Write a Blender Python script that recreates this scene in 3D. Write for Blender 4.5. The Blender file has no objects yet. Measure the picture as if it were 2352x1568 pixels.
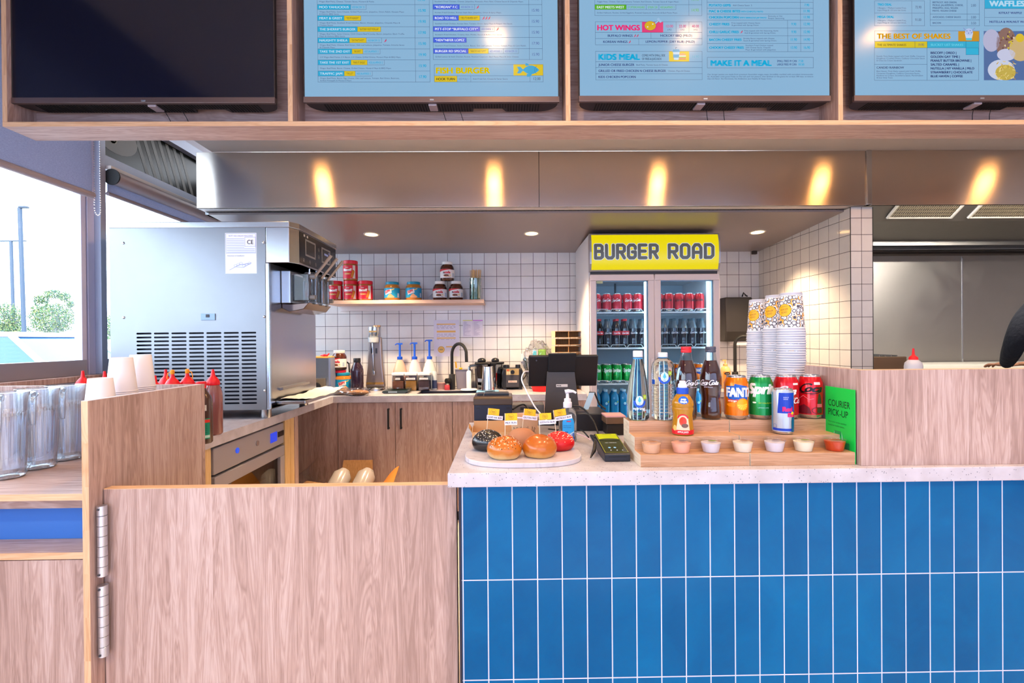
import bpy, bmesh, math, random
from math import sin, cos, pi, radians, sqrt, atan2
from mathutils import Vector, Matrix, Euler
SC = bpy.context.scene
COL = SC.collection
# ------------------------------------------------------------------ camera
H = 1.30
F = 1120.0
cd = bpy.data.cameras.new('camera'); cam = bpy.data.objects.new('camera', cd); COL.objects.link(cam)
cd.sensor_width = 36.0; cd.lens = F / 2352 * 36.0; cd.clip_start = 0.02; cd.clip_end = 400
CM = (Matrix.Rotation(-0.0143, 3, 'Z') @ Matrix.Rotation(pi / 2 - 0.0045, 3, 'X') @ Matrix.Rotation(-0.0084, 3, 'Z'))
cam.matrix_world = Matrix.Translation((0, 0, H)) @ CM.to_4x4()
SC.camera = cam
# ------------------------------------------------------------------ sky and exposure
w = bpy.data.worlds.new('world'); SC.world = w; w.use_nodes = True
bg = w.node_tree.nodes['Background']
bg.inputs[0].default_value = (0.84, 0.90, 1.0, 1); bg.inputs[1].default_value = 7.0
SC.view_settings.view_transform = 'Standard'; SC.view_settings.look = 'None'
SC.view_settings.exposure = 0.34; SC.view_settings.gamma = 1.0
SC.cycles.max_bounces = 8; SC.cycles.diffuse_bounces = 4; SC.cycles.glossy_bounces = 4
SC.cycles.transmission_bounces = 8; SC.cycles.transparent_max_bounces = 16
SC.cycles.caustics_reflective = False; SC.cycles.caustics_refractive = False
SC.cycles.use_adaptive_sampling = True; SC.cycles.adaptive_threshold = 0.02
SC.cycles.sample_clamp_indirect = 6.0

def area(name, loc, rot, sx, sy, power, col, portal=False, shape='RECTANGLE'):
    l = bpy.data.lights.new(name, 'AREA'); l.shape = shape; l.size = sx; l.size_y = sy
    l.energy = power; l.color = col
    if portal: l.cycles.is_portal = True
    o = bpy.data.objects.new(name, l); COL.objects.link(o); o.location = loc; o.rotation_euler = rot
    return o
# daylight openings: window portals (left glazing and the glazed shop front behind the camera)
area('window_portal', (-2.16, -0.4, 1.9), (0, -pi / 2, 0), 1.5, 5.6, 1, (1, 1, 1), True)
area('window_portal', (-2.16, 3.2, 1.75), (0, -pi / 2, 0), 1.1, 1.3, 1, (1, 1, 1), True)
area('window_portal', (1.5, -3.56, 1.5), (pi / 2, 0, 0), 6.8, 2.4, 1, (1, 1, 1), True)

# afternoon sun through the shop front behind the camera: it lands on the customer-side floor
sun = bpy.data.lights.new('sun', 'SUN'); sun.energy = 12; sun.angle = 0.02; sun.color = (1, 0.86, 0.72); so = bpy.data.objects.new('sun', sun); COL.objects.link(so); so.rotation_euler = Vector((0.22, -1.0, 0.72)).to_track_quat('Z', 'Y').to_euler()
# ------------------------------------------------------------------ pixel helpers: photo point -> real point on a known plane
def ray(x, y):
    return CM @ Vector(((x - 1176) / F, (784 - y) / F, -1))
def W(x, y, Y):
    d = ray(x, y); t = Y / d.y
    return Vector((d.x * t, Y, H + d.z * t))
def S(x, y, z):
    d = ray(x, y); t = (z - H) / d.z
    return Vector((d.x * t, d.y * t, z))
def WX(x, y, X):
    d = ray(x, y); t = X / d.x
    return Vector((X, d.y * t, H + d.z * t))
# ------------------------------------------------------------------ materials
MT = {}
def lin(c):
    if isinstance(c, str):
        c = [int(c[i:i + 2], 16) / 255 for i in (0, 2, 4)]
        c = [v / 12.92 if v <= 0.04045 else ((v + 0.055) / 1.055) ** 2.4 for v in c]
    return (*c[:3], 1)
def mat(key, col='808080', rough=0.5, metal=0.0, em=None, es=1.0, trans=0.0, ior=1.45, coat=0.0, alpha=1.0, spec=0.5):
    if key in MT: return MT[key]
    m = bpy.data.materials.new(key); m.use_nodes = True
    b = m.node_tree.nodes['Principled BSDF']
    b.inputs['Base Color'].default_value = lin(col); b.inputs['Roughness'].default_value = rough
    b.inputs['Metallic'].default_value = metal; b.inputs['Transmission Weight'].default_value = trans
    b.inputs['IOR'].default_value = ior; b.inputs['Coat Weight'].default_value = coat
    b.inputs['Alpha'].default_value = alpha; b.inputs['Specular IOR Level'].default_value = spec
    if em:
        b.inputs['Emission Color'].default_value = lin(em); b.inputs['Emission Strength'].default_value = es
    MT[key] = m
    return m
def nd(m, t, **k):
    n = m.node_tree.nodes.new(t)
    for a, v in k.items(): setattr(n, a, v)
    return n
def lk(m, a, b): m.node_tree.links.new(a, b)
def ramp(m, fac, stops):
    r = nd(m, 'ShaderNodeValToRGB'); e = r.color_ramp.elements
    e[0].position, e[0].color = stops[0][0], lin(stops[0][1])
    e[1].position, e[1].color = stops[-1][0], lin(stops[-1][1])
    for p, c in stops[1:-1]:
        q = e.new(p); q.color = lin(c)
    lk(m, fac, r.inputs[0]); return r.outputs[0]
def coords(m, scale=(1, 1, 1), loc=(0, 0, 0), kind='Object'):
    t = nd(m, 'ShaderNodeTexCoord'); mp = nd(m, 'ShaderNodeMapping')
    mp.inputs['Scale'].default_value = scale; mp.inputs['Location'].default_value = loc
    lk(m, t.outputs[kind], mp.inputs[0]); return mp.outputs[0]
def mth(m, op, a, b=None, clamp=False):
    n = nd(m, 'ShaderNodeMath', operation=op); n.use_clamp = clamp
    for i, v in enumerate((a, b)):
        if v is None: continue
        if isinstance(v, (int, float)): n.inputs[i].default_value = v
        else: lk(m, v, n.inputs[i])
    return n.outputs[0]
def noise(m, vec, scale, detail=3, rough=0.5, dist=0.0):
    n = nd(m, 'ShaderNodeTexNoise'); n.inputs['Scale'].default_value = scale; n.inputs['Detail'].default_value = detail
    n.inputs['Roughness'].default_value = rough; n.inputs['Distortion'].default_value = dist
    lk(m, vec, n.inputs['Vector']); return n.outputs['Fac']
def bump(m, h, strength, dist=0.001):
    n = nd(m, 'ShaderNodeBump'); n.inputs['Strength'].default_value = strength; n.inputs['Distance'].default_value = dist
    lk(m, h, n.inputs['Height']); lk(m, n.outputs[0], BS(m).inputs['Normal'])
def BS(m): return m.node_tree.nodes['Principled BSDF']
def mixc(m, fac, a, b, mode='MIX'):
    n = nd(m, 'ShaderNodeMix', data_type='RGBA', blend_type=mode)
    if isinstance(fac, (int, float)): n.inputs[0].default_value = fac
    else: lk(m, fac, n.inputs[0])
    for i, v in ((6, a), (7, b)):
        if isinstance(v, (str, tuple)): n.inputs[i].default_value = lin(v)
        else: lk(m, v, n.inputs[i])
    return n.outputs[2]
def wood(key, dark, mid, light, axis='Z', board='X', rough=0.5, bw=0.115, amp=1.0):
    """laminate with long grain along `axis`, boards of different tone side by side along `board`"""
    m = mat(key, mid, rough)
    sc = {'X': (0.9, 14, 14), 'Y': (14, 0.9, 14), 'Z': (14, 14, 0.9)}[axis]
    v = coords(m, sc)
    t = nd(m, 'ShaderNodeTexCoord'); sp = nd(m, 'ShaderNodeSeparateXYZ'); lk(m, t.outputs['Object'], sp.inputs[0])
    k = mth(m, 'FLOOR', mth(m, 'DIVIDE', sp.outputs[board], bw))
    wn = nd(m, 'ShaderNodeTexWhiteNoise', noise_dimensions='1D'); lk(m, k, wn.inputs['W'])
    off = nd(m, 'ShaderNodeVectorMath', operation='ADD'); lk(m, v, off.inputs[0])
    cx = nd(m, 'ShaderNodeCombineXYZ'); q = mth(m, 'MULTIPLY', wn.outputs['Value'], 23.0)
    for i in range(3): lk(m, q, cx.inputs[i])
    lk(m, cx.outputs[0], off.inputs[1])
    n1 = noise(m, off.outputs[0], 1.3, 3, 0.5, 2.2)
    fr = mth(m, 'ABSOLUTE', mth(m, 'SUBTRACT', mth(m, 'FRACT', mth(m, 'MULTIPLY', n1, 9.0)), 0.5))
    n2 = noise(m, off.outputs[0], 12.0, 3, 0.6, 0.1)
    n3 = noise(m, off.outputs[0], 38.0, 2, 0.5, 0.0)
    s = mth(m, 'ADD', mth(m, 'MULTIPLY', n1, 0.45), mth(m, 'MULTIPLY', n2, 0.20))
    s = mth(m, 'ADD', s, mth(m, 'ADD', mth(m, 'MULTIPLY', fr, 0.26), mth(m, 'MULTIPLY', n3, 0.12)))
    s = mth(m, 'ADD', s, 0.02)
    s = mth(m, 'ADD', s, mth(m, 'MULTIPLY', mth(m, 'SUBTRACT', wn.outputs['Value'], 0.5), 0.13 * amp))
    c = ramp(m, s, [(0.33, dark), (0.47, mid), (0.62, light)])
    lk(m, c, BS(m).inputs['Base Color'])
    bump(m, n2, 0.12)
    return m
def tilemat(key, ax, pu, pv, ou, ov, gw, tile_a, tile_b, grout, rough=0.12, wav=0.35, cloud=6):
    """stack-bonded glazed tiles with grout lines; ax = the two object axes of the wall"""
    m = mat(key, tile_a, rough)
    t = nd(m, 'ShaderNodeTexCoord'); sp = nd(m, 'ShaderNodeSeparateXYZ'); lk(m, t.outputs['Object'], sp.inputs[0])
    cells = []; ms = []
    for a, p, o in ((ax[0], pu, ou), (ax[1], pv, ov)):
        d = mth(m, 'DIVIDE', mth(m, 'SUBTRACT', sp.outputs[a], o), p)
        cells.append(mth(m, 'FLOOR', d)); fr = mth(m, 'FRACT', d)
        e = mth(m, 'MULTIPLY', mth(m, 'MINIMUM', fr, mth(m, 'SUBTRACT', 1.0, fr)), p)
        ms.append(e)
    edge = mth(m, 'MINIMUM', ms[0], ms[1])
    isg = mth(m, 'LESS_THAN', edge, gw / 2)
    cx = nd(m, 'ShaderNodeCombineXYZ'); lk(m, cells[0], cx.inputs[0]); lk(m, cells[1], cx.inputs[1])
    wn = nd(m, 'ShaderNodeTexWhiteNoise', noise_dimensions='3D'); lk(m, cx.outputs[0], wn.inputs['Vector'])
    off = nd(m, 'ShaderNodeVectorMath', operation='MULTIPLY_ADD'); lk(m, cx.outputs[0], off.inputs[0])
    off.inputs[1].default_value = (3.1, 7.7, 1.3); lk(m, t.outputs['Object'], off.inputs[2])
    cl = noise(m, off.outputs[0], cloud, 4, 0.6, 0.8)
    tone = mth(m, 'ADD', mth(m, 'MULTIPLY', cl, 0.7), mth(m, 'MULTIPLY', wn.outputs['Value'], 0.3))
    tc = ramp(m, tone, [(0.3, tile_a), (0.7, tile_b)])
    lk(m, mixc(m, isg, tc, grout), BS(m).inputs['Base Color'])
    lk(m, mth(m, 'ADD', mth(m, 'MULTIPLY', isg, 0.7), rough), BS(m).inputs['Roughness'])
    hgt = mth(m, 'ADD', mth(m, 'MULTIPLY', mth(m, 'MINIMUM', edge, 0.004), 120.0), mth(m, 'MULTIPLY', noise(m, off.outputs[0], 9, 2), wav))
    bump(m, hgt, 0.55, 0.002)
    return m
def steel(key, col='b9b6b2', rough=0.28, tan=None, an=0.0, smear=0.0, sc=(3, 3, 60), nz=0.05):
    m = mat(key, col, rough, 1.0)
    b = BS(m)
    if tan:
        b.inputs['Anisotropic'].default_value = an
        c = nd(m, 'ShaderNodeCombineXYZ')
        for i in range(3): c.inputs[i].default_value = tan[i]
        lk(m, c.outputs[0], b.inputs['Tangent'])
    v = coords(m, sc); n = noise(m, v, 6, 3)
    v2 = coords(m, (1, 1, 1)); n2 = noise(m, v2, 3.5, 4, 0.6, 1.5)
    r = mth(m, 'ADD', rough - 0.06, mth(m, 'ADD', mth(m, 'MULTIPLY', n, nz), mth(m, 'MULTIPLY', n2, smear)))
    lk(m, r, b.inputs['Roughness'])
    return m
def thin_glass(key, col='ffffff', refl=0.10, rough=0.0):
    if key in MT: return MT[key]
    m = bpy.data.materials.new(key); m.use_nodes = True; t = m.node_tree; t.nodes.clear()
    o = nd(m, 'ShaderNodeOutputMaterial'); mx = nd(m, 'ShaderNodeMixShader'); tr = nd(m, 'ShaderNodeBsdfTransparent')
    g = nd(m, 'ShaderNodeBsdfGlossy'); g.inputs['Roughness'].default_value = rough; tr.inputs[0].default_value = lin(col)
    lw = nd(m, 'ShaderNodeLayerWeight'); lw.inputs[0].default_value = 0.45
    f = mth(m, 'ADD', mth(m, 'MULTIPLY', lw.outputs['Facing'], refl * 3), refl * 0.5, True)
    lk(m, f, mx.inputs[0]); lk(m, tr.outputs[0], mx.inputs[1]); lk(m, g.outputs[0], mx.inputs[2]); lk(m, mx.outputs[0], o.inputs[0])
    MT[key] = m
    return m
# ------------------------------------------------------------------ mesh builder
class MB:
    def __init__(s): s.v = []; s.f = []; s.mi = []; s.mats = []; s.T = Matrix.Identity(4)
    def m(s, ma):
        if ma not in s.mats: s.mats.append(ma)
        return s.mats.index(ma)
    def add(s, vs, fs, ma=None):
        b = len(s.v); s.v += [s.T @ Vector(p) for p in vs]; s.f += [[b + i for i in f] for f in fs]
        k = s.m(ma) if ma else 0
        s.mi += [k] * len(fs); return s
    def box(s, x0, x1, y0, y1, z0, z1, ma=None):
        vs = [(x, y, z) for x in (x0, x1) for y in (y0, y1) for z in (z0, z1)]
        return s.add(vs, [(0, 1, 3, 2), (4, 6, 7, 5), (0, 4, 5, 1), (2, 3, 7, 6), (0, 2, 6, 4), (1, 5, 7, 3)], ma)
    def cbox(s, c, d, ma=None):
        return s.box(c[0] - d[0] / 2, c[0] + d[0] / 2, c[1] - d[1] / 2, c[1] + d[1] / 2, c[2] - d[2] / 2, c[2] + d[2] / 2, ma)
    def prism(s, pts, a0, a1, axis='Z', ma=None):
        """polygon extruded along axis; pts are the two remaining coords in xyz order"""
        n = len(pts); f = {'Z': lambda p, a: (p[0], p[1], a), 'Y': lambda p, a: (p[0], a, p[1]), 'X': lambda p, a: (a, p[0], p[1])}[axis]
        vs = [f(p, a0) for p in pts] + [f(p, a1) for p in pts]
        return s.add(vs, [list(range(n))[::-1], list(range(n, 2 * n))] + [(i, (i + 1) % n, n + (i + 1) % n, n + i) for i in range(n)], ma)
    def lathe(s, prof, seg=24, ma=None, sx=1, sy=1, cap=True, o=(0, 0, 0)):
        vs = []; fs = []
        for r, z in prof:
            for k in range(seg):
                a = 2 * pi * k / seg; vs.append((o[0] + r * cos(a) * sx, o[1] + r * sin(a) * sy, o[2] + z))
        for i in range(len(prof) - 1):
            for k in range(seg):
                a, b = i * seg + k, i * seg + (k + 1) % seg
                fs.append((a, b, b + seg, a + seg))
        if cap:
            if prof[0][0] > 1e-5: fs.append(list(range(seg))[::-1])
            if prof[-1][0] > 1e-5: fs.append([(len(prof) - 1) * seg + k for k in range(seg)])
        return s.add(vs, fs, ma)
    def tube(s, pts, r, seg=8, ma=None, cap=True):
        pts = [Vector(p) for p in pts]; rs = r if isinstance(r, (list, tuple)) else [r] * len(pts)
        vs = []; fs = []; up = None
        for i, p in enumerate(pts):
            d = (pts[min(i + 1, len(pts) - 1)] - pts[max(i - 1, 0)]).normalized()
            if up is None:
                up = Vector((0, 0, 1)) if abs(d.z) < 0.9 else Vector((1, 0, 0))
            a = d.cross(up)
            if a.length < 1e-4: a = d.orthogonal()
            a.normalize(); b = a.cross(d).normalized(); up = b
            for k in range(seg):
                t = 2 * pi * k / seg; vs.append(p + a * (rs[i] * cos(t)) + b * (rs[i] * sin(t)))
        for i in range(len(pts) - 1):
            for k in range(seg):
                x, y = i * seg + k, i * seg + (k + 1) % seg
                fs.append((x, y, y + seg, x + seg))
        if cap: fs += [list(range(seg))[::-1], [(len(pts) - 1) * seg + k for k in range(seg)]]
        return s.add(vs, fs, ma)
    def cyl(s, p, q, r, seg=16, ma=None): return s.tube([p, q], r, seg, ma)
    def grid(s, fn, nu, nv, ma=None):
        vs = [fn(i / nu, j / nv) for j in range(nv + 1) for i in range(nu + 1)]
        return s.add(vs, [(j * (nu + 1) + i, j * (nu + 1) + i + 1, (j + 1) * (nu + 1) + i + 1, (j + 1) * (nu + 1) + i) for j in range(nv) for i in range(nu)], ma)
    def ell(s, c, r, seg=20, rings=12, ma=None, fn=None):
        prof = []
        vs = []; fs = []
        for j in range(rings + 1):
            t = pi * j / rings
            for k in range(seg):
                a = 2 * pi * k / seg; p = Vector((sin(t) * cos(a), sin(t) * sin(a), -cos(t)))
                if fn: p = fn(p)
                vs.append((c[0] + p.x * r[0], c[1] + p.y * r[1], c[2] + p.z * r[2]))
        for j in range(rings):
            for k in range(seg):
                a, b = j * seg + k, j * seg + (k + 1) % seg
                fs.append((a, b, b + seg, a + seg))
        return s.add(vs, fs, ma)
    def build(s, name, ma=None, parent=None, smooth=None, bevel=0, seg=2, sub=0, solid=0, loc=None, rotz=0, **tagkw):
        me = bpy.data.meshes.new(name); me.from_pydata([tuple(p) for p in s.v], [], s.f)
        for x in (s.mats or [ma]): me.materials.append(x)
        if s.mats:
            me.polygons.foreach_set('material_index', s.mi)
        bm = bmesh.new(); bm.from_mesh(me); bmesh.ops.remove_doubles(bm, verts=bm.verts, dist=1e-6)
        bmesh.ops.recalc_face_normals(bm, faces=bm.faces); bm.to_mesh(me); bm.free()
        if smooth is not None or sub:
            me.polygons.foreach_set('use_smooth', [True] * len(me.polygons))
            if smooth: me.set_sharp_from_angle(angle=radians(smooth))
        o = bpy.data.objects.new(name, me); COL.objects.link(o)
        if parent is not None: o.parent = parent
        if loc is not None: o.location = loc
        if rotz: o.rotation_euler.z = rotz
        if solid:
            q = o.modifiers.new('solid', 'SOLIDIFY'); q.thickness = solid; q.offset = 0
        if sub:
            q = o.modifiers.new('sub', 'SUBSURF'); q.levels = sub; q.render_levels = sub
        if bevel:
            q = o.modifiers.new('bevel', 'BEVEL'); q.width = bevel; q.segments = seg; q.limit_method = 'ANGLE'; q.angle_limit = radians(40)
        me.update()
        if tagkw: tag(o, **tagkw)
        return o
def tag(o, label=None, cat=None, group=None, kind=None):
    if label: o['label'] = label
    if cat: o['category'] = cat
    if group: o['group'] = group
    if kind: o['kind'] = kind
    return o
def thing(name, label, cat, loc=(0, 0, 0), rotz=0, group=None):
    o = bpy.data.objects.new(name, None); COL.objects.link(o); o.empty_display_size = 0.05
    o.location = loc; o.rotation_euler = (0, 0, rotz)
    return tag(o, label, cat, group)
def dup(root, loc=None, label=None, rotz=None, group=None, parent=None):
    c = root.copy(); COL.objects.link(c); c.parent = parent if parent else root.parent
    for ch in list(root.children): dup(ch, parent=c)
    if loc is not None: c.location = loc
    if rotz is not None: c.rotation_euler.z = rotz
    if label: c['label'] = label
    if group: c['group'] = group
    return c
def plabel(o, s): o['label'] = s; return o
# ------------------------------------------------------------------ lettering and flat artwork
TC = {}
def tmesh(s, bold=0.0, shear=0.0):
    k = (s, bold, shear)
    if k in TC: return TC[k]
    c = bpy.data.curves.new('txt', 'FONT'); c.body = s; c.offset = bold; c.resolution_u = 4; c.size = 1
    o = bpy.data.objects.new('txt', c); me = bpy.data.meshes.new_from_object(o)
    vs = [(v.co.x, v.co.y) for v in me.vertices]; fs = [list(p.vertices) for p in me.polygons]
    bpy.data.objects.remove(o); bpy.data.meshes.remove(me); bpy.data.curves.remove(c)
    xs = [v[0] for v in vs] or [0, 1]
    TC[k] = (vs, fs, min(xs), max(xs)); return TC[k]
CAPH = 0.729
def script(a, x, y, h, col, w, l=1):
    """flowing cola-style lettering: large slanted capitals, joined lower case and a swash"""
    a.text('C', x, y - h * 0.12, h * 1.30, col, w=w * 0.34, shear=0.55, bold=0.015, l=l)
    a.text('oca', x + w * 0.25, y, h * 0.92, col, w=w * 0.60, shear=0.45, bold=0.04, l=l)
    a.line([(x + w * 0.10, y - h * 0.16), (x + w * 0.34, y - h * 0.26), (x + w * 0.62, y - h * 0.20), (x + w * 0.80, y - h * 0.08)], h * 0.09, col, l)
def script2(a, x, y, h, col, w, l=1):
    script(a, x, y, h, col, w * 0.50, l)
    a.text('C', x + w * 0.46, y - h * 0.12, h * 1.30, col, w=w * 0.17, shear=0.55, bold=0.015, l=l); a.text('ola', x + w * 0.60, y, h * 0.92, col, w=w * 0.32, shear=0.45, bold=0.04, l=l)
    a.line([(x + w * 0.40, y + h * 0.36), (x + w * 0.48, y + h * 0.42)], h * 0.12, col, l)
class Art:
    """2D artwork; v grows upward unless down=True; each piece lies one layer above the last surface"""
    def __init__(s, down=False): s.it = []; s.sy = -1 if down else 1
    def poly(s, pts, col, l=0): s.it.append(([tuple(p) for p in pts], [list(range(len(pts)))], col, l)); return s
    def rect(s, x0, y0, x1, y1, col, l=0): return s.poly([(x0, y0), (x1, y0), (x1, y1), (x0, y1)], col, l)
    def frame(s, x0, y0, x1, y1, t, col, l=1):
        h = t / 2
        s.rect(x0 - h, y0 - h, x1 + h, y0 + h, col, l); s.rect(x0 - h, y1 - h, x1 + h, y1 + h, col, l)
        s.rect(x0 - h, y0, x0 + h, y1, col, l); s.rect(x1 - h, y0, x1 + h, y1, col, l); return s
    def ell(s, cx, cy, rx, ry, col, l=0, n=24, a0=0, a1=2 * pi):
        return s.poly([(cx + rx * cos(a0 + (a1 - a0) * k / n), cy + ry * sin(a0 + (a1 - a0) * k / n)) for k in range(n if a1 - a0 > 6.2 else n + 1)], col, l)
    def ring(s, cx, cy, rx, ry, t, col, l=1, n=28, a0=0, a1=2 * pi):
        vs = []; fs = []
        for k in range(n + 1):
            a = a0 + (a1 - a0) * k / n
            vs += [(cx + rx * cos(a), cy + ry * sin(a)), (cx + (rx - t) * cos(a), cy + (ry - t) * sin(a))]
        for k in range(n): fs.append([2 * k, 2 * k + 2, 2 * k + 3, 2 * k + 1])
        s.it.append((vs, fs, col, l)); return s
    def line(s, pts, t, col, l=1):
        for (a, b), (c, d) in zip(pts, pts[1:]):
            L = math.hypot(c - a, d - b) or 1; nx, ny = -(d - b) / L * t / 2, (c - a) / L * t / 2
            s.poly([(a + nx, b + ny), (c + nx, d + ny), (c - nx, d - ny), (a - nx, b - ny)], col, l)
        return s
    def text(s, t, x, y, h, col, w=None, l=2, bold=0.0, shear=0.0, al='L', rot=0, wmax=None):
        vs, fs, x0, x1 = tmesh(t)
        k = h / CAPH; kx = k if w is None else w / max(1e-6, x1 - x0)
        if wmax: kx = min(kx, wmax / max(1e-6, x1 - x0))
        W_ = (x1 - x0) * kx; ox = {'L': 0, 'C': -W_ / 2, 'R': -W_}[al]
        ca, sa = cos(rot), sin(rot)
        cop = [(0, 0)] if not bold else ([(-bold, 0), (bold, 0)] if bold < 0.035 else [(-bold, -bold * 0.6), (bold, -bold * 0.6), (-bold, bold * 0.6), (bold, bold * 0.6)])
        for da, db in cop:
            out = []
            for a, b in vs:
                u = (a + da - x0 + shear * b) * kx + ox; v = (b + db) * k * s.sy
                out.append((x + u * ca - v * sa, y + u * sa + v * ca))
            s.it.append((out, fs, col, l))
        return s
    def build(s, name, mp, parent=None, cut=None, matf=None, **kw):
        bm = bmesh.new(); mats = []
        for vs, fs, col, l in s.it:
            if col not in mats: mats.append(col)
            b2 = bmesh.new(); vv = [b2.verts.new((p[0], p[1], 0)) for p in vs]
            for f in fs:
                try: b2.faces.new([vv[i] for i in f])
                except ValueError: pass
            if cut:
                xs = [p[0] for p in vs]; x = math.floor(min(xs) / cut) * cut + cut
                while x < max(xs):
                    bmesh.ops.bisect_plane(b2, geom=b2.verts[:] + b2.edges[:] + b2.faces[:], plane_co=(x, 0, 0), plane_no=(1, 0, 0)); x += cut
                ys = [p[1] for p in vs]; cy = cut * 1.5; y = math.floor(min(ys) / cy) * cy + cy
                while y < max(ys):
                    bmesh.ops.bisect_plane(b2, geom=b2.verts[:] + b2.edges[:] + b2.faces[:], plane_co=(0, y, 0), plane_no=(0, 1, 0)); y += cy
            b2.verts.index_update()
            nv = [bm.verts.new(mp(v.co.x, v.co.y, l)) for v in b2.verts]
            for f in b2.faces:
                try:
                    g = bm.faces.new([nv[v.index] for v in f.verts]); g.material_index = mats.index(col)
                except ValueError: pass
            b2.free()
        me = bpy.data.meshes.new(name); bm.to_mesh(me); bm.free()
        for c in mats: me.materials.append((matf or ink)(c))
        o = bpy.data.objects.new(name, me); COL.objects.link(o)
        if parent is not None: o.parent = parent
        if kw: tag(o, **kw)
        return o
def ink(c): return mat('ink_' + c, c, 0.45)
def gloss_ink(c): return mat('gink_' + c, c, 0.22)
def lit_ink(c): return mat('lit_' + c, '000000', 0.25, em=c, es=0.70)
def on_y(x, y, z, k=1.0, e=0.0006):       # flat, facing -Y; u,v metres from the point
    return lambda u, v, l: (x + u * k, y - 0.0004 - l * e, z + v * k)
def on_cyl(r, z0=0.0, cx=0, cy=0, k=1.0, e=0.00025, turn=0.0, off=0.0004):
    rf = r if callable(r) else (lambda z: r)
    r0 = rf(z0)
    def f(u, v, l):
        z = v * k; q = rf(z) + off + l * e; a = u * k / r0 + turn
        return (cx + q * sin(a), cy - q * cos(a), z)
    return f
def prof_r(prof):
    def f(z):
        for (r0, z0), (r1, z1) in zip(prof, prof[1:]):
            if z1 > z0 and z0 <= z <= z1: return r0 + (r1 - r0) * (z - z0) / (z1 - z0)
        return prof[len(prof) // 2][0]
    return f
def struct(name, mb, ma=None, **k):
    o = mb.build(name, ma, **k); o['kind'] = 'structure'; return o
# ------------------------------------------------------------------ shared materials
LAM = ('9c7f76', 'b5988f', 'cab2ac')
wz = wood('laminate_upright', *LAM, axis='Z', board='X')
wzy = wood('laminate_upright_side', *LAM, axis='Z', board='Y')
wx = wood('laminate_lengthways', *LAM, axis='X', board='Z', bw=0.3)
wxy = wood('laminate_shelf', *LAM, axis='X', board='Y', bw=0.2)
edge = wood('laminate_edge', 'c79a72', 'd9b08a', 'e2bd98', axis='X', board='Z', amp=0.3)
edgez = wood('laminate_edge_upright', 'c79a72', 'd9b08a', 'e2bd98', axis='Z', board='Z', amp=0.3)
pine = wood('raw_pine', 'c9a06a', 'dcb882', 'e6c898', axis='Z', board='Y', amp=0.4)
white_tile = tilemat('white_wall_tile', 'XZ', 0.1, 0.1, W(831.7, 700, 4.0).x, 0.017, 0.0032, 'd8d5d6', 'e4e1e2', '453d42', 0.10)
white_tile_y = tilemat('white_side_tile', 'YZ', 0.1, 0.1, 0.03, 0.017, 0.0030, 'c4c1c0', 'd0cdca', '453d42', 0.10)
col_tile = tilemat('white_column_tile', 'XZ', 0.0675, 0.1, 2.10, 0.017, 0.0030, 'cbc8c6', 'd8d5d2', '453d42', 0.3)
blue_tile = tilemat('blue_finger_tile', 'XZ', 0.067, 0.270, -0.0515, 0.652, 0.0030, '00528a', '00649e', 'c4cce0', 0.16, 0.5, 5)
BS(blue_tile).inputs['Specular IOR Level'].default_value = 0.16
steel_h = steel('brushed_steel_fascia', 'd2c6bc', 0.24, (0, 0, 1), 0.93, 0.05, (0.5, 1, 40), 0.02)
steel_p = steel('steel_wall_panel', 'b4afa8', 0.30, (0, 0, 1), 0.5, 0.30, (40, 1, 1))
steel_m = steel('stainless', 'c3c6ca', 0.24, (0, 0, 1), 0.4, 0.06)
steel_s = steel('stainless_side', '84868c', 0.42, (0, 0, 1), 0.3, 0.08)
chrome = mat('chrome', 'd5d6d8', 0.07, 1.0)
blk = mat('black_plastic', '15151a', 0.35)
blk_m = mat('matt_black', '141418', 0.6)
dkgrey = mat('charcoal_plastic', '33323a', 0.5)
wht = mat('white_plastic', 'e6e4ea', 0.35)
paper = mat('paper', 'ecebef', 0.8)
plaster = mat('plaster', 'cfc6c2', 0.85)
ceil_m = mat('ceiling_paint', 'e6dfd8', 0.9)
alu = mat('powder_coated_frame', 'a8b0c4', 0.45, 0.1)
alu_l = mat('white_window_frame', 'd2d4ec', 0.45)
pane = thin_glass('window_glass', 'f4fbff', 0.06)
quartz = mat('quartz_worktop', 'dcd8dc', 0.18)
v_ = coords(quartz, (1, 1, 1)); vo = nd(quartz, 'ShaderNodeTexVoronoi'); vo.inputs['Scale'].default_value = 170; lk(quartz, v_, vo.inputs['Vector'])
sel = mth(quartz, 'LESS_THAN', vo.outputs['Distance'], 0.22)
sp_ = nd(quartz, 'ShaderNodeSeparateColor'); lk(quartz, vo.outputs['Color'], sp_.inputs[0])
sel = mth(quartz, 'MULTIPLY', sel, mth(quartz, 'LESS_THAN', sp_.outputs[0], 0.30))
base_ = ramp(quartz, noise(quartz, v_, 14, 4), [(0.35, 'b8b2ba'), (0.65, 'cac6d0')])
lk(quartz, mixc(quartz, mth(quartz, 'MULTIPLY', sel, 0.75), base_, '4c5668'), BS(quartz).inputs['Base Color'])
marble = mat('marble', 'e8e4e6', 0.2)
lk(marble, ramp(marble, noise(marble, coords(marble, (3, 5, 1)), 6, 6, 0.6, 1.5), [(0.30, 'b4acb6'), (0.45, 'cac4cc'), (0.8, 'd2ccd4')]), BS(marble).inputs['Base Color'])
bamboo = wood('bamboo', 'a87c5a', 'bd906e', 'cba182', axis='X', board='Z', bw=0.018, rough=0.35, amp=0.5)
bamboo_e = wood('bamboo_end', 'c9b096', 'dccab2', 'e6d8c4', axis='Y', board='Z', bw=0.009, rough=0.45, amp=0.8)
card = mat('cardboard', 'b5875a', 0.85)
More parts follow.
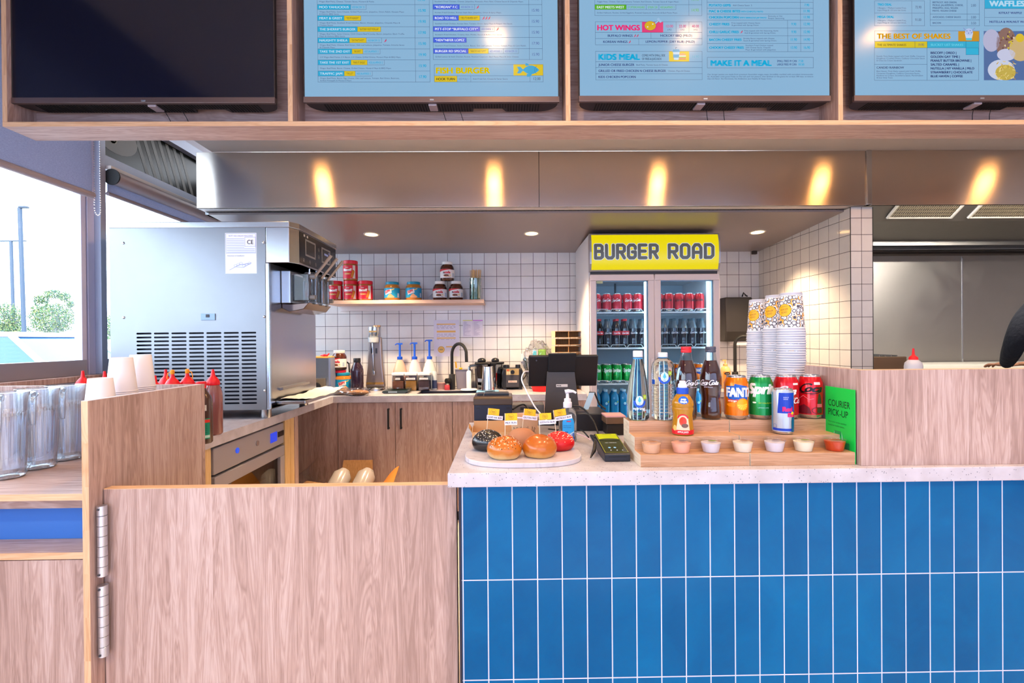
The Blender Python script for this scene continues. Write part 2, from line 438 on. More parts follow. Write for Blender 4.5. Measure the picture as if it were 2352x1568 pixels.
lk(card, ramp(card, noise(card, coords(card, (40, 40, 3)), 5, 3), [(0.3, 'a67a4e'), (0.7, 'bd9063')]), BS(card).inputs['Base Color'])
kraft = mat('kraft_card', 'c99b6c', 0.8)
film = thin_glass('clear_film', 'f4f4f7', 0.16, 0.12)
clear = thin_glass('clear_plastic', 'eef4f8', 0.22, 0.03)
ZF = H - 0.353; ZB = H - 0.392
# ------------------------------------------------------------------ setting
asphalt = mat('asphalt', '8d8f94', 0.9)
fl = mat('floor_tile', 'e2d6cc', 0.4)
struct('floor', MB().box(-2.2, 6, -3.6, 4.5, -0.1, 0), fl)
struct('ceiling', MB().box(-2.2, 6, -3.6, 4.5, 2.95, 3.05), ceil_m)
struct('wall_back', MB().box(-2.2, 2.1, 4.0, 4.1, 0, 2.6), white_tile)
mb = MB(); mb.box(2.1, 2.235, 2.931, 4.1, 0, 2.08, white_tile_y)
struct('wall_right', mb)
mb = MB(); mb.box(2.1005, 2.2345, 2.9295, 2.931, 0, 2.083, col_tile); mb.box(2.098, 2.1015, 2.9285, 2.9315, 0, 2.083, blk_m); mb.box(2.2335, 2.237, 2.9285, 2.9315, 0, 2.083, blk_m)
struct('trim_1', mb)
# alcove ceiling, slightly raked
alc = mat('alcove_ceiling_sheet', '8f8380', 0.32, 0.35)
struct('ceiling', MB().prism([(2.985, H + 0.770), (4.02, H + 0.706), (4.02, 2.3), (2.985, 2.3)], -1.79, 2.099, 'X'), alc)
# plaster soffit between the menu bulkhead and the steel fascia
struct('trim_2', MB().box(-1.715, 5.5, 2.0, 2.9, 2.416, 2.949), plaster)
# left wall with window openings
wp = mat('left_wall_paint', 'b9b5be', 0.8)
mb = MB(); mb.box(-2.25, -2.1, -3.6, 4.1, 0, 1.14); mb.box(-2.25, -2.1, -3.6, 4.1, 2.62, 2.949); mb.box(-2.25, -2.1, 3.88, 3.999, 1.14, 2.62); mb.box(-2.25, -2.1, -3.6, -3.3, 1.14, 2.62)
struct('wall_left', mb, wp)
Y0, Y1, Y2, Y3 = WX(170, 700, -2.1).y, WX(190, 700, -2.1).y, WX(213, 700, -2.1).y, WX(234, 700, -2.1).y
def window(name, ya, yb, z0, z1, split=()):
    t = bpy.data.objects.new(name, None); COL.objects.link(t); t['kind'] = 'structure'
    f = MB(); f.box(-2.15, -2.11, ya, yb, z0, z0 + 0.075); f.box(-2.15, -2.11, ya, yb, z1 - 0.05, z1)
    f.box(-2.15, -2.11, ya, ya + 0.045, z0, z1)
    if name != 'window_1': f.box(-2.15, -2.11, yb - 0.045, yb, z0, z1)
    for s in split: f.box(-2.15, -2.11, s - 0.03, s + 0.03, z0, z1)
    f.build('window_frame', alu, t, bevel=0.003)
    MB().box(-2.135, -2.131, ya + 0.04, yb + (0.01 if name == 'window_1' else -0.04), z0 + 0.07, z1 - 0.04).build('glass_pane', pane, t)
    return t
window('window_1', -3.3, Y1, 1.14, 2.62, (-1.4, 0.5))
w2 = window('window_2', Y3 - 0.04, 3.88, 1.14, 2.25)
MB().box(-2.112, -2.10, -3.3, Y1 + 0.02, 1.139, 1.215).build('sill_panel', mat('grey_frame_panel', 'a09ca6', 0.4, 0.3), bpy.data.objects['window_1'])
XO = W(170, 700, Y1).x; mb = MB(); mb.box(XO, -2.104, Y1, Y1 + 0.028, 1.14, 2.62, alu_l)
mb.box(XO, -2.118, Y1 + 0.028, Y1 + 0.038, 1.14, 2.62, mat('mullion_seal', '6f6478', 0.6)); mb.box(XO, -2.104, Y1 + 0.038, Y2 + 0.02, 1.14, 2.62, alu_l); mb.box(-2.143, -2.072, Y2 + 0.02, Y3, 1.14, 2.62, alu)
struct('trim_3', mb, bevel=0.002)
# timber sill cap along the left wall
struct('trim_4', MB().box(-2.1, -2.04, 1.2, 3.9, 1.115, 1.139), wzy)
# transom above window 2
mb = MB(); mb.box(-2.15, -2.09, Y3, 3.88, 2.225, 2.285, alu); mb.box(-2.2, -2.09, Y3, 3.88, 2.56, 2.62, alu)
mb.box(-2.14, -2.135, Y3, 3.88, 2.285, 2.56, mat('dark_transom_glass', '16160f', 0.2, spec=0.15))
struct('window_3', mb)
a = Art()  # stripes, oval and digit are a sign's reflection painted onto the glass
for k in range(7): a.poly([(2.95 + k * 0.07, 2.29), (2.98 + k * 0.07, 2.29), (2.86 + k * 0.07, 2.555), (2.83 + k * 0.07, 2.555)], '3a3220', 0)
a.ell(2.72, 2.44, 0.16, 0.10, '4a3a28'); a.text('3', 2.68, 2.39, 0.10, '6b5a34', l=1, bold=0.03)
a.build('painted_sign_reflection', lambda u, v, l: (-2.134 + l * 0.0005, u, v), parent=bpy.data.objects['window_3'])
# dining room shell behind the camera
struct('wall_right', MB().box(6, 6.1, -3.6, 4.5, 0, 2.949), plaster)
mb = MB(); mb.box(-2.2, 6, -3.6, -3.5, 0, 0.25); mb.box(-2.2, 6, -3.6, -3.5, 2.72, 2.949); mb.box(-2.1, -1.9, -3.6, -3.5, 0.25, 2.72); mb.box(4.9, 6, -3.6, -3.5, 0.25, 2.72)
struct('wall_front', mb, plaster)
t = bpy.data.objects.new('window_4', None); COL.objects.link(t); t['kind'] = 'structure'
mb = MB()
for x in (-1.9, -0.2, 1.5, 3.2, 4.84): mb.box(x, x + 0.06, -3.58, -3.52, 0.25, 2.72)
mb.box(-1.9, 4.9, -3.58, -3.52, 0.25, 0.31); mb.box(-1.9, 4.9, -3.58, -3.52, 2.66, 2.72)
mb.build('window_frame', alu, t)
MB().box(-1.9, 4.9, -3.553, -3.548, 0.3, 2.67).build('glass_pane', thin_glass('dimmed_shopfront_glass', 'bcc4d4', 0.06), t)  # tint added to dim the daylight through the unseen shop front
# kitchen behind the right opening
mb = MB(); mb.box(2.235, 6, 4.4, 4.5, 0, 2.949, steel_p)
struct('wall_back', mb)
mb = MB(); sx = W(2210, 700, 4.4).x; mb.box(sx - 0.004, sx + 0.004, 4.396, 4.4, 0, 2.02, chrome); mb.box(2.236, 5.9, 4.30, 4.399, 2.03, 2.05, mat('rail_shade_brown', '3b2f26', 0.5, 0.5))  # the brown strip paints in the shade below the wall rail
struct('trim_5', mb)
# ------------------------------------------------------------------ steel canopies
t = thing('steel_canopy', 'wide brushed steel fascia over the drinks alcove with streaky light reflections', 'steel fascia')
xj = W(1997, 400, 2.9).x
MB().box(-1.81, xj - 0.02, 2.902, 2.915, H + 0.787, 2.416).build('fascia', steel_h, t, bevel=0.0015)
MB().box(-1.81, xj - 0.02, 2.915, 2.985, H + 0.787, H + 0.799).build('bottom_lip', mat('pale_steel_lip', 'd0c8c6', 0.5, 0.5), t)
MB().box(-1.81, -1.79, 2.985, 3.995, H + 0.770, 2.416).build('side_panel', steel_m, t)
xs_ = W(1238, 400, 2.9).x
MB().box(xs_ - 0.0015, xs_ + 0.0015, 2.9005, 2.902, H + 0.787, 2.415).build('panel_joint', blk_m, t)
mb = MB(); mb.box(-1.80, 2.099, 2.985, 2.988, H + 0.783, H + 0.787); mb.build('shadow_gap', blk_m, t)
t = thing('steel_canopy', 'brushed steel hood fascia over the kitchen opening with a joint strip at its left end', 'steel fascia')
MB().box(xj + 0.012, 5.4, 2.900, 2.915, H + 0.787, 2.416).build('fascia', steel_h, t, bevel=0.0015)
MB().box(xj - 0.02, xj + 0.012, 2.893, 2.93, H + 0.789, 2.416).build('joint_strip', steel_m, t, bevel=0.004)
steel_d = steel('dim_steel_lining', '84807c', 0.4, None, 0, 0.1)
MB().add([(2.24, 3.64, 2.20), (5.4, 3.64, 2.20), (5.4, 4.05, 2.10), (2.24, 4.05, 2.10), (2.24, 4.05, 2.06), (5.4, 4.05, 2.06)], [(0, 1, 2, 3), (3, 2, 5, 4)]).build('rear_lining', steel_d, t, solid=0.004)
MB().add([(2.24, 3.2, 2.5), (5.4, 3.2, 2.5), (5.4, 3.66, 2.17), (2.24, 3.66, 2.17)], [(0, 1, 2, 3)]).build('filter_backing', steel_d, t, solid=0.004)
def filt(px0, px1):
    f = MB(); a = W(px0, 502, 3.66); b = W(px1, 502, 3.66)
    n = 34; hgt = 0.145; m_ = mat('galvanised_mesh', 'b9ad95', 0.35, 0.9)
    def P(u, v): return (a.x + (b.x - a.x) * u, 3.66 - (0.015 + v * hgt) * 1.394 - 0.02, 2.185 + v * hgt)
    for k in range(int((b.x - a.x) / 0.016)):
        u = (k + 0.5) * 0.016 / (b.x - a.x)
        f.tube([P(u, 0), P(u, 1)], 0.003, 4, m_)
    for k in range(9): f.tube([P(0, k / 8), P(1, k / 8)], 0.0035, 4, m_)
    o = f.build('grease_filter', None, t)
    g = MB(); 
    for q in ((0, 0), (1, 0)): g.tube([P(q[0], 0), P(q[0], 1)], 0.012, 6)
    g.tube([P(0, 0), P(1, 0)], 0.007, 6); g.build('filter_frame', mat('pale_metal', 'cfc9c0', 0.4, 0.7), o)
filt(2028, 2172); filt(2212, 2372)
t = thing('wall_rail', 'long steel shelf rail with small brackets on the kitchen wall under the hood', 'rail')
z1 = W(2200, 556, 4.2).z; z0 = W(2200, 574, 4.2).z
MB().box(2.24, 5.4, 4.17, 4.2, z0, z0 + 0.038).build('front_edge', steel_m, t, bevel=0.002)
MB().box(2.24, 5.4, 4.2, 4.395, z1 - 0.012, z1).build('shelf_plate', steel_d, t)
MB().box(3.63, 3.65, 4.19, 4.22, z0 + 0.03, z1 + 0.03).build('bracket', steel_m, t)
# ------------------------------------------------------------------ menu bulkhead
t = thing('menu_bulkhead', 'long overhead timber-look box with open bays that hold the menu screens', 'bulkhead')
BY0, BY1 = 1.85, 1.98; zb = W(900, 289, BY0).z
bx = [W(p, 200, BY0).x for p in (5, 661, 1299, 1925)]; bx.append(bx[3] + 1.04)
MB().box(bx[0], 3.6, BY0, BY1, zb, zb + 0.018).build('bottom_board', wxy, t, bevel=0.001)
MB().box(bx[0], 3.6, BY0 - 0.0008, BY0, zb + 0.0005, zb + 0.0175).build('front_edging', edge, t)
MB().box(bx[0], 3.6, BY1 - 0.016, BY1, zb + 0.018, 2.949).build('back_panel', wx, t)
for i, x in enumerate(bx):
    o = MB().box(x, x + 0.018, BY0, BY1 - 0.016, zb + 0.018, 2.949).build('divider', wzy, t)
    MB().box(x + 0.0003, x + 0.0177, BY0 - 0.0008, BY0, zb + 0.018, 2.949).build('edging', edgez, o)
# ------------------------------------------------------------------ front counter
TY = 1.312
t = thing('counter_base', 'service counter base faced with glossy blue finger tiles and white grout', 'counter')
cxl = W(1054, 1200, TY).x
MB().box(cxl + 0.006, 5.0, TY, 2.06, 0.001, ZF - 0.0385).build('tiled_front', blue_tile, t)
MB().box(cxl, cxl + 0.0065, TY - 0.002, 2.06, 0.001, ZF - 0.0385).build('corner_trim', mat('navy_trim', '161c33', 0.4), t)
o = MB().box(W(1028, 1100, 1.29).x, 5.0, 1.29, 2.08, ZF - 0.038, ZF).build('worktop', quartz, bevel=0.002)
tag(o, 'white speckled quartz worktop on the blue tiled counter', 'worktop')
# timber screen at the right of the counter
t = thing('timber_screen', 'pale timber-look screen standing on the right end of the white worktop', 'screen')
sx0 = W(1978, 950, 1.313).x; zs = W(2100, 849, 1.313).z
MB().box(sx0, 5.0, 1.313, 1.331, ZF, zs).build('front_panel', wz, t, bevel=0.0008)
MB().box(sx0 + 0.001, sx0 + 0.018, 1.331, 1.565, ZF, zs + 0.001).build('return_panel', wzy, t, bevel=0.0008)
MB().box(sx0 + 0.0005, 5.0, 1.3131, 1.3309, zs, zs + 0.0012).build('top_edging', edge, t)
# ------------------------------------------------------------------ half door (gate) with hinges
t = thing('half_door', 'wide pale timber-look half door hung beside the blue tiled counter', 'gate')
gx0, gx1 = -1.0975, W(1049, 1200, 1.343).x; zg = W(600, 1119, 1.343).z
MB().box(gx0, gx1, 1.343, 1.372, 0.06, zg).build('door_panel', wz, t, bevel=0.0008)
MB().box(gx0, gx1, 1.3432, 1.3718, zg, zg + 0.0012).build('top_edging', edge, t)
hg = mat('silver_hinge', 'c9ccd6', 0.3, 0.9)
for (ya, yb) in ((1157, 1318), (1338, 1500)):
    za, zb_ = W(232, ya, 1.335).z, W(232, yb, 1.335).z; n = 7; mb = MB(); xh = -1.0870
    for k in range(n):
        a0 = zb_ + (za - zb_) * k / n; a1 = zb_ + (za - zb_) * (k + 1) / n
        mb.lathe([(0.0113, a0 + 0.0004), (0.012, a0 + 0.001), (0.012, a1 - 0.001), (0.0113, a1 - 0.0004)], 16, hg, o=(xh, 1.3245, 0))
    for z in (za - 0.008, zb_ + 0.008): mb.lathe([(0.003, -0.002), (0.003, 0.002)], 8, dkgrey, o=(xh, 1.3120, z))
    h_ = mb.build('hinge', None, t, smooth=40); plabel(h_, 'silver segmented hinge')
# ------------------------------------------------------------------ station on the left (three timber sides around a low cupboard)
t = thing('station_screen', 'tall timber-look side screen at the right of the water jugs', 'screen')
zp = W(205, 921, 1.30).z; px1 = -1.10; px0 = -1.118
MB().box(px0, px1, 1.300, 1.779, 0.001, zp).build('side_panel', wzy, t, bevel=0.0008)
MB().box(px0 + 0.0004, px1 - 0.0004, 1.2992, 1.3, 0.001, zp).build('front_edging', edgez, t)
MB().box(px0 + 0.0003, px1 - 0.0003, 1.3, 1.779, zp, zp + 0.001).build('top_edging', mat('pale_edge', 'd8ccd0', 0.5), t)
MB().box(-2.038, px1, 1.780, 1.798, 0.001, zp).build('rear_panel', wz, t)
t = thing('low_cupboard', 'low timber-look cupboard with an open shelf under the water jugs', 'cupboard')
zt = 0.90
MB().box(-2.1, px0 - 0.001, 1.31, 1.779, zt - 0.018, zt).build('top_board', wxy, t, bevel=0.001)
MB().box(-2.1, px0 - 0.001, 1.3092, 1.31, zt - 0.0178, zt - 0.0002).build('top_edging', edge, t)
MB().box(-2.1, px0 - 0.001, 1.36, 1.375, zt - 0.055, zt - 0.018).build('rear_rail', wx, t)
MB().box(-2.1, px0 - 0.001, 1.405, 1.41, 0.70, zt - 0.018).build('back_panel', mat('blue_lit_panel', '3f7ad0', 0.5), t)  # blue light in the recess is put into the panel colour
zs2 = W(100, 1269, 1.31).z
MB().box(-2.1, px0 - 0.001, 1.31, 1.404, zs2 - 0.018, zs2).build('shelf', wxy, t, bevel=0.001)
MB().box(-2.1, px0 - 0.001, 1.3092, 1.31, zs2 - 0.0178, zs2 - 0.0002).build('shelf_edging', edge, t)
MB().box(-2.1, px0 - 0.006, 1.311, 1.329, 0.06, zs2 - 0.021).build('door', wz, t, bevel=0.0015)
MB().box(-2.1, px0 - 0.001, 1.33, 1.40, 0.001, zs2 - 0.018).build('carcass', wz, t)
# ------------------------------------------------------------------ benches at the back
BX = -1.215; BYF = 3.45
mb = MB(); zk = ZB - 0.045
sk = (W(956, 904, 3.57).x, W(1096, 904, 3.57).x, 3.575, 3.80)
for (a, b, c, d) in ((-2.09, BX, 1.80, BYF), (-2.09, sk[0], BYF, 3.995), (sk[0], sk[1], BYF, sk[2]), (sk[0], sk[1], sk[3], 3.995), (sk[1], W(1345, 900, 3.5).x, BYF, 3.995)):
    mb.box(a, b, c, d, zk, ZB)
tag(mb.build('worktop', quartz), 'white speckled quartz worktop running along the left and the back of the bar', 'worktop')
t = thing('sink', 'dark undermount sink set in the rear worktop below the black tap', 'sink')
mb = MB(); a, b, c, d = sk
dz = 0.16; e = 0.001
mb.box(a + e, a + 0.004, c + e, d - e, ZB - dz, ZB - 0.006); mb.box(b - 0.004, b - e, c + e, d - e, ZB - dz, ZB - 0.006); mb.box(a + e, b - e, c + e, c + 0.004, ZB - dz, ZB - 0.006)
mb.box(a + e, b - e, d - 0.004, d - e, ZB - dz, ZB - 0.006); mb.box(a + e, b - e, c + e, d - e, ZB - dz - 0.003, ZB - dz)
mb.build('basin', mat('dark_sink_steel', '4a4448', 0.35, 0.8), t)
bt = MB().lathe([(0.03, 0), (0.03, 0.003), (0.018, 0.004)], 20, None, o=((a + b) / 2, (c + d) / 2, ZB - dz)).build('waste', chrome, t)
t = thing('base_cabinet', 'timber-look cabinet under the rear worktop with slim black handles', 'cabinet')
fx = [W(p, 1000, 3.47).x for p in (776, 908)]; fx.append(fx[1] + (fx[1] - fx[0])); xr = W(1345, 900, 3.5).x
MB().box(-2.09, xr, 3.50, 3.99, 0.08, zk - 0.18).build('carcass', wz, t)
MB().box(-2.09, fx[0] - 0.002, 3.47, 3.488, 0.08, zk - 0.002).build('filler_panel', wz, t)
for i in range(2):
    o = MB().box(fx[i] + 0.0015, fx[i + 1] - 0.0015, 3.47, 3.488, 0.08, zk - 0.004).build('door', wz, t, bevel=0.0012)
    hx = W((892, 921)[i], 960, 3.45).x; za, zb_ = W(900, 938, 3.45).z, W(900, 985, 3.45).z
    mb = MB().box(hx - 0.006, hx + 0.006, 3.440, 3.449, zb_, za); mb.box(hx - 0.005, hx + 0.005, 3.449, 3.47, zb_, zb_ + 0.01); mb.box(hx - 0.005, hx + 0.005, 3.449, 3.47, za - 0.01, za)
    mb.build('handle', blk_m, o)
MB().box(fx[2] + 0.0015, xr, 3.47, 3.488, 0.08, zk - 0.004).build('door', wz, t, bevel=0.0012)
MB().box(-2.09, xr, 3.52, 3.99, 0.001, 0.08).build('plinth', blk_m, t)
# supports of the left bench
t = thing('bench_support', 'raw pine upright under the left worktop between the side screen and bar fridge', 'support')
mb = MB(); mb.box(BX - 0.05, BX - 0.012, WX(476, 1050, BX).y, WX(491, 1050, BX).y, 0.001, zk - 0.001); mb.build('post', pine, t)
t = thing('bench_support', 'pine and timber-look uprights under the left worktop beyond the bar fridge', 'support')
Ya, Yb, Yc, Yd = [WX(p, 1050, BX - 0.01).y for p in (656, 668, 676, 684)]
MB().box(BX - 0.05, BX - 0.012, Ya, Yb, 0.001, zk - 0.001).build('post', pine, t)
MB().box(BX - 0.05, BX - 0.010, Yb, Yc, 0.001, zk - 0.001).build('post', pine, t)
MB().box(-1.9, BX - 0.006, Yc, Yd, 0.001, zk - 0.001).build('end_panel', wz, t)
# wall shelf
t = thing('wall_shelf', 'pale floating shelf on the white tiled wall carrying jars', 'shelf')
xa, xb = W(746, 692, 3.72).x, W(1111, 692, 3.72).x; zsh = W(930, 688.5, 3.72).z
MB().box(xa, xb, 3.72, 3.999, zsh - 0.027, zsh).build('board', wood('pale_laminate', 'c9a592', 'd9b8a6', 'e2c6b6', axis='X', board='Y', bw=0.3), t, bevel=0.001)
MB().box(xa + 0.03, xb - 0.02, 3.975, 3.999, zsh - 0.065, zsh - 0.027).build('wall_cleat', wht, t)
# recessed downlights in the alcove ceiling
lamp_e = mat('downlight_lens', 'ffffff', 0.5, em='ffc878', es=14)
def downlight(x, y, z, rad, label, power=0, group=None, em=lamp_e, spot=1.9, tilt=0, col=(1, 0.72, 0.42)):
    t = thing('downlight', label, 'downlight', (x, y, z), 0, group); t.rotation_euler.x = tilt
    MB().lathe([(rad * 1.0, 0), (rad * 1.05, -0.004), (rad * 1.28, -0.003), (rad * 1.3, 0.0)], 28, None, cap=False).build('trim_ring', mat('downlight_trim', 'cfc7c0', 0.4), t, smooth=50)
    MB().lathe([(rad, -0.0015), (rad, -0.0005)], 28).build('lens', em, t)
    if power:
        l = bpy.data.lights.new('lamp', 'SPOT'); l.energy = power; l.color = col; l.spot_size = spot; l.spot_blend = 0.7; l.shadow_soft_size = 0.05
        o = bpy.data.objects.new('lamp', l); COL.objects.link(o); o.parent = t; o.location = (0, 0, -0.012)
    return t
for px, py, lb in ((853, 538, 'recessed downlight in the alcove ceiling above the milkshake mixer'), (1221, 536, 'recessed downlight in the alcove ceiling left of the yellow fridge sign'), (1740, 533, 'recessed downlight in the alcove ceiling next to the right tiled wall')):
    p = W(px, py, 3.45); Y = 3.45
    zc = H + 0.770 + (Y - 2.985) / 1.035 * (-0.064)
    p = S(px, py, zc); zc = H + 0.770 + (p.y - 2.985) / 1.035 * (-0.064)
    downlight(p.x, p.y, zc - 0.001, 0.042, lb, 110 if px == 1740 else 130, 'alcove downlights', tilt=-0.062)

# unseen light added under the hood to brighten the kitchen wall
t = thing('kitchen_fill_light', 'added unseen fill light under the steel hood, brightening the kitchen wall', 'lamp', (3.6, 3.10, 2.30))
MB().box(-0.9, 0.9, -0.04, 0.04, 0, 0.03).build('fill_housing', wht, t)
l = bpy.data.lights.new('lamp', 'AREA'); l.shape = 'RECTANGLE'; l.size = 1.7; l.size_y = 0.06; l.energy = 60; l.color = (1, 0.94, 0.86)
o = bpy.data.objects.new('lamp', l); COL.objects.link(o); o.parent = t; o.location = (0, 0.0, -0.004); o.rotation_euler = (radians(38), 0, 0)
# ------------------------------------------------------------------ menu screens
bez = mat('screen_bezel', '7d6a66', 0.3, 0.8); tvb = mat('screen_back_shell', '2c2423', 0.45)
DK, CY, YE, BL, WH, GR, PK, PR = '24406e', '12aede', 'dfc400', '3c63e6', 'cfe4f8', '63c40a', 'f02f7c', '4560a8'
TVY = 1.866
def chilli(a, x, y, s=1.0):
    a.poly([(x + 5 * s, y - 5 * s), (x + 6 * s, y - 3.6 * s), (x + 4.6 * s, y - 0.5 * s), (x + 1.5 * s, y + 1.2 * s), (x - 0.5 * s, y + 1 * s), (x + 1.5 * s, y - 0.2 * s), (x + 3.4 * s, y - 4 * s)], 'd8306a', 1)
    a.line([(x + 4.6 * s, y - 4.6 * s), (x + 5.6 * s, y - 6 * s)], 1.0 * s, '3d7a3a', 2)
def label_row(a, x0, y, h, items, yo=0.0):
    """items: (text, x_right, kind)"""
    for t, x1, k in items:
        if k == 'c': a.rect(x0, y, x1, y + h, CY); a.text(t, x0 + 4.5, y + h * 0.73, h * 0.47, WH, w=x1 - x0 - 9, bold=0.02)
        if k == 'b': a.rect(x0, y, x1, y + h, BL); a.text(t, x0 + 4.5, y + h * 0.75, h * 0.5, 'eef6ff', w=x1 - x0 - 9, bold=0.03)
        if k == 'g': a.rect(x0, y, x1, y + h, '54b800'); a.text(t, x0 + 5, y + h * 0.75, h * 0.5, 'eef6ff', w=x1 - x0 - 10, bold=0.03)
        if k == 'y': a.rect(x0, y, x1, y + h, YE); a.text(t, x0 + 4.5, y + h * 0.70, h * 0.42, '4a4420', w=x1 - x0 - 9)
        if k in 'tuv':
            c = {'t': CY, 'u': '6f84d0', 'v': '63c04a'}[k]
            a.text(t, x0 + 3.5, y + h * 0.71, h * 0.42, c, w=x1 - x0 - 7, bold=0.02)
        a.frame(x0, y, x1, y + h, 0.45, DK, 3); x0 = x1
def desc(a, x, y, lines, widths, h=3.1, lh=5.2, col='38507c'):
    for i, (t, w_) in enumerate(zip(lines, widths)): a.text(t, x, y + i * lh, h, col, w=w_, l=1)
def menu_two(a):
    x0, xp, x1 = 732.5, 954, 987
    rows = [('MOO YAHLICIOUS', 808, [('ADD BACON  3.5', 843, 't')], '15.90', ['Wagyu Beef Patty, Swiss Cheese, Grilled Mushrooms, Jalapeños, Onion Relish, Kewpie Mayo', '& Hickory BBQ Sauce.'], [192, 45]),
            ('MEAT & GREET', 793, [("“YES I'M HUNGRY”", 831, 'y')], '19.90', ['Wagyu Beef Patty, Southern Fried Chicken, Bacon, Cheese, Jalapeños, Chipotle Mayo &', 'Cheese Sauce.'], [183, 31]),
            ("THE SHERRIF'S BURGER", 823, [('“BUSTERBY MOST POPULAR”', 876, 'y')], '17.90', ['Wagyu Beef Patty, Swiss Cheese, Chilli Cheese Beef Kransky, Bacon, Jalapeños, Black Truffle,', 'Mayo & Hickory BBQ Sauce.'], [193, 58]),
            ('NAUGHTY SHEILA', 804.6, [("“OH THAT'S HOT!”", 843, 'y'), ('ADD BACON  3.5', 877.5, 't')], '15.90', ['Wagyu Beef Patty, Cheese, Red Onion, Oak Leaf Lettuce, Jalapeños, Tomato, Sriracha Sauce', '& Chipotle Mayo.'], [192, 35]),
            ('TAKE THE 2ND EXIT', 810, [('“BIG BITE”', 835, 'y'), ('ADD JALAPENOS  2', 874, 't')], '19.90', ['2 X Wagyu Beef Patties, 2 X Bacon, 2 X Cheese, Grilled Onions, Mustard Mayo & BBQ Mayo.'], [184]),
            ('TAKE THE 1ST EXIT', 807.5, [('“MAKE IT SINGLE”', 844.6, 'y'), ('ADD JALAPENOS  2', 883.4, 't')], '15.90', ['Wagyu Beef Patty, Bacon, Cheese, Grilled Onions, Mustard Mayo & BBQ Mayo.'], [162]),
            ('TRAFFIC JAM', 792, [('“THE LOT”', 817, 'y'), ('ADD JALAPENOS  2', 855.7, 't')], '17.90', ['Wagyu Beef Patty, Bacon, Egg, Cheese, Oak Leaf Lettuce, Tomato, Red Onion, Beetroot,', 'Grilled Pineapple & Mustard Mayo.'], [180, 72])]
    P = 25.17; y = 12.5
    a.text('Wagyu Beef Patty, Cheese, Tomato Sauce, Mustard & Pickle.', 736, 7.2, 3.1, '38507c', w=126, l=1); a.text('13.90', 969, 4, 6, CY, al='C', wmax=16, bold=0.02)
    for n, xr, tg, pr, ds, dw in rows:
        label_row(a, x0, y, 11.4, [(n, xr, 'c')] + tg)
        one = len(ds) == 1
        desc(a, x0 + 4.5, y + (20.2 if one else 17.8), ds, dw)
        a.text(pr, 970.5, y + 16.2, 6.6, CY, al='C', w=16, bold=0.03); a.frame(x0, y, x1, y + P, 0.5, DK)
        y += P
    chilli(a, 883, 96.5)
    a.line([(xp, -12), (xp, y)], 0.5, DK); a.frame(x0, -12.5, x1, 12.5, 0.5, DK)
    x0, xp, x1 = 995, 1214.5, 1244.5; y = 11.8; P = 25.15
    rows = [('“KOREAN” F.C', 1055.6, [('ADD BACON  3.5', 1090, 'u')], '15.90', 'Korean Fried Chicken, Korean Style Slaw, Jalapeños, Onion & Spicy Mayo.', 152),
            ('ROAD TO HELL', 1053.7, [("“YES, IT'S REAPER HOT!”", 1102, 'y')], '15.90', 'Southern Fried Chicken, Korean Slaw, Tomato, Onion, Spicy Mayo & Reaper Hot Sauce.', 177),
            ('PITT-STOP “BUFFALO CITY”', 1102, [('ADD CHEESE  2', 1135, 'u')], '15.90', 'Southern Fried Chicken, Creamy Slaw, Pickles, Ranch & Buffalo Hot Sauce.', 153),
            ('“HEN”NIFER LOPEZ', 1071, [], '17.90', 'Southern Fried Chicken, Swiss Cheese, Bacon, Oak Leaf Lettuce, Tomato, Kewpie Mayo & Corn Relish.', 208),
            ('BURGER RD SPECIAL', 1075, [('“HEALTHY AND YUMMY”', 1121, 'y'), ('ADD AVOCADO  3', 1155, 'u'), ('ADD BACON  3.5', 1190, 'u')], '15.90', 'Grilled Lemon & Herb Chicken, Rocket, Roasted Capsicum, Basil Pesto Mayo & Swiss Cheese.', 191)]
    a.text('Southern Fried Chicken, Cheese, Jalapeños, Avocado, Fiery Slaw, Cheese Sauce & Chipotle Mayo.', 999, 6.6, 3.1, '38507c', w=203, l=1); a.text('17.90', 1229, 2, 6, PR, al='C', w=16)
    for n, xr, tg, pr, ds, dw in rows:
        label_row(a, x0, y, 11.4, [(n, xr, 'b')] + tg); desc(a, x0 + 4.5, y + 20, [ds], [dw])
        a.text(pr, 1229.5, y + 16.2, 6.6, PR, al='C', w=16); a.frame(x0, y, x1, y + P, 0.5, DK); y += P
    a.line([(xp, -12), (xp, y)], 0.5, DK); a.frame(x0, -12.5, x1, 11.8, 0.5, DK)
    chilli(a, 1094, 20)
    for q in (1107, 1113.5, 1120): chilli(a, q, 45)
    chilli(a, 1139, 70)
    a.frame(997, 149, 1246, 174.5, 0.5, DK); a.frame(997, 174.5, 1246, 188.5, 0.5, DK)
    a.text('FISH BURGER', 1001.5, 168.8, 13.5, YE, w=122, bold=0.045)
    a.rect(1178, 148.2, 1246, 173.8, YE, 0)
    a.poly([(1199 + 38 * t, 161.5 - 10.5 * sin(pi * t) ** 0.8) for t in [k / 16 for k in range(17)]] + [(1199 + 38 * t, 161.5 + 9.5 * sin(pi * t) ** 0.8) for t in [k / 16 for k in range(16, -1, -1)]], '0fa6dc', 3)
    a.poly([(1201, 161.5), (1194, 154), (1186, 154), (1190, 161.5), (1186, 169), (1194, 169)], '0fa6dc', 3)
    a.poly([(1205, 152), (1206, 145.5), (1211, 147), (1215, 151)], '0fa6dc', 2); a.poly([(1208, 170), (1209, 177), (1216, 176), (1221, 171)], '0fa6dc', 2)
    a.ring(1235, 161.5, 9, 10, 0.5, DK, 4, 16, pi * 0.62, pi * 1.38); a.ell(1230.5, 161, 0.8, 0.8, DK, 4, 8)
    a.rect(997, 175, 1048.8, 188.5, YE); a.text('HOOK TURN', 1001.5, 184.5, 5.6, '2a2a20', w=42, bold=0.03)
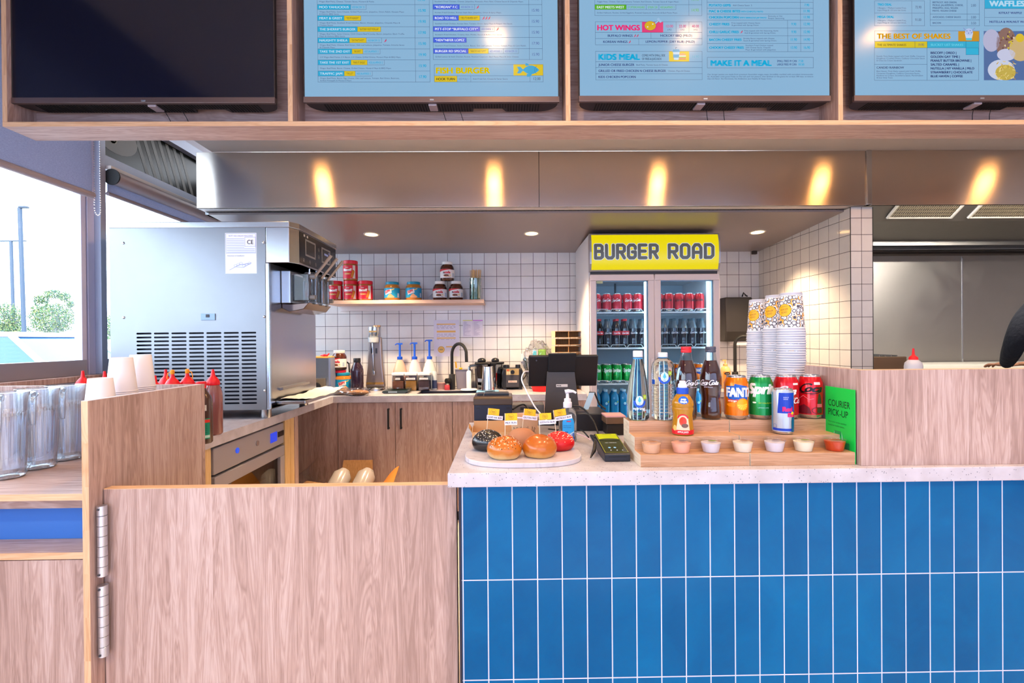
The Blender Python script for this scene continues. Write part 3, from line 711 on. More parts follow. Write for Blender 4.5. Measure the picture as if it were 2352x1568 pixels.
    a.frame(1048.8, 174.5, 1080, 188.5, 0.5, DK); a.text('ADD PICKLE  2', 1052.5, 184, 5, '4b7ea8', w=24); a.text('Hoki Fried Fish, Cheese & Tartar Sauce.', 1085, 183.2, 3.4, '38507c', w=80)
    a.line([(1216, 174.5), (1216, 188.5)], 0.5, DK); a.text('12.00', 1232, 184.3, 6.4, '2c3a50', al='C', w=15.5)
def menu_three(a):
    a.text('Veggie Patty, Cheese, Oak Leaf Lettuce, Tomato, Red Onions, Tomato Sauce & Vegan Mayo.', 1370, 5.6, 3.1, '38507c', w=189, l=1); a.text('13.90', 1597, 1.5, 6, '63c40a', al='C', w=16)
    a.frame(1365, -13, 1612, 11, 0.5, DK); a.frame(1365, 11, 1612, 36, 0.5, DK); a.line([(1582, -13), (1582, 36)], 0.5, DK)
    label_row(a, 1365, 11, 11.3, [('EAST MEETS WEST', 1437.6, 'g'), ('GF OPTIONS AVAILABLE', 1483.6, 'v'), ('GF BUN  2.50', 1512.7, 'v'), ('ADD JALAPENOS  2', 1552, 'v')])
    desc(a, 1370, 31, ['Grilled Halloumi, Rocket, Grilled Eggplant, Roasted Capsicum, Avocado & Basil Pesto Mayo.'], [186]); a.text('14.90', 1597, 26.5, 7, '63c040', al='C', w=16)
    a.frame(1366, 50.2, 1612, 74.6, 0.5, DK); a.frame(1366, 74.6, 1612, 88.7, 0.5, DK); a.frame(1366, 88.7, 1612, 103, 0.5, DK)
    a.text('HOT WINGS', 1371, 69.5, 12.3, PK, w=97, bold=0.045); a.rect(1473.5, 50.4, 1522.5, 74.4, 'e8337c', 0)
    a.ell(1492.5, 59.3, 13.5, 11, DK, 2, 22); a.ell(1492.5, 59.3, 13, 10.5, 'e0b400', 3, 22); a.line([(1504, 54), (1513, 46.5)], 4.4, DK, 2); a.line([(1504, 54), (1513, 46.5)], 3.4, '9cc6ea', 3)
    a.ell(1511.5, 44.5, 3.2, 3.2, '9cc6ea', 3, 12); a.ell(1516, 49, 3.2, 3.2, '9cc6ea', 3, 12); a.ell(1486.5, 62, 1.5, 1.5, 'e8f4ff', 4, 8); a.ell(1498.5, 55.5, 1.5, 1.5, 'e8f4ff', 4, 8)
    a.ring(1492, 58, 1.5, 1.5, 0.5, DK, 4, 8, 0, pi)
    for x in (1552.5, 1582): a.line([(x, 50.2), (x, 74.6)], 0.5, DK)
    for x, p, q in ((1537, '12.00', '6 PCS'), (1567, '22.00', '12 PCS'), (1597, '40.00', '24 PCS')): a.text(p, x, 63, 6.4, 'e04a86', al='C', w=16, bold=0.01); a.text(q, x, 70, 3.6, '38507c', al='C', w=9)
    a.line([(1494, 74.6), (1494, 88.7)], 0.5, DK); a.line([(1465.7, 88.7), (1465.7, 103)], 0.5, DK)
    a.text('BUFFALO WINGS', 1394.5, 84.6, 5.4, '24387c', w=57, bold=0.025); a.text('HICKORY BBQ (MILD)', 1516, 84.2, 5.4, '24387c', w=73, bold=0.02)
    chilli(a, 1454, 84, 0.9); chilli(a, 1460, 84, 0.9); chilli(a, 1442, 98, 0.9)
    a.text('KOREAN WINGS', 1384, 98.5, 5.4, '24387c', w=55.5, bold=0.025); a.text('LEMON PEPPER (DRY RUB) (MILD)', 1482, 98.2, 5.4, '24387c', w=113, bold=0.02)
    for y0, y1 in ((117.7, 141.5), (141.5, 155.2), (155.2, 169.2), (169.2, 183)): a.frame(1366, y0, 1612, y1, 0.5, DK)
    a.text('KIDS MEAL', 1373.5, 137, 13.4, CY, w=94, bold=0.06); a.text('COMES WITH SMALL SIDE', 1473, 129.6, 5.2, '2c3c5c', w=53.5, bold=0.01); a.text('OF FRIES & JUICE BOX', 1473, 137.6, 5.2, '2c3c5c', w=45, bold=0.01)
    a.rect(1535.5, 117.8, 1582, 141.4, YE, 0); a.text('14.90', 1597, 132.8, 6.2, '58b8d8', al='C', w=15.5)
    a.poly([(1544.5, 119), (1560, 119), (1557.5, 137.5), (1547, 137.5)], 'b8dcf4', 2); a.rect(1545, 125, 1559.3, 132.5, '14a4dc', 3); a.poly([(1543, 119.5), (1561, 119.5), (1559, 113.5), (1545, 113.5)], '14a4dc', 3); a.line([(1551, 113), (1551, 109), (1554, 108.5)], 0.8, DK, 2)
    a.ell(1566.5, 127.5, 8.4, 5.6, 'e8a878', 2, 18); a.rect(1558.5, 127.5, 1574.5, 130.2, 'e8f0e8', 4); a.rect(1558.2, 130.2, 1574.8, 132.2, '9acb20', 4); a.rect(1558.8, 132.2, 1574.4, 137, 'd8906a', 4)
    a.text('JUNIOR CHEESE BURGER', 1372.5, 151.3, 5.5, '24387c', w=82.5, bold=0.025); a.text('Beef Patty, Tomato Sauce & Cheese.', 1460, 150.6, 3.6, '38507c', w=73)
    a.text('GRILLED OR FRIED CHICKEN N CHEESE BURGER', 1372.5, 165.2, 5.5, '24387c', w=155.5, bold=0.025); a.text('Chicken, Mayo & Cheese.', 1533, 164.6, 3.6, '38507c', w=51)
    a.text('KIDS CHICKEN POPCORN', 1372.5, 179, 5.5, '24387c', w=85.5, bold=0.025)
    ys = [5.2, 18.7, 32.4, 46.2, 64.2, 82, 99.6, 118.6]
    for y0, y1 in zip(ys, ys[1:]): a.frame(1624.3, y0, 1871, y1, 0.5, DK)
    a.line([(1841.3, -10), (1841.3, 118.6)], 0.5, DK); a.line([(1811, 46.2), (1811, 118.6)], 0.5, DK); a.line([(1624.3, -10), (1624.3, 5)], 0.5, DK); a.line([(1871, -10), (1871, 5)], 0.5, DK)
    R = [('POTATO GEMS', 50, 14.6), ('MAC & CHEESE BITES', 72, 28.2), ('CHICKEN POPCORN', 68, 42.3), ('CHEESY FRIES', 46.5, 58), ('CHILLI GARLIC FRIES', 68, 75.8), ('BACON CHEESY FRIES', 74.5, 93.6), ('CHOOKY CHEESY FRIES', 79.5, 111.8)]
    for t_, w_, y in R: a.text(t_, 1629, y, 5.4, '14aada', w=w_, bold=0.05)
    a.text('Add Cheese Sauce  3', 1684, 13.8, 3.6, '38507c', w=44); a.text('WITH CHIPOTLE MAYO', 1703, 28.2, 3.4, '14aada', w=51, bold=0.04); a.text('WITH SRIRACHA JAP MAYO', 1699.5, 42.2, 3.4, '14aada', w=62, bold=0.04)
    desc(a, 1766, 38.2, ['Kentucky or Hot', 'Reaper Seasoning.'], [33, 38], 3.2, 5); desc(a, 1681, 54.2, ['Fries topped with Cheese Sauce', '& garnished with Spring Onion.'], [66, 63.5], 3.2, 5)
    desc(a, 1710.5, 72, ['Fries topped with Hot Seasoning, Garlic', 'Aioli & garnished with Spring Onion.'], [79, 73], 3.2, 5); desc(a, 1708, 89.6, ['Streaky Bacon topped with Cheese', 'Sauce & garnished with Spring Onion.'], [72, 77.5], 3.2, 5)
    desc(a, 1713, 105.6, ['Southern Fried Chicken topped', 'with Cheese Sauce, Chipotle', 'Mayo & garnished with Jalapeños.'], [64, 58, 71], 3.2, 5); chilli(a, 1701, 75, 0.9)
    for x, y, t_ in ((1856, 14, '7.90'), (1856, 28, '11.90'), (1856, 42, '11.90'), (1825.5, 58, '9.90'), (1856, 58, '12.90'), (1825.5, 76, '9.90'), (1856, 76, '12.90'), (1825.5, 93.6, '11.90'), (1856, 93.6, '14.90'), (1825.5, 112, '13.90'), (1856, 112, '16.90')): a.text(t_, x, y, 6.2, CY, al='C', w=14 if len(t_) > 4 else 11, bold=0.03)
    a.frame(1624, 131.8, 1870.5, 156, 0.6, DK); a.text('MAKE IT A MEAL', 1632.5, 151, 13, CY, w=140, bold=0.06)
    a.text('SMALL FRIES W CAN', 1786, 142.6, 5.2, '24387c', w=46, bold=0.01); a.text('LARGE FRIES W CAN', 1786, 150.4, 5.2, '24387c', w=45, bold=0.01); a.text('7.50', 1836, 142.6, 5.2, CY, w=11, bold=0.03); a.text('10.50', 1836, 150.4, 5.2, CY, w=13, bold=0.03)
    desc(a, 1624, 172.4, ['Our burger patties are made from premium Australian wagyu meat, incredibly marbled with succulent intramuscular', 'fat. Australian cows graze freely on the lush and rich pasture, then finished on the grains for at least 300 days, to ensure', 'that rich flavor. No Hormones, No Antibiotics. Just Healthy & Happy Cows.'], [246, 246, 149.5], 3.3, 5)
def menu_four(a):
    for y0, y1 in ((0.5, 28.7), (28.7, 58)): a.frame(2003, y0, 2120, y1, 0.5, DK)
    a.line([(2090, 0), (2090, 58)], 0.5, DK); a.text('TRIO DEAL', 2010, 11.4, 5.2, CY, w=33, bold=0.05); a.text('MEGA DEAL', 2010, 40, 5.2, CY, w=38, bold=0.05)
    desc(a, 2010, 18.4, ['3 Burgers, 1 Medium Loaded Fries,', '6 pcs Wings & 1.25 Litre Soft Drink.'], [67, 67], 3.3, 5.4); desc(a, 2010, 47.2, ['4 Burgers, 1 Medium Loaded Fries,', '6 pcs Wings & 1.25 Litre Soft Drink.'], [67, 67], 3.3, 5.4)
    a.text('75.90', 2105.5, 18, 6.2, '38507c', al='C', w=14); a.text('91.00', 2105, 47, 6.2, '38507c', al='C', w=14)
    for y0, y1 in ((-14, 31), (31, 44.3), (44.3, 58)): a.frame(2133, y0, 2249, y1, 0.5, DK)
    a.line([(2220, -14), (2220, 58)], 0.5, DK)
    for i, (t_, w_) in enumerate((('BEETROOT, RED ONION,', 57), ('PICKLE, JALAPEÑOS, CHEESE,', 72), ('PINEAPPLE, EGG, VEGAN', 59), ('MAYO, VEGAN CHEESE', 56))): a.text(t_, 2139, 5.6 + i * 6.5, 3.9, '38507c', w=w_, bold=0.02)
    a.text('AVOCADO, CHEESE SAUCE', 2139, 39.6, 3.9, '38507c', w=66, bold=0.02); a.text('BACON', 2139, 53.2, 3.9, '38507c', w=19, bold=0.02)
    for y, t_ in ((13.5, '2.00'), (41, '3.00'), (54.6, '3.50')): a.text(t_, 2235, y, 5.8, '38507c', al='C', w=11.5)
    a.rect(2262, -12, 2352 + 30, 18, CY, 0); a.text('WAFFLES', 2273, 12.5, 13, 'b8dcf4', w=82, bold=0.05); a.frame(2261.5, -12, 2382, 18, 0.5, DK)
    a.frame(2261, 18, 2382, 38.3, 0.5, DK); a.frame(2261, 38.3, 2382, 58.3, 0.5, DK); a.text('KITKAT WAFFLE', 2295, 30.4, 5.2, '2e3f86', w=54, bold=0.03); a.text('NUTELLA & WALNUT WAFFLE', 2273, 51, 5.2, '2e3f86', w=98, bold=0.03)
    a.frame(2003, 69.8, 2248.5, 94, 0.6, DK); a.text('THE BEST OF SHAKES', 2009, 87.6, 12, 'e0a000', w=171, bold=0.045); a.rect(2199, 70.4, 2248, 93.8, 'cf9400', 0)
    a.poly([(2214, 74), (2234, 74), (2230, 91), (2218, 91)], 'c8dcf8', 2); a.ell(2224, 72, 9, 8, 'b8c8f0', 3, 18); a.rect(2217, 86.5, 2230.5, 91.5, '46c8e8', 3); a.line([(2211, 63), (2218, 70)], 1.6, '8090d0', 2); a.line([(2238, 63), (2231, 70)], 1.6, '8090d0', 2)
    for q in ((2219, 70), (2227, 69), (2223, 75), (2230, 74)): a.ell(q[0], q[1], 1.3, 1.3, '6a78c0', 4, 8)
    a.rect(2003, 94.4, 2097, 109, 'd8c400', 0); a.rect(2097, 94.4, 2126, 109, 'd8c400', 0); a.frame(2003, 94, 2097, 109, 0.6, DK); a.frame(2097, 94, 2126, 109, 0.6, DK); a.text('THE ULTIMATE SHAKES', 2008.5, 104.6, 5.2, '6a5a1c', w=68, bold=0.02); a.text('19.90', 2111.5, 104.8, 6, '4c5070', al='C', w=13.5)
    a.rect(2126, 94.4, 2247.5, 109, '20b0d8', 0); a.rect(2217, 109, 2247.5, 125, '14b4e0', 0); a.frame(2126, 94, 2217, 109, 0.5, DK); a.frame(2217, 94, 2247.5, 125, 0.5, DK); a.text('BUCKET LIST SHAKES', 2135, 104.5, 5.4, '6fd4ec', w=75, bold=0.02)
    a.frame(2002, 109, 2125.5, 147, 0.5, DK); a.frame(2002, 147, 2125.5, 184, 0.5, DK); a.frame(2125.5, 109, 2246.5, 184, 0.5, DK)
    desc(a, 2007, 129.8, ['Nutella Thick Shake topped with Fresh Waffle, Cinnamon', 'Doughnut, Crushed Oreos, Cadbury Chocolate Sauce', '& Oreo Ice Cream Sandwich.'], [113, 113, 60], 3.2, 5.0)
    a.text('CANDID RAINBOW', 2007, 157, 5.2, '2e3f70', w=64, bold=0.02); desc(a, 2007, 164.4, ['Blue Heaven Thick Shake topped with Fresh Waffle,', 'Cinnamon Doughnut, Cadbury Chocolate Sauce,', 'Rainbow Ice Cream, Strawberry Sauce, Marshmallow', '& Sour Strip Toast.'], [104, 101, 109, 38], 3.2, 5.0)
    L = [('BISCOFF | OREO |', 60), ('GOLDEN GAY TIME |', 68), ('PEANUT BUTTER BROWNIE |', 95), ('SALTED CARAMEL |', 66), ('NUTELLA | NY VANILLA | MILO', 102), ('STRAWBERRY | CHOCOLATE', 98), ('BLUE HAVEN | COFFEE', 75)]
    for i, (t_, w_) in enumerate(L): a.text(t_, 2134, 123 + i * 9, 5.3, '333c72', w=w_, bold=0.035)
    a.rect(2259, 70, 2382, 184, '4a6ca4', 0)
    rnd = random.Random(4)
    for cx, cy, rx, ry, c, l in ((2277, 92, 20, 26, 'b8b8d8', 1), (2312, 100, 24, 38, '8a6a62', 1), (2312, 125, 22, 14, 'c8cce8', 2), (2300, 160, 32, 36, 'ccd4ec', 1), (2310, 166, 24, 30, 'c8b048', 2), (2345, 110, 26, 30, 'd0b47c', 2), (2344, 86, 10, 10, 'e0c020', 3)): a.ell(cx, min(cy, 184 - ry * 0.6), rx, min(ry, 184 - min(cy, 184 - ry * 0.6)), c, l)
    for k in range(46):
        x, y = rnd.uniform(2288, 2334), rnd.uniform(140, 180); t = rnd.uniform(0, pi); a.line([(x, y), (x + 7 * cos(t), min(183, y + 6 * sin(t)))], 1.5, rnd.choice(['e8cc60', 'f0dc90', 'b89030']), 3)
    for k in range(30):
        x, y = rnd.uniform(2294, 2330), rnd.uniform(72, 112); a.ell(x, y, rnd.uniform(1, 3), rnd.uniform(1, 3), rnd.choice(['5a3830', 'e8d8d0', '7a4a38', 'd8c040']), 3, 8)
shell_on = mat('lit_screen', '000000', 0.16, em='8fbfe4', es=0.66)
shell_off = mat('dark_screen', '0a0d20', 0.14)
def screen(px0, px1, yb, menu, label, notch=True, tab=0.5):
    A = W(px0, yb, TVY); B = W(px1, yb, TVY); z0 = W((px0 + px1) / 2, yb, TVY).z; wd = B.x - A.x; ht = 0.56
    t = thing('menu_screen', label, 'screen', (A.x, 1.866, z0 - 0.012), 0, 'wall menu screens')
    d = 0.012
    MB().box(0.005, wd - 0.005, 0, 0.006, d, d + ht).build('display', shell_on if menu else shell_off, t)
    mb = MB(); mb.box(0, wd, -0.003, 0.010, -0.010, d, bez); mb.box(0, 0.005, -0.001, 0.010, d, d + ht, tvb); mb.box(wd - 0.005, wd, -0.001, 0.010, d, d + ht, tvb); mb.box(0, wd, -0.001, 0.010, d + ht, d + ht + 0.006, tvb)
    mb.build('bezel', None, t, bevel=0.0015)
    MB().box(wd / 2 - 0.008, wd / 2 + 0.008, -0.0045, -0.003, -0.004, 0.002).build('badge', steel_m, t, bevel=0.001)
    # rear shell with rounded corners, and a notch where the sockets are
    pl = [(0.006, 0.0101)]; r = 0.06
    for k in range(9):
        a = pi + pi / 2 * k / 8; pl.append((0.006 + 0.075 * (1 + cos(a)), 0.082 + 0.0 + 0.062 * (-0 - sin(a) * 0) if False else 0.020 + 0.060 * sin(pi / 2 * k / 8)))
    pl.append((wd * 0.655, 0.080))
    if notch: pl += [(wd * 0.66, 0.055), (wd * 0.775, 0.055), (wd * 0.79, 0.080)]
    for k in range(9): pl.append((wd - 0.006 - 0.075 * (1 - sin(pi / 2 * k / 8)), 0.020 + 0.060 * cos(pi / 2 * k / 8)))
    pl.append((wd - 0.006, 0.0101))
    sh = MB().prism(pl, -0.008, d + ht - 0.05, 'Z').build('rear_shell', tvb, t)
    mb = MB(); n = 78
    for k in range(n):
        x = 0.07 + (wd - 0.14) * k / n
        y1 = 0.048 if notch and 0.65 * wd < x < 0.79 * wd else 0.074
        mb.box(x, x + 0.0045, 0.018, y1, -0.0095, -0.008)
    mb.build('vent_slots', mat('vent_black', '0a0808', 0.8), sh)
    mb = MB(); x = wd * tab; mb.box(x - 0.016, x + 0.016, 0.012, 0.060, -0.016, -0.008); mb.build('lug', mat('pale_lug', 'b8aab0', 0.4, 0.3), t, bevel=0.002)
    for q in (0.53, 0.60):
        x = wd * q; MB().tube([(x, 0.06, 0.0), (x + 0.01, 0.078, -0.03), (x + 0.02, 0.088, -0.06), (x + 0.03, 0.092, -0.072)], 0.0012, 6).build('cable', blk_m, t)
    if menu:
        a = Art(down=True); menu(a)
        s = TVY / F; u0 = (px0 + px1) / 2
        # artwork in screen units (one unit = s metres), origin at the bottom centre of the display
        a.build('menu_artwork', lambda u, v, l: (wd / 2 + (u - u0) * s, -0.0002 - l * 0.00012, d + (yb - v) * s), t, matf=lit_ink)
    return t
screen(27, 632, 224, None, 'switched-off black menu screen, leftmost in the overhead bulkhead', tab=0.52)
screen(697, 1285, 222, menu_two, 'menu screen listing burgers and a blue fish picture', tab=0.5)
screen(1329, 1908, 220, menu_three, 'menu screen headed hot wings, kids meal and make it a meal', tab=0.49)
screen(1961, 2545, 219, menu_four, 'menu screen about shakes and waffles with a food photo', tab=0.5)
# ------------------------------------------------------------------ dining ceiling downlights (warm)
lamp_w = mat('dining_lens', 'ffffff', 0.5, em='ffb868', es=90)
for i, px in enumerate((748, 1138, 1515, 1895, 2280)):
    downlight((px - 1160) / F * 3.45, 2.35, 2.4155, 0.05, 'warm downlight in the low soffit behind the menu bulkhead, ' + ['leftmost', 'second from the left', 'middle one', 'second from the right', 'rightmost'][i], 14, 'soffit downlights', em=lamp_w, spot=2.4)
for i, x in enumerate((-0.035, 1.01, 2.04)):
    downlight(x, 1.09, 2.949, 0.05, 'warm downlight close in front of the menu bulkhead, ' + ['leftmost', 'middle one', 'rightmost'][i] + ' of three', 44, 'bulkhead downlights', em=lamp_w, spot=2.2)
for i, x in enumerate((-1.3, 0.7, 2.7)):  # unseen row, added for warm fill from the customer side
    downlight(x, -0.9, 2.949, 0.06, 'added unseen warm downlight over the customer side, ' + ['leftmost', 'middle one', 'rightmost'][i] + ' of its row', 120, 'added dining downlights', em=lamp_w, spot=2.4)
# ------------------------------------------------------------------ roller blinds
bl_f = mat('blind_fabric', 'a0a0b0', 0.9)
lk(bl_f, ramp(bl_f, noise(bl_f, coords(bl_f, (30, 30, 160)), 4, 3), [(0.3, '74768a'), (0.7, 'a4a6ba')]), BS(bl_f).inputs['Base Color'])
BS(bl_f).inputs['Transmission Weight'].default_value = 0.0
tb = MT['blind_fabric'].node_tree
# woven cloth lets some daylight through: translucent share
o_ = [n for n in tb.nodes if n.type == 'OUTPUT_MATERIAL'][0]; mx = tb.nodes.new('ShaderNodeMixShader'); tl = tb.nodes.new('ShaderNodeBsdfTranslucent'); tl.inputs[0].default_value = lin('a8a8b8')
mx.inputs[0].default_value = 0.5; tb.links.new(BS(bl_f).outputs[0], mx.inputs[1]); tb.links.new(tl.outputs[0], mx.inputs[2]); tb.links.new(mx.outputs[0], o_.inputs[0])
bar_m = mat('blind_bar', 'a09498', 0.45)
t = thing('roller_blind', 'grey roller blind lowered over the front window with a bead chain', 'blind')
ye = WX(213, 450, -2.0).y; zb1 = WX(213, 445, -2.0).z
MB().box(-2.0015, -1.9985, -1.2, ye - 0.005, zb1, 2.94).build('cloth', bl_f, t)
MB().cyl((-2.0, -1.2, zb1 - 0.008), (-2.0, ye, zb1 - 0.008), 0.016, 12).build('bottom_bar', bar_m, t)
mb = MB(); xc = -2.0
za, zc_ = WX(218, 330, xc).z, WX(218, 480, xc).z; yc = WX(212, 470, xc).y; yd = WX(226, 470, xc).y
pts = [(xc + 0.01, yc, 2.93 - 0.012 * k) for k in range(int((2.93 - zc_) / 0.012))] + [(xc + 0.01, yc + (yd - yc) * (1 - cos(pi * k / 8)) / 2, zc_ - 0.03 * sin(pi * k / 8)) for k in range(9)] + [(xc + 0.01, yd, zc_ + 0.012 * k) for k in range(int((2.93 - zc_) / 0.012))]
for p in pts: mb.ell(p, (0.0028, 0.0028, 0.0034), 6, 4)
mb.build('bead_chain', mat('chain_beads', 'cfc6c8', 0.3, 0.6), t)
t = thing('roller_blind', 'rolled-up grey blind with a white head rail under the transom', 'blind')
MB().box(-2.09, -2.045, Y3 + 0.002, 3.87, 2.205, 2.224).build('head_rail', mat('white_rail', 'd8d2ce', 0.4), t, bevel=0.002)
MB().cyl((-2.045, Y3 + 0.01, 2.165), (-2.045, 3.87, 2.165), 0.036, 20).build('roll', bar_m, t, smooth=40)
MB().cyl((-2.045, Y3 + 0.002, 2.165), (-2.045, Y3 + 0.010, 2.165), 0.042, 20).build('end_cap', blk_m, t)
MB().box(-2.074, -2.071, Y3 + 0.01, 3.87, 2.085, 2.165).build('cloth', bl_f, t)
MB().cyl((-2.0725, Y3 + 0.01, 2.08), (-2.0725, 3.87, 2.08), 0.010, 12).build('bottom_bar', bar_m, t)
# ------------------------------------------------------------------ soft serve machine on the left bench
YN, YR = 2.47, 3.07; XF, XB, XH = -1.184, -1.975, -1.055
zbm, ztm = 0.956, 1.902
t = thing('soft_serve_machine', 'large stainless soft serve machine with slotted side panel on the left worktop', 'ice cream machine', (-1.58, 2.77, ZB))
def L_(x, y, z): return (x + 1.58, y - 2.77, z - ZB)
def at(mb): mb.T = Matrix.Translation((1.58, -2.77, -ZB)); return mb
# side panel with real slots
mb = at(MB()); k = YN / F; xp0, xp1 = XB, W(611, 700, YN).x
sx_ = W(313.3, 766, YN).x; pit, sw, sh, pz = 39.4 * k, 33.8 * k, 4.3 * k, 8.91 * k
zt_ = W(313, 766, YN).z + pz / 2; zl = zt_ - 19 * pz; ox = sx_ - (pit - sw) / 2
def q4(x0, x1, z0, z1): mb.add([(x0, YN, z0), (x1, YN, z0), (x1, YN, z1), (x0, YN, z1)], [(0, 1, 2, 3)])
q4(xp0, xp1, zt_, ztm - 0.03); q4(xp0, xp1, zbm, zl); q4(xp0, ox, zl, zt_); q4(ox + 7 * pit, xp1, zl, zt_)
for i in range(7):
    for j in range(19):
        cx, cz = ox + (i + 0.5) * pit, zt_ - (j + 0.5) * pz; inn = []; out = []
        N = 16
        for n in range(N):
            a = 2 * pi * n / N; ca, sa = cos(a), sin(a); r = sh / 2
            inn.append((cx + (sw / 2 - r) * (1 if ca > 0 else -1) + r * ca, cz + r * sa))
            m_ = max(abs(ca), abs(sa)); out.append((cx + pit / 2 * max(-1, min(1, ca / m_)), cz + pz / 2 * max(-1, min(1, sa / m_))))
        vs = [(p[0], YN, p[1]) for p in inn] + [(p[0], YN, p[1]) for p in out] + [(p[0], YN + 0.004, p[1]) for p in inn]
        mb.add(vs, [(n, (n + 1) % N, N + (n + 1) % N, N + n) for n in range(N)] + [(n, (n + 1) % N, 2 * N + (n + 1) % N, 2 * N + n) for n in range(N)])
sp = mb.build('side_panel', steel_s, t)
for px, py in ((283, 558), (605, 557), (284, 729), (607, 727), (608, 897)):
    p = W(px, py, YN); at(MB()).ell((p.x, YN - 0.001, p.z), (0.007, 0.004, 0.007), 12, 6).build('screw', chrome, sp, smooth=60)
at(MB()).box(XB + 0.02, XF - 0.03, YN + 0.03, YR - 0.02, zbm + 0.01, ztm - 0.06).build('inner_chassis', mat('dark_chassis', '191a2c', 0.6), t)
mb = at(MB()); mb.box(XB, XF - 0.024, YR - 0.004, YR, zbm, ztm - 0.02); mb.box(XB, XB + 0.003, YN + 0.001, YR - 0.004, zbm, ztm - 0.02); mb.box(XB, XF - 0.002, YN + 0.002, YR, zbm, zbm + 0.004)
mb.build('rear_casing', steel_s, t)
mb = at(MB()); mb.box(XF - 0.023, XF, YN, YN + 0.02, zbm, 1.695)
mb.build('corner_post', mat('bright_post', 'c8dcf0', 0.25, 0.8), t, bevel=0.004)
at(MB()).box(XF - 0.02, XF - 0.001, YN + 0.02, YR, zbm + 0.03, 1.695).build('front_panel', steel_m, t)
hp = [(xp1 + 0.002, YN), (-1.082, YN), (XH, YN + 0.055), (XH, YR), (xp1 + 0.002, YR)]
at(MB()).prism(hp, 1.695, ztm - 0.028, 'Z').build('head', steel_m, t, bevel=0.003)
lp = [(XB - 0.004, YN - 0.004), (-1.080, YN - 0.004), (XH + 0.004, YN + 0.053), (XH + 0.004, YR + 0.004), (XB - 0.004, YR + 0.004)]
at(MB()).prism(lp, ztm - 0.03, ztm, 'Z').build('lid', steel_m, t, bevel=0.003)
# control panel on the face that looks right
a = Art(); P_ = lambda px, py: (WX(px, py, XH).y, WX(px, py, XH).z)
a.poly([(YN + 0.06, 1.705), (YR - 0.004, 1.700), (YR - 0.004, 1.868), (YN + 0.06, 1.868)], '22211f', 0)
for y0, y1 in ((2.60, 2.74), (2.83, 2.97)):
    a.rect(y0, 1.752, y1, 1.842, '8e8c8c', 1); a.rect(y0 + 0.012, 1.762, y1 - 0.012, 1.832, '3a352c', 2)
a.rect(2.87, 1.80, 2.93, 1.812, 'a8b8f0', 3); a.rect(2.935, 1.812, 2.955, 1.826, '7d88c0', 3)
a.rect(2.58, 1.850, 2.60, 1.862, 'bfbcb8', 1); a.rect(2.62, 1.850, 2.64, 1.862, 'bfbcb8', 1)
for c, z in ((2.785, 1.815), (2.785, 1.775), (2.58, 1.725), (2.66, 1.725), (2.74, 1.725), (3.01, 1.815), (3.01, 1.775)):
    a.ring(c, z, 0.012, 0.010, 0.002, '9a948c', 2); a.ell(c, z, 0.004, 0.004, '9a948c', 2, 8)
a.build('control_panel', lambda u, v, l: L_(XH + 0.0008 + l * 0.0006, u, v), t, matf=gloss_ink)
# dispensing head
at(MB()).box(XF, XF + 0.05, 2.60, 2.95, 1.50, 1.675).build('dispenser_plate', steel_m, t, bevel=0.004)
mb = at(MB()); mb.box(XF + 0.05, -1.045, 2.62, 2.93, 1.515, 1.660)
for y in (2.68, 2.775, 2.87): mb.lathe([(0.03, 1.50), (0.03, 1.67), (0.024, 1.675)], 16, None, o=(-1.062, y, 0))
mb.build('dispenser_block', mat('clear_acrylic', 'e8ecee', 0.05, trans=0.95, ior=1.4), t, bevel=0.004)
at(MB()).prism([(XF, 1.50), (XF + 0.05, 1.497), (-1.04, 1.505), (-1.07, 1.470), (XF + 0.04, 1.455), (XF, 1.475)], 2.61, 2.94, 'Y').build('spout_tray', mat('smoked_base', '5d4c48', 0.15, 0.6), t, bevel=0.003)
for y in (2.68, 2.775, 2.87):
    o = at(MB()).tube([(-1.055, y, 1.635), (-1.03, y, 1.662), (-0.945, y, 1.765)], 0.0085, 4).build('lever', mat('lever_steel', 'b8aeaa', 0.35, 0.6), t)
    at(MB()).cyl((-1.065, y, 1.62), (-1.065, y, 1.72), 0.005, 8).build('draw_rod', chrome, o)
for y in (2.64, 2.91):
    for z in (1.535, 1.645): at(MB()).cyl((-1.05, y, z), (-1.018, y, z), 0.013, 12).build('clamp_knob', mat('grey_knob', '8c8784', 0.25), t, smooth=40)
at(MB()).box(XF, -1.034, 2.53, 3.06, 0.975, 0.993).build('drip_tray', steel_m, t, bevel=0.003)
at(MB()).prism([(XF - 0.0005, 1.055), (XF + 0.014, 1.058), (XF + 0.016, 1.046), (XF - 0.0005, 1.040)], 2.58, 2.93, 'Y').build('tray_bracket', mat('bracket_grey', '8b8684', 0.35, 0.5), t)
for x, y in ((-1.235, 2.53), (-1.235, 3.0), (-1.9, 2.53), (-1.9, 3.0)):
    at(MB()).lathe([(0.024, ZB + 0.0005), (0.026, ZB + 0.004), (0.026, zbm + 0.001)], 20, None, o=(x, y, 0)).build('foot', steel_m, t, smooth=40)
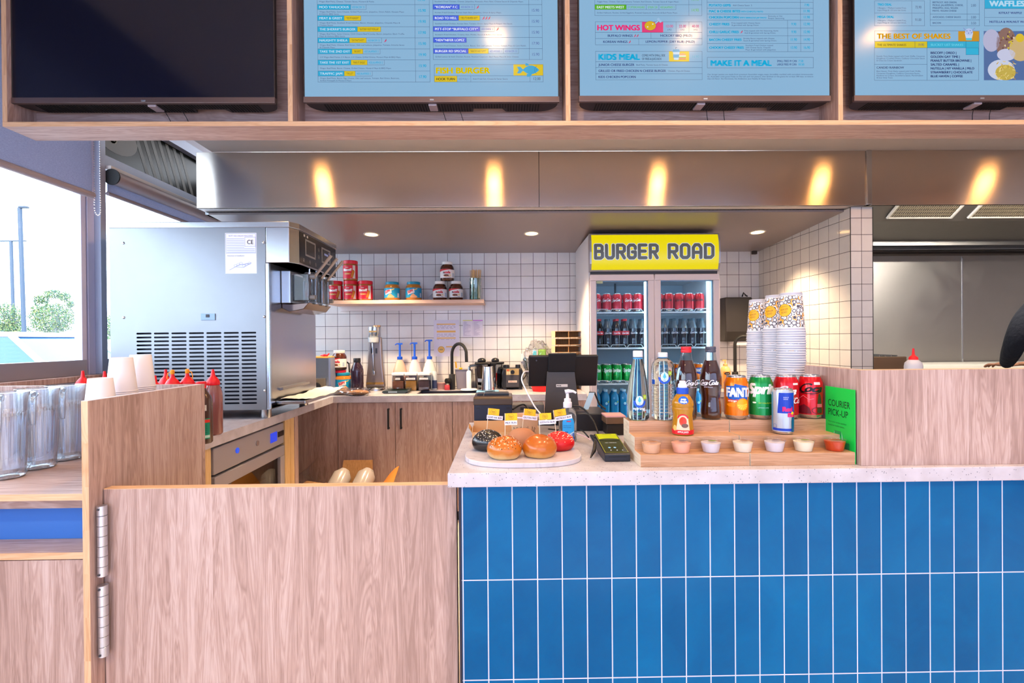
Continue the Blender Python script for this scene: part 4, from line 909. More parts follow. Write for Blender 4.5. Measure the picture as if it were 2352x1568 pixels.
# stickers and the lock on the side
a = Art(); p = lambda px, py: (W(px, py, YN).x, W(px, py, YN).z)
x0, z1 = p(517, 535); x1, z0 = p(590, 628); zm = p(550, 583)[1]
a.rect(x0, z0, x1, z1, 'dfe6f4', 0); a.frame(x0 + 0.004, zm + 0.004, x1 - 0.004, z1 - 0.004, 0.0015, '7c8cc8', 1)
a.text('SOFT ICE CREAM MACHINE', (x0 + x1) / 2, z1 - 0.018, 0.007, '6a78b8', w=0.12, al='C')
for i in range(9): a.rect(x0 + 0.008, z1 - 0.030 - i * 0.0085, x0 + (0.095 if i < 6 else 0.148), z1 - 0.0275 - i * 0.0085, '9aa8dc', 1)
a.frame(x1 - 0.058, z1 - 0.068, x1 - 0.005, z1 - 0.022, 0.0015, '7c8cc8', 1); a.text('CE', x1 - 0.046, z1 - 0.056, 0.022, '3b4252', w=0.030, bold=0.01)
a.text('Attention in Installation', x0 + 0.010, zm - 0.012, 0.0065, '5a6480', w=0.085)
a.line([(x0 + 0.02, z0 + 0.018), (x0 + 0.07, z0 + 0.045), (x0 + 0.12, z0 + 0.05)], 0.002, '98a2d4'); a.line([(x0 + 0.05, z0 + 0.035), (x0 + 0.09, z0 + 0.03), (x0 + 0.13, z0 + 0.055)], 0.002, '98a2d4')
for q in range(6): a.ring(x0 + 0.05 + q * 0.014, z0 + 0.04 + (q % 3) * 0.006, 0.008, 0.006, 0.0012, '8d98d0')
a.build('rating_sticker', lambda u, v, l: L_(u, YN - 0.0005 - l * 0.0004, v), sp)
x0, z1 = p(462, 720); x1, z0 = p(495, 735)
mb = at(MB()); mb.box(x0, x1, YN - 0.004, YN - 0.0003, z0, z1, mat('latch_grey', '7d92ac', 0.4, 0.3)); mb.box((x0 + x1) / 2 - 0.010, (x0 + x1) / 2 + 0.008, YN - 0.006, YN - 0.004, z0 + 0.014, z1 - 0.004, dkgrey)
mb.build('latch', None, sp, bevel=0.0015)
# tea towel on the drip tray
rnd = random.Random(2)
def crumple(nu, nv, fn, amp, seed, ma, name, thick=0.003, sub=1, **kw):
    r = random.Random(seed); ph = [(r.uniform(3, 11), r.uniform(3, 11), r.uniform(0, 6), r.uniform(0.4, 1)) for _ in range(7)]
    def g(u, v):
        h = sum(c[3] * sin(c[0] * u * 2 + c[1] * v * 2 + c[2]) for c in ph) / 4
        return fn(u, v, h * amp)
    return MB().grid(g, nu, nv).build(name, ma, None, smooth=60, solid=thick, sub=sub, **kw)
towel = mat('tea_towel', 'e4dfd8', 0.95)
crumple(22, 12, lambda u, v, h: (XF + 0.010 + 0.17 * v + (0.02 * sin(u * 5)), 2.545 + 0.60 * u + 0.02 * sin(v * 6), 0.9965 + abs(h) * 1.3 + 0.002), 0.012, 5, towel, 'tea_towel', label='folded white tea towel lying on the drip tray of the soft serve machine', cat='towel')
# ------------------------------------------------------------------ jars and bottles
glassy = mat('jar_glass', 'fff6ee', 0.05, trans=0.0, coat=0.6)
def jar(name, label, cat, prof, body, lidprof, lidm, art=None, loc=(0, 0, 0), rotz=0, group=None, seg=32):
    t = thing(name, label, cat, loc, rotz, group)
    MB().lathe(prof, seg).build('jar_body', body, t, smooth=45)
    MB().lathe(lidprof, seg).build('lid', lidm, t, smooth=35)
    if art:
        a = Art(); art(a); rf = prof_r(prof)
        a.build('printed_label', on_cyl(max(p[0] for p in prof), 0, off=0.0006), t, cut=0.006)
    return t
speculoos = mat('speculoos_spread', 'a8642c', 0.15, coat=0.6); peanut = mat('peanut_spread', 'c07a2c', 0.15, coat=0.6); cocoa = mat('cocoa_spread', '4a2114', 0.12, coat=0.7)
redlid = mat('red_lid', 'dc1f3a', 0.35); tealid = mat('teal_lid', '1a8fb4', 0.35); whlid = mat('white_lid', 'e9e4e2', 0.35)
def art_b(a):
    a.rect(-0.075, 0.016, 0.028, 0.118, 'e0203c', 0); a.rect(0.028, 0.016, 0.050, 0.118, 'ece6e2', 0); a.rect(0.050, 0.016, 0.085, 0.118, 'e0203c', 0)
    a.text('Lotus', -0.026, 0.098, 0.009, 'f4e8e8', w=0.022, bold=0.02, l=1); a.text('Biscoff', -0.048, 0.074, 0.019, 'ffffff', w=0.068, bold=0.06, l=1)
    a.ell(-0.012, 0.052, 0.027, 0.007, 'e89a3c', 1); a.text('spread', -0.026, 0.049, 0.006, 'ffffff', w=0.026, l=2)
    a.poly([(0.010, 0.024), (0.028, 0.022), (0.043, 0.070), (0.036, 0.082), (0.024, 0.078)], 'c87018', 2); a.poly([(0.014, 0.030), (0.026, 0.028), (0.038, 0.068), (0.033, 0.076), (0.026, 0.073)], 'dc8824', 3)
def art_s(a):
    a.rect(-0.088, 0.022, 0.088, 0.098, '1496c8', 0); a.poly([(-0.05, 0.074), (0.008, 0.090), (0.012, 0.060), (-0.042, 0.044)], 'f4ecec', 1); a.poly([(0.004, 0.084), (0.034, 0.094), (0.030, 0.086), (0.012, 0.078)], 'e8c040', 1)
    a.text('SKIPPY', -0.042, 0.054, 0.021, 'd02030', w=0.048, bold=0.05, rot=0.24, l=2); a.poly([(-0.024, 0.026), (-0.012, 0.044), (0.004, 0.054), (0.018, 0.040), (0.034, 0.030), (0.026, 0.022), (-0.014, 0.022)], 'e4a878', 3)
    a.rect(-0.040, 0.022, 0.030, 0.026, '3aa060', 2); a.rect(0.058, 0.026, 0.074, 0.058, 'd8dce8', 1)
def art_n(a):
    a.rect(-0.090, 0.022, 0.090, 0.086, 'ece8e8', 0); a.poly([(-0.090, 0.068), (0.020, 0.086), (0.034, 0.090), (-0.090, 0.090)], 'd01c28', 1)
    a.text('n', -0.030, 0.056, 0.019, '3a1c14', w=0.010, bold=0.05, l=2); a.text('utella', -0.019, 0.056, 0.019, 'd42030', w=0.045, bold=0.05, l=2)
    a.ell(-0.006, 0.040, 0.022, 0.009, 'c07030', 1); a.ell(-0.006, 0.041, 0.018, 0.006, '5a2c1a', 2); a.line([(-0.006, 0.041), (0.012, 0.031), (0.030, 0.026)], 0.003, '7c6a60', 2); a.ell(0.024, 0.042, 0.005, 0.006, 'e8c86a', 2); a.rect(0.046, 0.028, 0.062, 0.060, 'a8bcd0', 1)
    a.rect(-0.09, 0.0215, 0.09, 0.0225, 'c8c0c0', 1)
PB = [(0.050, 0), (0.0545, 0.004), (0.0555, 0.012), (0.0555, 0.122), (0.053, 0.130), (0.0525, 0.136)]
PS = [(0.052, 0), (0.0595, 0.005), (0.0625, 0.02), (0.0625, 0.092), (0.060, 0.108), (0.051, 0.122), (0.049, 0.130)]
PN = [(0.046, 0), (0.053, 0.006), (0.0555, 0.024), (0.0555, 0.084), (0.0545, 0.100), (0.048, 0.116), (0.040, 0.126), (0.038, 0.132)]
LB = [(0.0545, 0.130), (0.0555, 0.133), (0.0555, 0.154), (0.053, 0.157)]
LS = [(0.0505, 0.126), (0.052, 0.128), (0.052, 0.144), (0.049, 0.147)]
LN = [(0.0405, 0.128), (0.0415, 0.130), (0.0415, 0.149), (0.039, 0.151)]
zj = zsh + 0.0002; YJ = 3.83
def jx(px): return W(px, 660, YJ).x
b0 = jar('biscuit_spread_jar', 'jar of biscuit spread with red lid, leftmost on the wall shelf', 'jar', PB, speculoos, LB, redlid, art_b, (jx(770.8), YJ, zj), 0.15, 'red lidded spread jars')
dup(b0, (jx(806.2), YJ, zj), 'red lidded spread jar at the base centre of the small jar pyramid', 0.1)
dup(b0, (jx(839.6), YJ, zj), 'red lidded spread jar at the right end of the jar pyramid', 0.12)
dup(b0, (jx(805.5), YJ, zj + 0.1575), 'red lidded spread jar standing on top of the others', 0.08)
s0 = jar('peanut_butter_jar', 'peanut butter jar with teal lid on the shelf, nearer the red lidded jars', 'jar', PS, peanut, LS, tealid, art_s, (jx(901), YJ, zj), -0.05, 'teal lidded peanut butter jars')
dup(s0, (jx(950), YJ, zj), 'peanut butter jar with teal lid on the shelf, nearer the white lidded jars', 0.1)
n0 = jar('hazelnut_spread_jar', 'hazelnut spread jar with white lid, lower left of its pyramid on the shelf', 'jar', PN, cocoa, LN, whlid, art_n, (jx(1010.5), YJ, zj), 0.05, 'white lidded hazelnut jars')
dup(n0, (jx(1047.5), YJ, zj), 'hazelnut spread jar with white lid, lower right beside the glass of sticks', 0.05)
dup(n0, (jx(1027.5), YJ, zj + 0.1515), 'hazelnut spread jar balanced on top of the two other white lidded jars', 0.08)
# glass of wooden sticks
gx = W(1092.5, 687, YJ).x
t = thing('glass_tumbler', 'tall clear glass holding wooden stirrers at the right end of the wall shelf', 'glass', (gx, YJ, zj))
MB().lathe([(0.044, 0.0), (0.047, 0.004), (0.047, 0.172), (0.045, 0.172), (0.0445, 0.010), (0.0, 0.008)], 28, None, cap=False).build('glass_wall', thin_glass('green_glass', 'd4ece6', 0.25), t, smooth=40)
MB().lathe([(0.044, 0.0003), (0.0445, 0.008)], 28).build('glass_base', mat('glass_base', '4aa090', 0.1, trans=0.6), t)
stick = mat('stirrer_wood', 'd8ae78', 0.6); s_ = None; r_ = random.Random(7)
for i in range(30):
    a = 2 * pi * i * 0.382; rr = 0.036 * sqrt((i + 0.5) / 30); b = 0.030 * sqrt((i + 0.5) / 30)
    x0, y0, x1, y1 = b * cos(a), b * sin(a), rr * cos(a) * 1.35, rr * sin(a) * 1.2
    if s_ is None:
        s_ = MB().box(-0.003, 0.003, -0.001, 0.001, 0, 0.225).build('wooden_stirrer', stick, None, bevel=0.0008)
        tag(s_, 'thin wooden stirrer standing in the clear glass on the shelf', 'stirrer', 'wooden stirrers in the glass'); o = s_
    else: o = dup(s_)
    d = Vector((x1 - x0, y1 - y0, 0.225)).normalized(); q = d.to_track_quat('Z', 'Y'); o.rotation_mode = 'QUATERNION'
    o.rotation_quaternion = q @ Euler((0, 0, r_.uniform(0, 3))).to_quaternion(); o.location = (gx + x0, YJ + y0, zj + 0.011 + r_.uniform(0, 0.006))
# clear film wrap next to the jars
crumple(10, 10, lambda u, v, h: (W(982 + 22 * u, 660, 3.85).x + h * 0.3, 3.86 + 0.05 * v, zj + 0.004 + 0.075 * sin(pi * v) * (0.4 + u * 0.6) + abs(h)), 0.02, 9, film, 'plastic_wrap', 0, label='crumpled clear plastic wrap beside the white lidded jars on the shelf', cat='wrap')
# ------------------------------------------------------------------ things on the rear worktop
zw = ZB + 0.0003
def bpos(px, Y): return W(px, 880, Y).x
t = thing('bench_appliance', 'small stainless counter appliance with a dark dial beside the soft serve machine', 'appliance', (bpos(742, 3.70), 3.72, zw))
MB().box(-0.13, 0.085, -0.10, 0.12, 0.012, 0.265).build('housing', steel_m, t, bevel=0.004)
MB().box(-0.13, 0.085, -0.10, 0.12, 0.265, 0.275).build('top_plate', mat('mustard_plate', 'd8a850', 0.4), t)
MB().box(0.073, 0.088, -0.105, 0.122, 0.0, 0.268).build('side_post', mat('blue_grey_post', '7c86a4', 0.4), t)
MB().box(-0.10, 0.05, -0.112, -0.10, 0.02, 0.115).build('control_box', mat('warm_steel', '9b8a74', 0.3, 0.8), t, bevel=0.003)
MB().lathe([(0.042, 0), (0.04, 0.012)], 24, None).build('dial', blk, t).matrix_local = Matrix.Translation((-0.02, -0.112, 0.045)) @ Matrix.Rotation(pi / 2, 4, 'X')
MB().cbox((-0.022, -0.113, 0.098), (0.01, 0.003, 0.008)).build('indicator_light', mat('orange_light', 'e8501c', 0.4, em='ff5a10', es=1.5), t)
for x in (-0.11, 0.05): MB().lathe([(0.012, 0), (0.012, 0.012)], 10, o=(x, 0, 0)).build('foot', blk, t)
tag(MB().tube([(bpos(736, 3.68), 3.69, 1.190), (bpos(745, 3.68), 3.68, 1.192), (bpos(752, 3.68), 3.68, 1.190), (bpos(757, 3.68), 3.68, 1.205)], [0.004, 0.009, 0.008, 0.004], 8).build('red_clip', mat('red_plastic', 'e02030', 0.4)), 'small red plastic clip lying on top of the counter appliance', 'clip')
s1 = dup(s0, (bpos(788, 3.76), 3.76, zw), 'peanut butter jar with teal lid standing on the rear worktop', 0.5, 'worktop jars')
for ch in list(s1.children):
    pass
tag(MB().lathe([(0.045, 0), (0.046, 0.002), (0.046, 0.018), (0.044, 0.020)], 24).build('red_jar_lid', redlid, None, smooth=40, loc=(bpos(781, 3.76), 3.76, zw + 0.1475)), 'flat red lid between the two stacked jars on the rear worktop', 'lid')
dup(n0, (bpos(780, 3.76), 3.76, zw + 0.168), 'hazelnut jar stacked above the peanut butter jar on the rear worktop', -0.1, 'worktop jars')
tag(MB().tube([(bpos(792, 3.8), 3.80, 1.15), (bpos(800, 3.8), 3.82, 1.12), (bpos(803, 3.8), 3.80, 1.03), (bpos(797, 3.8), 3.86, 1.05)], 0.006, 8).build('extension_lead', blk), 'short looped black lead behind the stacked jars', 'lead')
tag(MB().box(bpos(795, 3.94), bpos(812, 3.94), 3.93, 3.96, zw, zw + 0.135, mat('caramel_pack', 'd8a070', 0.5)).build('paper_pouch', None, bevel=0.012), 'tan pouch against the tiles behind the dark syrup bottle', 'pouch')
# syrup bottle
t = thing('syrup_bottle', 'tall dark chocolate syrup bottle with black cap beside the milkshake mixer', 'bottle', (bpos(820.5, 3.70), 3.70, zw))
MB().lathe([(0.042, 0), (0.046, 0.006), (0.047, 0.02), (0.047, 0.155), (0.046, 0.175), (0.038, 0.200), (0.026, 0.222), (0.024, 0.232)], 28).build('bottle_body', mat('dark_syrup', '2a1a2c', 0.12, coat=0.6), t, smooth=45)
MB().lathe([(0.0262, 0.228), (0.0268, 0.230), (0.0268, 0.256), (0.0255, 0.259)], 24).build('cap', blk, t, smooth=35)
# milkshake mixer
t = thing('milkshake_mixer', 'brushed steel milkshake mixer with whisk spindle standing on the rear worktop', 'mixer', (bpos(861.5, 3.86), 3.86, zw))
mb = MB()
for (w0, w1, z0, z1) in ((0.080, 0.078, 0.0, 0.022),): mb.lathe([(w0, z0), (w0, 0.014), (w1 - 0.004, z1)], 32, sy=0.85)
mb.build('base', steel_m, t, smooth=40)
MB().prism([(-0.078, 0.022), (0.078, 0.022), (0.058, 0.20), (0.052, 0.36), (0.050, 0.42), (-0.050, 0.42), (-0.052, 0.36), (-0.058, 0.20)], 0.0, 0.045, 'Y').build('column', mat('mixer_steel', '9c8f8c', 0.34, 0.9), t, bevel=0.012, seg=3)
MB().box(-0.068, 0.068, -0.004, 0.0, 0.045, 0.062).build('gold_trim', mat('gold_trim', 'd0a460', 0.25, 0.8), t)
MB().lathe([(0.044, 0.415), (0.047, 0.42), (0.049, 0.49), (0.048, 0.497)], 32).build('motor_head', steel_m, t, smooth=40)
MB().lathe([(0.030, 0.497), (0.031, 0.508), (0.028, 0.511)], 24, o=(0.018, 0, 0)).build('top_cap', mat('brass_cap', 'd8b488', 0.25, 0.8), t, smooth=40)
MB().lathe([(0.028, 0.372), (0.038, 0.378), (0.043, 0.415)], 28, o=(0.0, -0.03, 0)).build('collar', mat('pale_collar', 'b8c0c8', 0.3), t, smooth=40)
o = MB().cyl((-0.002, -0.03, 0.14), (-0.010, -0.03, 0.372), 0.004, 8).build('spindle', chrome, t)
MB().lathe([(0.006, 0.118), (0.010, 0.125), (0.010, 0.150), (0.005, 0.156)], 12, o=(0, -0.03, 0)).build('whisk', chrome, o)
for x in (-0.028, 0.007): MB().box(x, x + 0.011, -0.006, 0.0, 0.29, 0.33).build('cup_hook', dkgrey, t)
MB().box(-0.030, 0.028, -0.0505, -0.046, 0.455, 0.468).build('name_plate', mat('brass_plate', 'b89c6c', 0.3, 0.7), t)
# kitchen scale
t = thing('kitchen_scale', 'flat dark kitchen scale with glass plate on the rear worktop', 'scale', (W(911, 895, 3.66).x, 3.66, zw))
MB().prism([(-0.095, 0.010), (-0.075, 0.0), (0.070, 0.0), (0.095, 0.012), (0.100, 0.030), (0.080, 0.022), (-0.085, 0.022)], -0.075, 0.075, 'Y').build('scale_body', mat('scale_dark', '26343c', 0.35), t, bevel=0.004)
MB().box(-0.055, 0.085, -0.06, 0.08, 0.032, 0.037).build('glass_plate', thin_glass('scale_glass', 'a8c8c0', 0.3), t)
MB().box(-0.045, 0.02, -0.0765, -0.075, 0.008, 0.017).build('display', mat('scale_lcd', '8fa0b0', 0.3), t)
# pump bottles
bluep = mat('blue_pump', '1450c8', 0.35)
def pump_bottle(px, hgt, liquid, label, turn):
    t = thing('pump_bottle', label, 'bottle', (bpos(px, 3.90), 3.90, zw), turn, 'syrup bottles with blue pumps')
    MB().lathe([(0.048, 0), (0.054, 0.006), (0.056, 0.05), (0.057, 0.10), (0.052, 0.15), (0.036, 0.205), (0.020, 0.235), (0.018, 0.25)], 28).build('bottle_body', liquid, t, smooth=50)
    MB().lathe([(0.0205, 0.238), (0.021, 0.24), (0.021, 0.258), (0.017, 0.262)], 20).build('pump_collar', bluep, t, smooth=40)
    mb = MB(); mb.lathe([(0.010, 0.262), (0.0085, 0.268), (0.0085, hgt - 0.012)], 14, bluep); mb.box(-0.012, 0.022, -0.008, 0.008, hgt - 0.014, hgt, bluep); mb.tube([(-0.010, 0, hgt - 0.006), (-0.026, -0.004, hgt - 0.006), (-0.036, -0.006, hgt - 0.016)], 0.005, 8, bluep)
    mb.build('pump_head', None, t, smooth=35)
pump_bottle(919, 0.370, mat('caramel_bottle', 'd8b09c', 0.25, coat=0.4), 'pump bottle with caramel syrup and blue pump, leftmost of the three', 0.2)
pump_bottle(953, 0.374, mat('pink_bottle', 'e2c4cc', 0.25, coat=0.4), 'pump bottle with pale pink syrup and blue pump, middle of the three', 0.2)
b = pump_bottle(987, 0.395, mat('cream_bottle', 'd8dcd8', 0.25, coat=0.4), 'pump bottle with whitish syrup and blue pump, rightmost of the three', 0.3)
# three topping containers
def container(px, fill, label, tagtxt, w_):
    x = bpos(px, 3.80); t = thing('topping_container', label, 'container', (x, 3.80, zw), 0, 'topping containers in front of the pump bottles')
    MB().box(-0.045, 0.045, -0.045, 0.045, 0.0, 0.118).build('tub', clear, t, bevel=0.008)
    MB().box(-0.042, 0.042, -0.042, 0.042, 0.004, 0.078).build('filling', fill, t, bevel=0.006)
    MB().box(-0.048, 0.048, -0.048, 0.048, 0.118, 0.142).build('lid', wht, t, bevel=0.006)
    a = Art(); a.rect(-w_ / 2, 0.0, w_ / 2, 0.014, 'f0eef2', 0); a.text(tagtxt, 0, 0.004, 0.006, '46424a', w=w_ * 0.8, al='C'); a.build('name_tag', on_y(0, -0.0455, 0.088), t)
container(916.5, mat('brown_crumb', '99604a', 0.9), 'clear tub with white lid and brown crumbs, leftmost of three', 'OREO', 0.036)
m_ = mat('golden_crumb', 'c48a40', 0.9); bump(m_, noise(m_, coords(m_), 160, 3), 0.6, 0.004)
container(945.8, m_, 'clear tub with white lid and golden crumbs, middle of three', 'COOKIE CRUMB', 0.07)
container(975.5, mat('cocoa_crumb', '53414c', 0.9), 'clear tub with white lid and dark cocoa powder, rightmost of three', 'CHOCOLATE', 0.066)
t = thing('spray_bottle', 'slim clear bottle with dark blue lower half right of the topping tubs', 'bottle', (bpos(998, 3.86), 3.86, zw))
MB().lathe([(0.016, 0), (0.020, 0.004), (0.020, 0.125), (0.014, 0.145)], 20).build('bottle_body', mat('clear_cleaner', 'c4ccd4', 0.2), t, smooth=40)
MB().lathe([(0.0205, 0.010), (0.0205, 0.075)], 20, None, cap=False).build('label_band', mat('navy_band', '3c4870', 0.4), t)
t = thing('small_tub', 'small translucent pink tub by the foot of the black tap', 'tub', (bpos(1014, 3.88), 3.88, zw))
MB().lathe([(0.030, 0), (0.042, 0.05), (0.044, 0.052)], 24).build('tub', mat('pink_tub', 'c89c98', 0.4), t, smooth=40)
tag(MB().lathe([(0.020, 0), (0.022, 0.03), (0.018, 0.04)], 16).build('loose_cap', mat('dull_red', 'b83c48', 0.4), None, smooth=40, loc=(bpos(1027, 3.82), 3.82, zw)), 'small dull red cap next to the pink tub on the rear worktop', 'pot')  # a loose red cap, drawn as a short tapered cylinder
# black gooseneck tap
def tap(loc, rz, label, h=0.36, reach=0.17):
    t = thing('black_tap', label, 'tap', loc, rz)
    MB().lathe([(0.024, 0), (0.024, 0.115), (0.020, 0.12)], 20).build('tap_body', blk_m, t, smooth=40)
    r = reach / 2; pts = [(0, 0, 0.11), (0, 0, h - r)] + [(r - r * cos(pi * k / 12), 0, h - r + r * sin(pi * k / 12)) for k in range(1, 12)] + [(2 * r, 0, h - r - 0.055)]
    MB().tube(pts, 0.0125, 12).build('spout', blk_m, t, smooth=40)
    MB().cyl((0.0, -0.022, 0.07), (0.0, -0.060, 0.07), 0.021, 16).build('lever', blk_m, t, smooth=40)
    return t
tap((bpos(1038.5, 3.86), 3.86, zw), -0.75, 'black gooseneck tap behind the sink in the rear worktop')
# grey tub with yellow scraper and a white towel post
t = thing('steel_pan', 'grey rectangular pan standing behind the sink right of the black tap', 'pan', (bpos(1067, 3.92), 3.92, zw))
MB().prism([(-0.056, 0), (0.050, 0), (0.066, 0.150), (-0.070, 0.150)], -0.05, 0.05, 'Y').build('pan_body', mat('grey_pan', '8c8284', 0.35, 0.5), t, bevel=0.004)
MB().box(-0.074, 0.070, -0.055, 0.055, 0.150, 0.155).build('rim', mat('grey_pan', '8c8284'), t)
yel = mat('yellow_plastic', 'e8b010', 0.4)
tag(MB().tube([(bpos(1048.5, 3.9), 3.90, 1.075), (bpos(1047, 3.9), 3.90, 1.125)], [0.007, 0.006], 8).build('scraper_handle', yel), 'yellow scraper handle sticking up from the grey pan', 'scraper')
tag(MB().tube([(bpos(1056, 3.88), 3.88, 1.070), (bpos(1062, 3.88), 3.87, 1.072)], [0.010, 0.006], 8).build('measuring_spoon', yel), 'small yellow spoon lying on the grey pan', 'spoon')
t = thing('towel_post', 'white upright post on an oval base plate in front of the grey pan', 'holder', (bpos(1077, 3.77), 3.77, zw))
MB().lathe([(0.052, 0), (0.066, 0.004), (0.060, 0.012), (0.020, 0.016)], 28, sy=0.8).build('base_plate', wht, t, smooth=40)
MB().lathe([(0.019, 0.012), (0.019, 0.140), (0.014, 0.150), (0.006, 0.154)], 20).build('post', wht, t, smooth=50)
# blender jugs, steel cup on blue cloth, blender base
jugm = thin_glass('smoked_jug', '8c98a8', 0.3, 0.03)
def blender_jug(px, Y, rz, label):
    t = thing('blender_jug', label, 'blender jug', (bpos(px, Y), Y, zw), rz, 'blender jugs')
    MB().lathe([(0.046, 0.0), (0.047, 0.01), (0.060, 0.195), (0.0585, 0.195), (0.0455, 0.012), (0.0, 0.012)], 8, None, cap=False).build('jug_wall', jugm, t)
    MB().prism([(-0.062, -0.052), (0.062, -0.052), (0.052, 0.055), (-0.052, 0.055)], 0.196, 0.214, 'Z').build('lid', blk, t, bevel=0.01)
    MB().ell((0, 0, 0.225), (0.034, 0.030, 0.022), 20, 8).build('lid_cap', blk, t, smooth=60)
    MB().tube([(-0.055, 0, 0.19), (-0.092, 0, 0.185), (-0.10, 0, 0.17), (-0.10, 0, 0.09)], [0.012, 0.012, 0.012, 0.014], 8).build('handle', jugm, t, smooth=50)
blender_jug(1107, 3.86, 0.15, 'clear blender jug with black lid, nearer the white post'); blender_jug(1138, 3.87, pi + 0.9, 'clear blender jug with black lid, nearer the black blender')
c0 = W(1120, 895, 3.66)
crumple(8, 8, lambda u, v, h: (c0.x - 0.085 + 0.17 * u, 3.58 + 0.16 * v, zw + 0.003 + abs(h)), 0.004, 12, mat('blue_cloth', '7cb4e0', 0.9), 'blue_cloth', 0.004, label='folded light blue cloth under the steel cup on the rear worktop', cat='cloth')
t = thing('steel_cup', 'upside-down polished steel milkshake cup standing on the blue cloth', 'cup', (bpos(1121, 3.66), 3.66, zw + 0.012))
MB().lathe([(0.052, 0), (0.053, 0.004), (0.052, 0.010), (0.039, 0.176), (0.034, 0.180)], 32).build('cup_body', chrome, t, smooth=35)
t = thing('countertop_blender', 'black blender motor unit with a round speed knob on the rear worktop', 'blender', (bpos(1177, 3.88), 3.88, zw))
MB().prism([(-0.080, 0.012), (0.080, 0.012), (0.085, 0.12), (0.075, 0.165), (-0.075, 0.165), (-0.085, 0.12)], -0.09, 0.09, 'Y').build('housing', blk, t, bevel=0.014, seg=3)
MB().box(-0.052, 0.052, -0.0965, -0.088, 0.02, 0.155).build('front_plate', dkgrey, t, bevel=0.004)
a = Art(); a.rect(-0.05, 0.115, 0.05, 0.163, '9a8458', 0); a.rect(-0.046, 0.117, -0.012, 0.142, 'd8c8a0', 1); a.text('I I', -0.043, 0.131, 0.008, '504838', w=0.012); a.text('O I', -0.043, 0.119, 0.008, '504838', w=0.03); a.rect(-0.042, 0.146, -0.028, 0.158, 'b8402c', 1)
a.rect(-0.034, 0.056, 0.034, 0.072, 'd8c4b8', 0); a.text('Hamilton Beach', 0, 0.060, 0.008, 'a03030', w=0.058, al='C', bold=0.02)
a.build('control_plate', on_y(0, -0.0965, 0), t)
MB().cyl((0.0, -0.0966, 0.138), (0.0, -0.116, 0.138), 0.016, 18).build('speed_knob', blk, t, smooth=40)
for x in (-0.045, 0.045): MB().lathe([(0.022, 0.163), (0.020, 0.19)], 14, o=(x, 0, 0)).build('jug_post', blk, t)
for x in (-0.06, 0.06): MB().box(x - 0.012, x + 0.012, -0.085, 0.085, 0, 0.014).build('foot', blk, t)
# posters on the tiles
def wallp(px0, py0, px1, py1): p = W(px0, py0, 3.999); q = W(px1, py1, 3.999); return p.x, q.z, q.x, p.z
x0, z0, x1, z1 = wallp(996, 735, 1055, 818); wd, hd = x1 - x0, z1 - z0
a = Art(); a.rect(0, 0, wd, hd, 'dcd8ec', 0)
for f0, f1 in ((0.90, 0.87), (0.71, 0.66), (0.52, 0.49)): a.rect(0.12 * wd, f0 * hd, 0.86 * wd, f1 * hd, 'e8b45c', 1)
r_ = random.Random(3)
for f in (0.84, 0.81, 0.79, 0.76, 0.61, 0.58, 0.55, 0.46):
    x = 0.12
    while x < 0.82: l_ = r_.uniform(0.05, 0.16); a.rect(x * wd, f * hd, min(0.86, x + l_) * wd, (f + 0.010) * hd, '9c94b4', 1); x += l_ + 0.05
a.ell(0.29 * wd, 0.19 * hd, 0.028, 0.028, 'e8b860', 1); a.ring(0.29 * wd, 0.19 * hd, 0.026, 0.026, 0.002, '8a7a5c', 2); a.rect(0.22 * wd, 0.17 * hd, 0.36 * wd, 0.21 * hd, 'a89468', 2); a.rect(0.48 * wd, 0.28 * hd, 0.86 * wd, 0.25 * hd, 'e8b45c', 1)
a.build('wall_notice', lambda u, v, l: (x0 + u, 3.9985 - l * 0.0005, z0 + v), label='tall laminated notice with orange bars taped to the tiles above the tap', cat='notice')
x0b, z0b, x1b, z1b = wallp(1063, 735, 1109, 774); w2, h2 = x1b - x0b, z1b - z0b
a = Art(); a.rect(0, 0, w2, h2, 'dedaec', 0); a.rect(0, h2 * 0.955, w2 / 2, h2, 'd8d86c', 1); a.rect(w2 / 2, h2 * 0.955, w2, h2, 'c050d0', 1); a.rect(w2 * 0.49, 0, w2 * 0.50, h2, 'b8b4cc', 1)
for k in range(22):
    for s in (0.03, 0.53): a.rect(w2 * s, h2 * (0.9 - k * 0.038), w2 * (s + r_.uniform(0.05, 0.38)), h2 * (0.915 - k * 0.038), 'a8a2c4', 1)
a.build('wall_notice', lambda u, v, l: (x0b + u, 3.9985 - l * 0.0005, z0b + v), label='small two-page notice with yellow and purple top strips on the tiles', cat='notice')
# sockets, plugs and cords
t = thing('wall_socket', 'white double wall socket with two black plugs beside the black blender', 'socket', (W(1207, 825, 3.99).x, 3.999, W(1207, 822, 3.99).z))
MB().box(-0.040, 0.055, -0.009, 0, -0.030, 0.035).build('face_plate', wht, t, bevel=0.003)
for x, s in ((-0.005, 1), (0.036, 1)):
    MB().lathe([(0.016, 0), (0.016, 0.02), (0.012, 0.03)], 16).build('plug', blk, t, smooth=40).matrix_local = Matrix.Translation((x, -0.009, -0.010)) @ Matrix.Rotation(pi / 2, 4, 'X')
MB().tube([(-0.003, -0.035, -0.015), (0.008, -0.04, -0.05), (0.012, -0.03, -0.09), (0.006, -0.05, -0.13), (-0.02, -0.06, -0.17)], 0.004, 8).build('cord', blk, t)
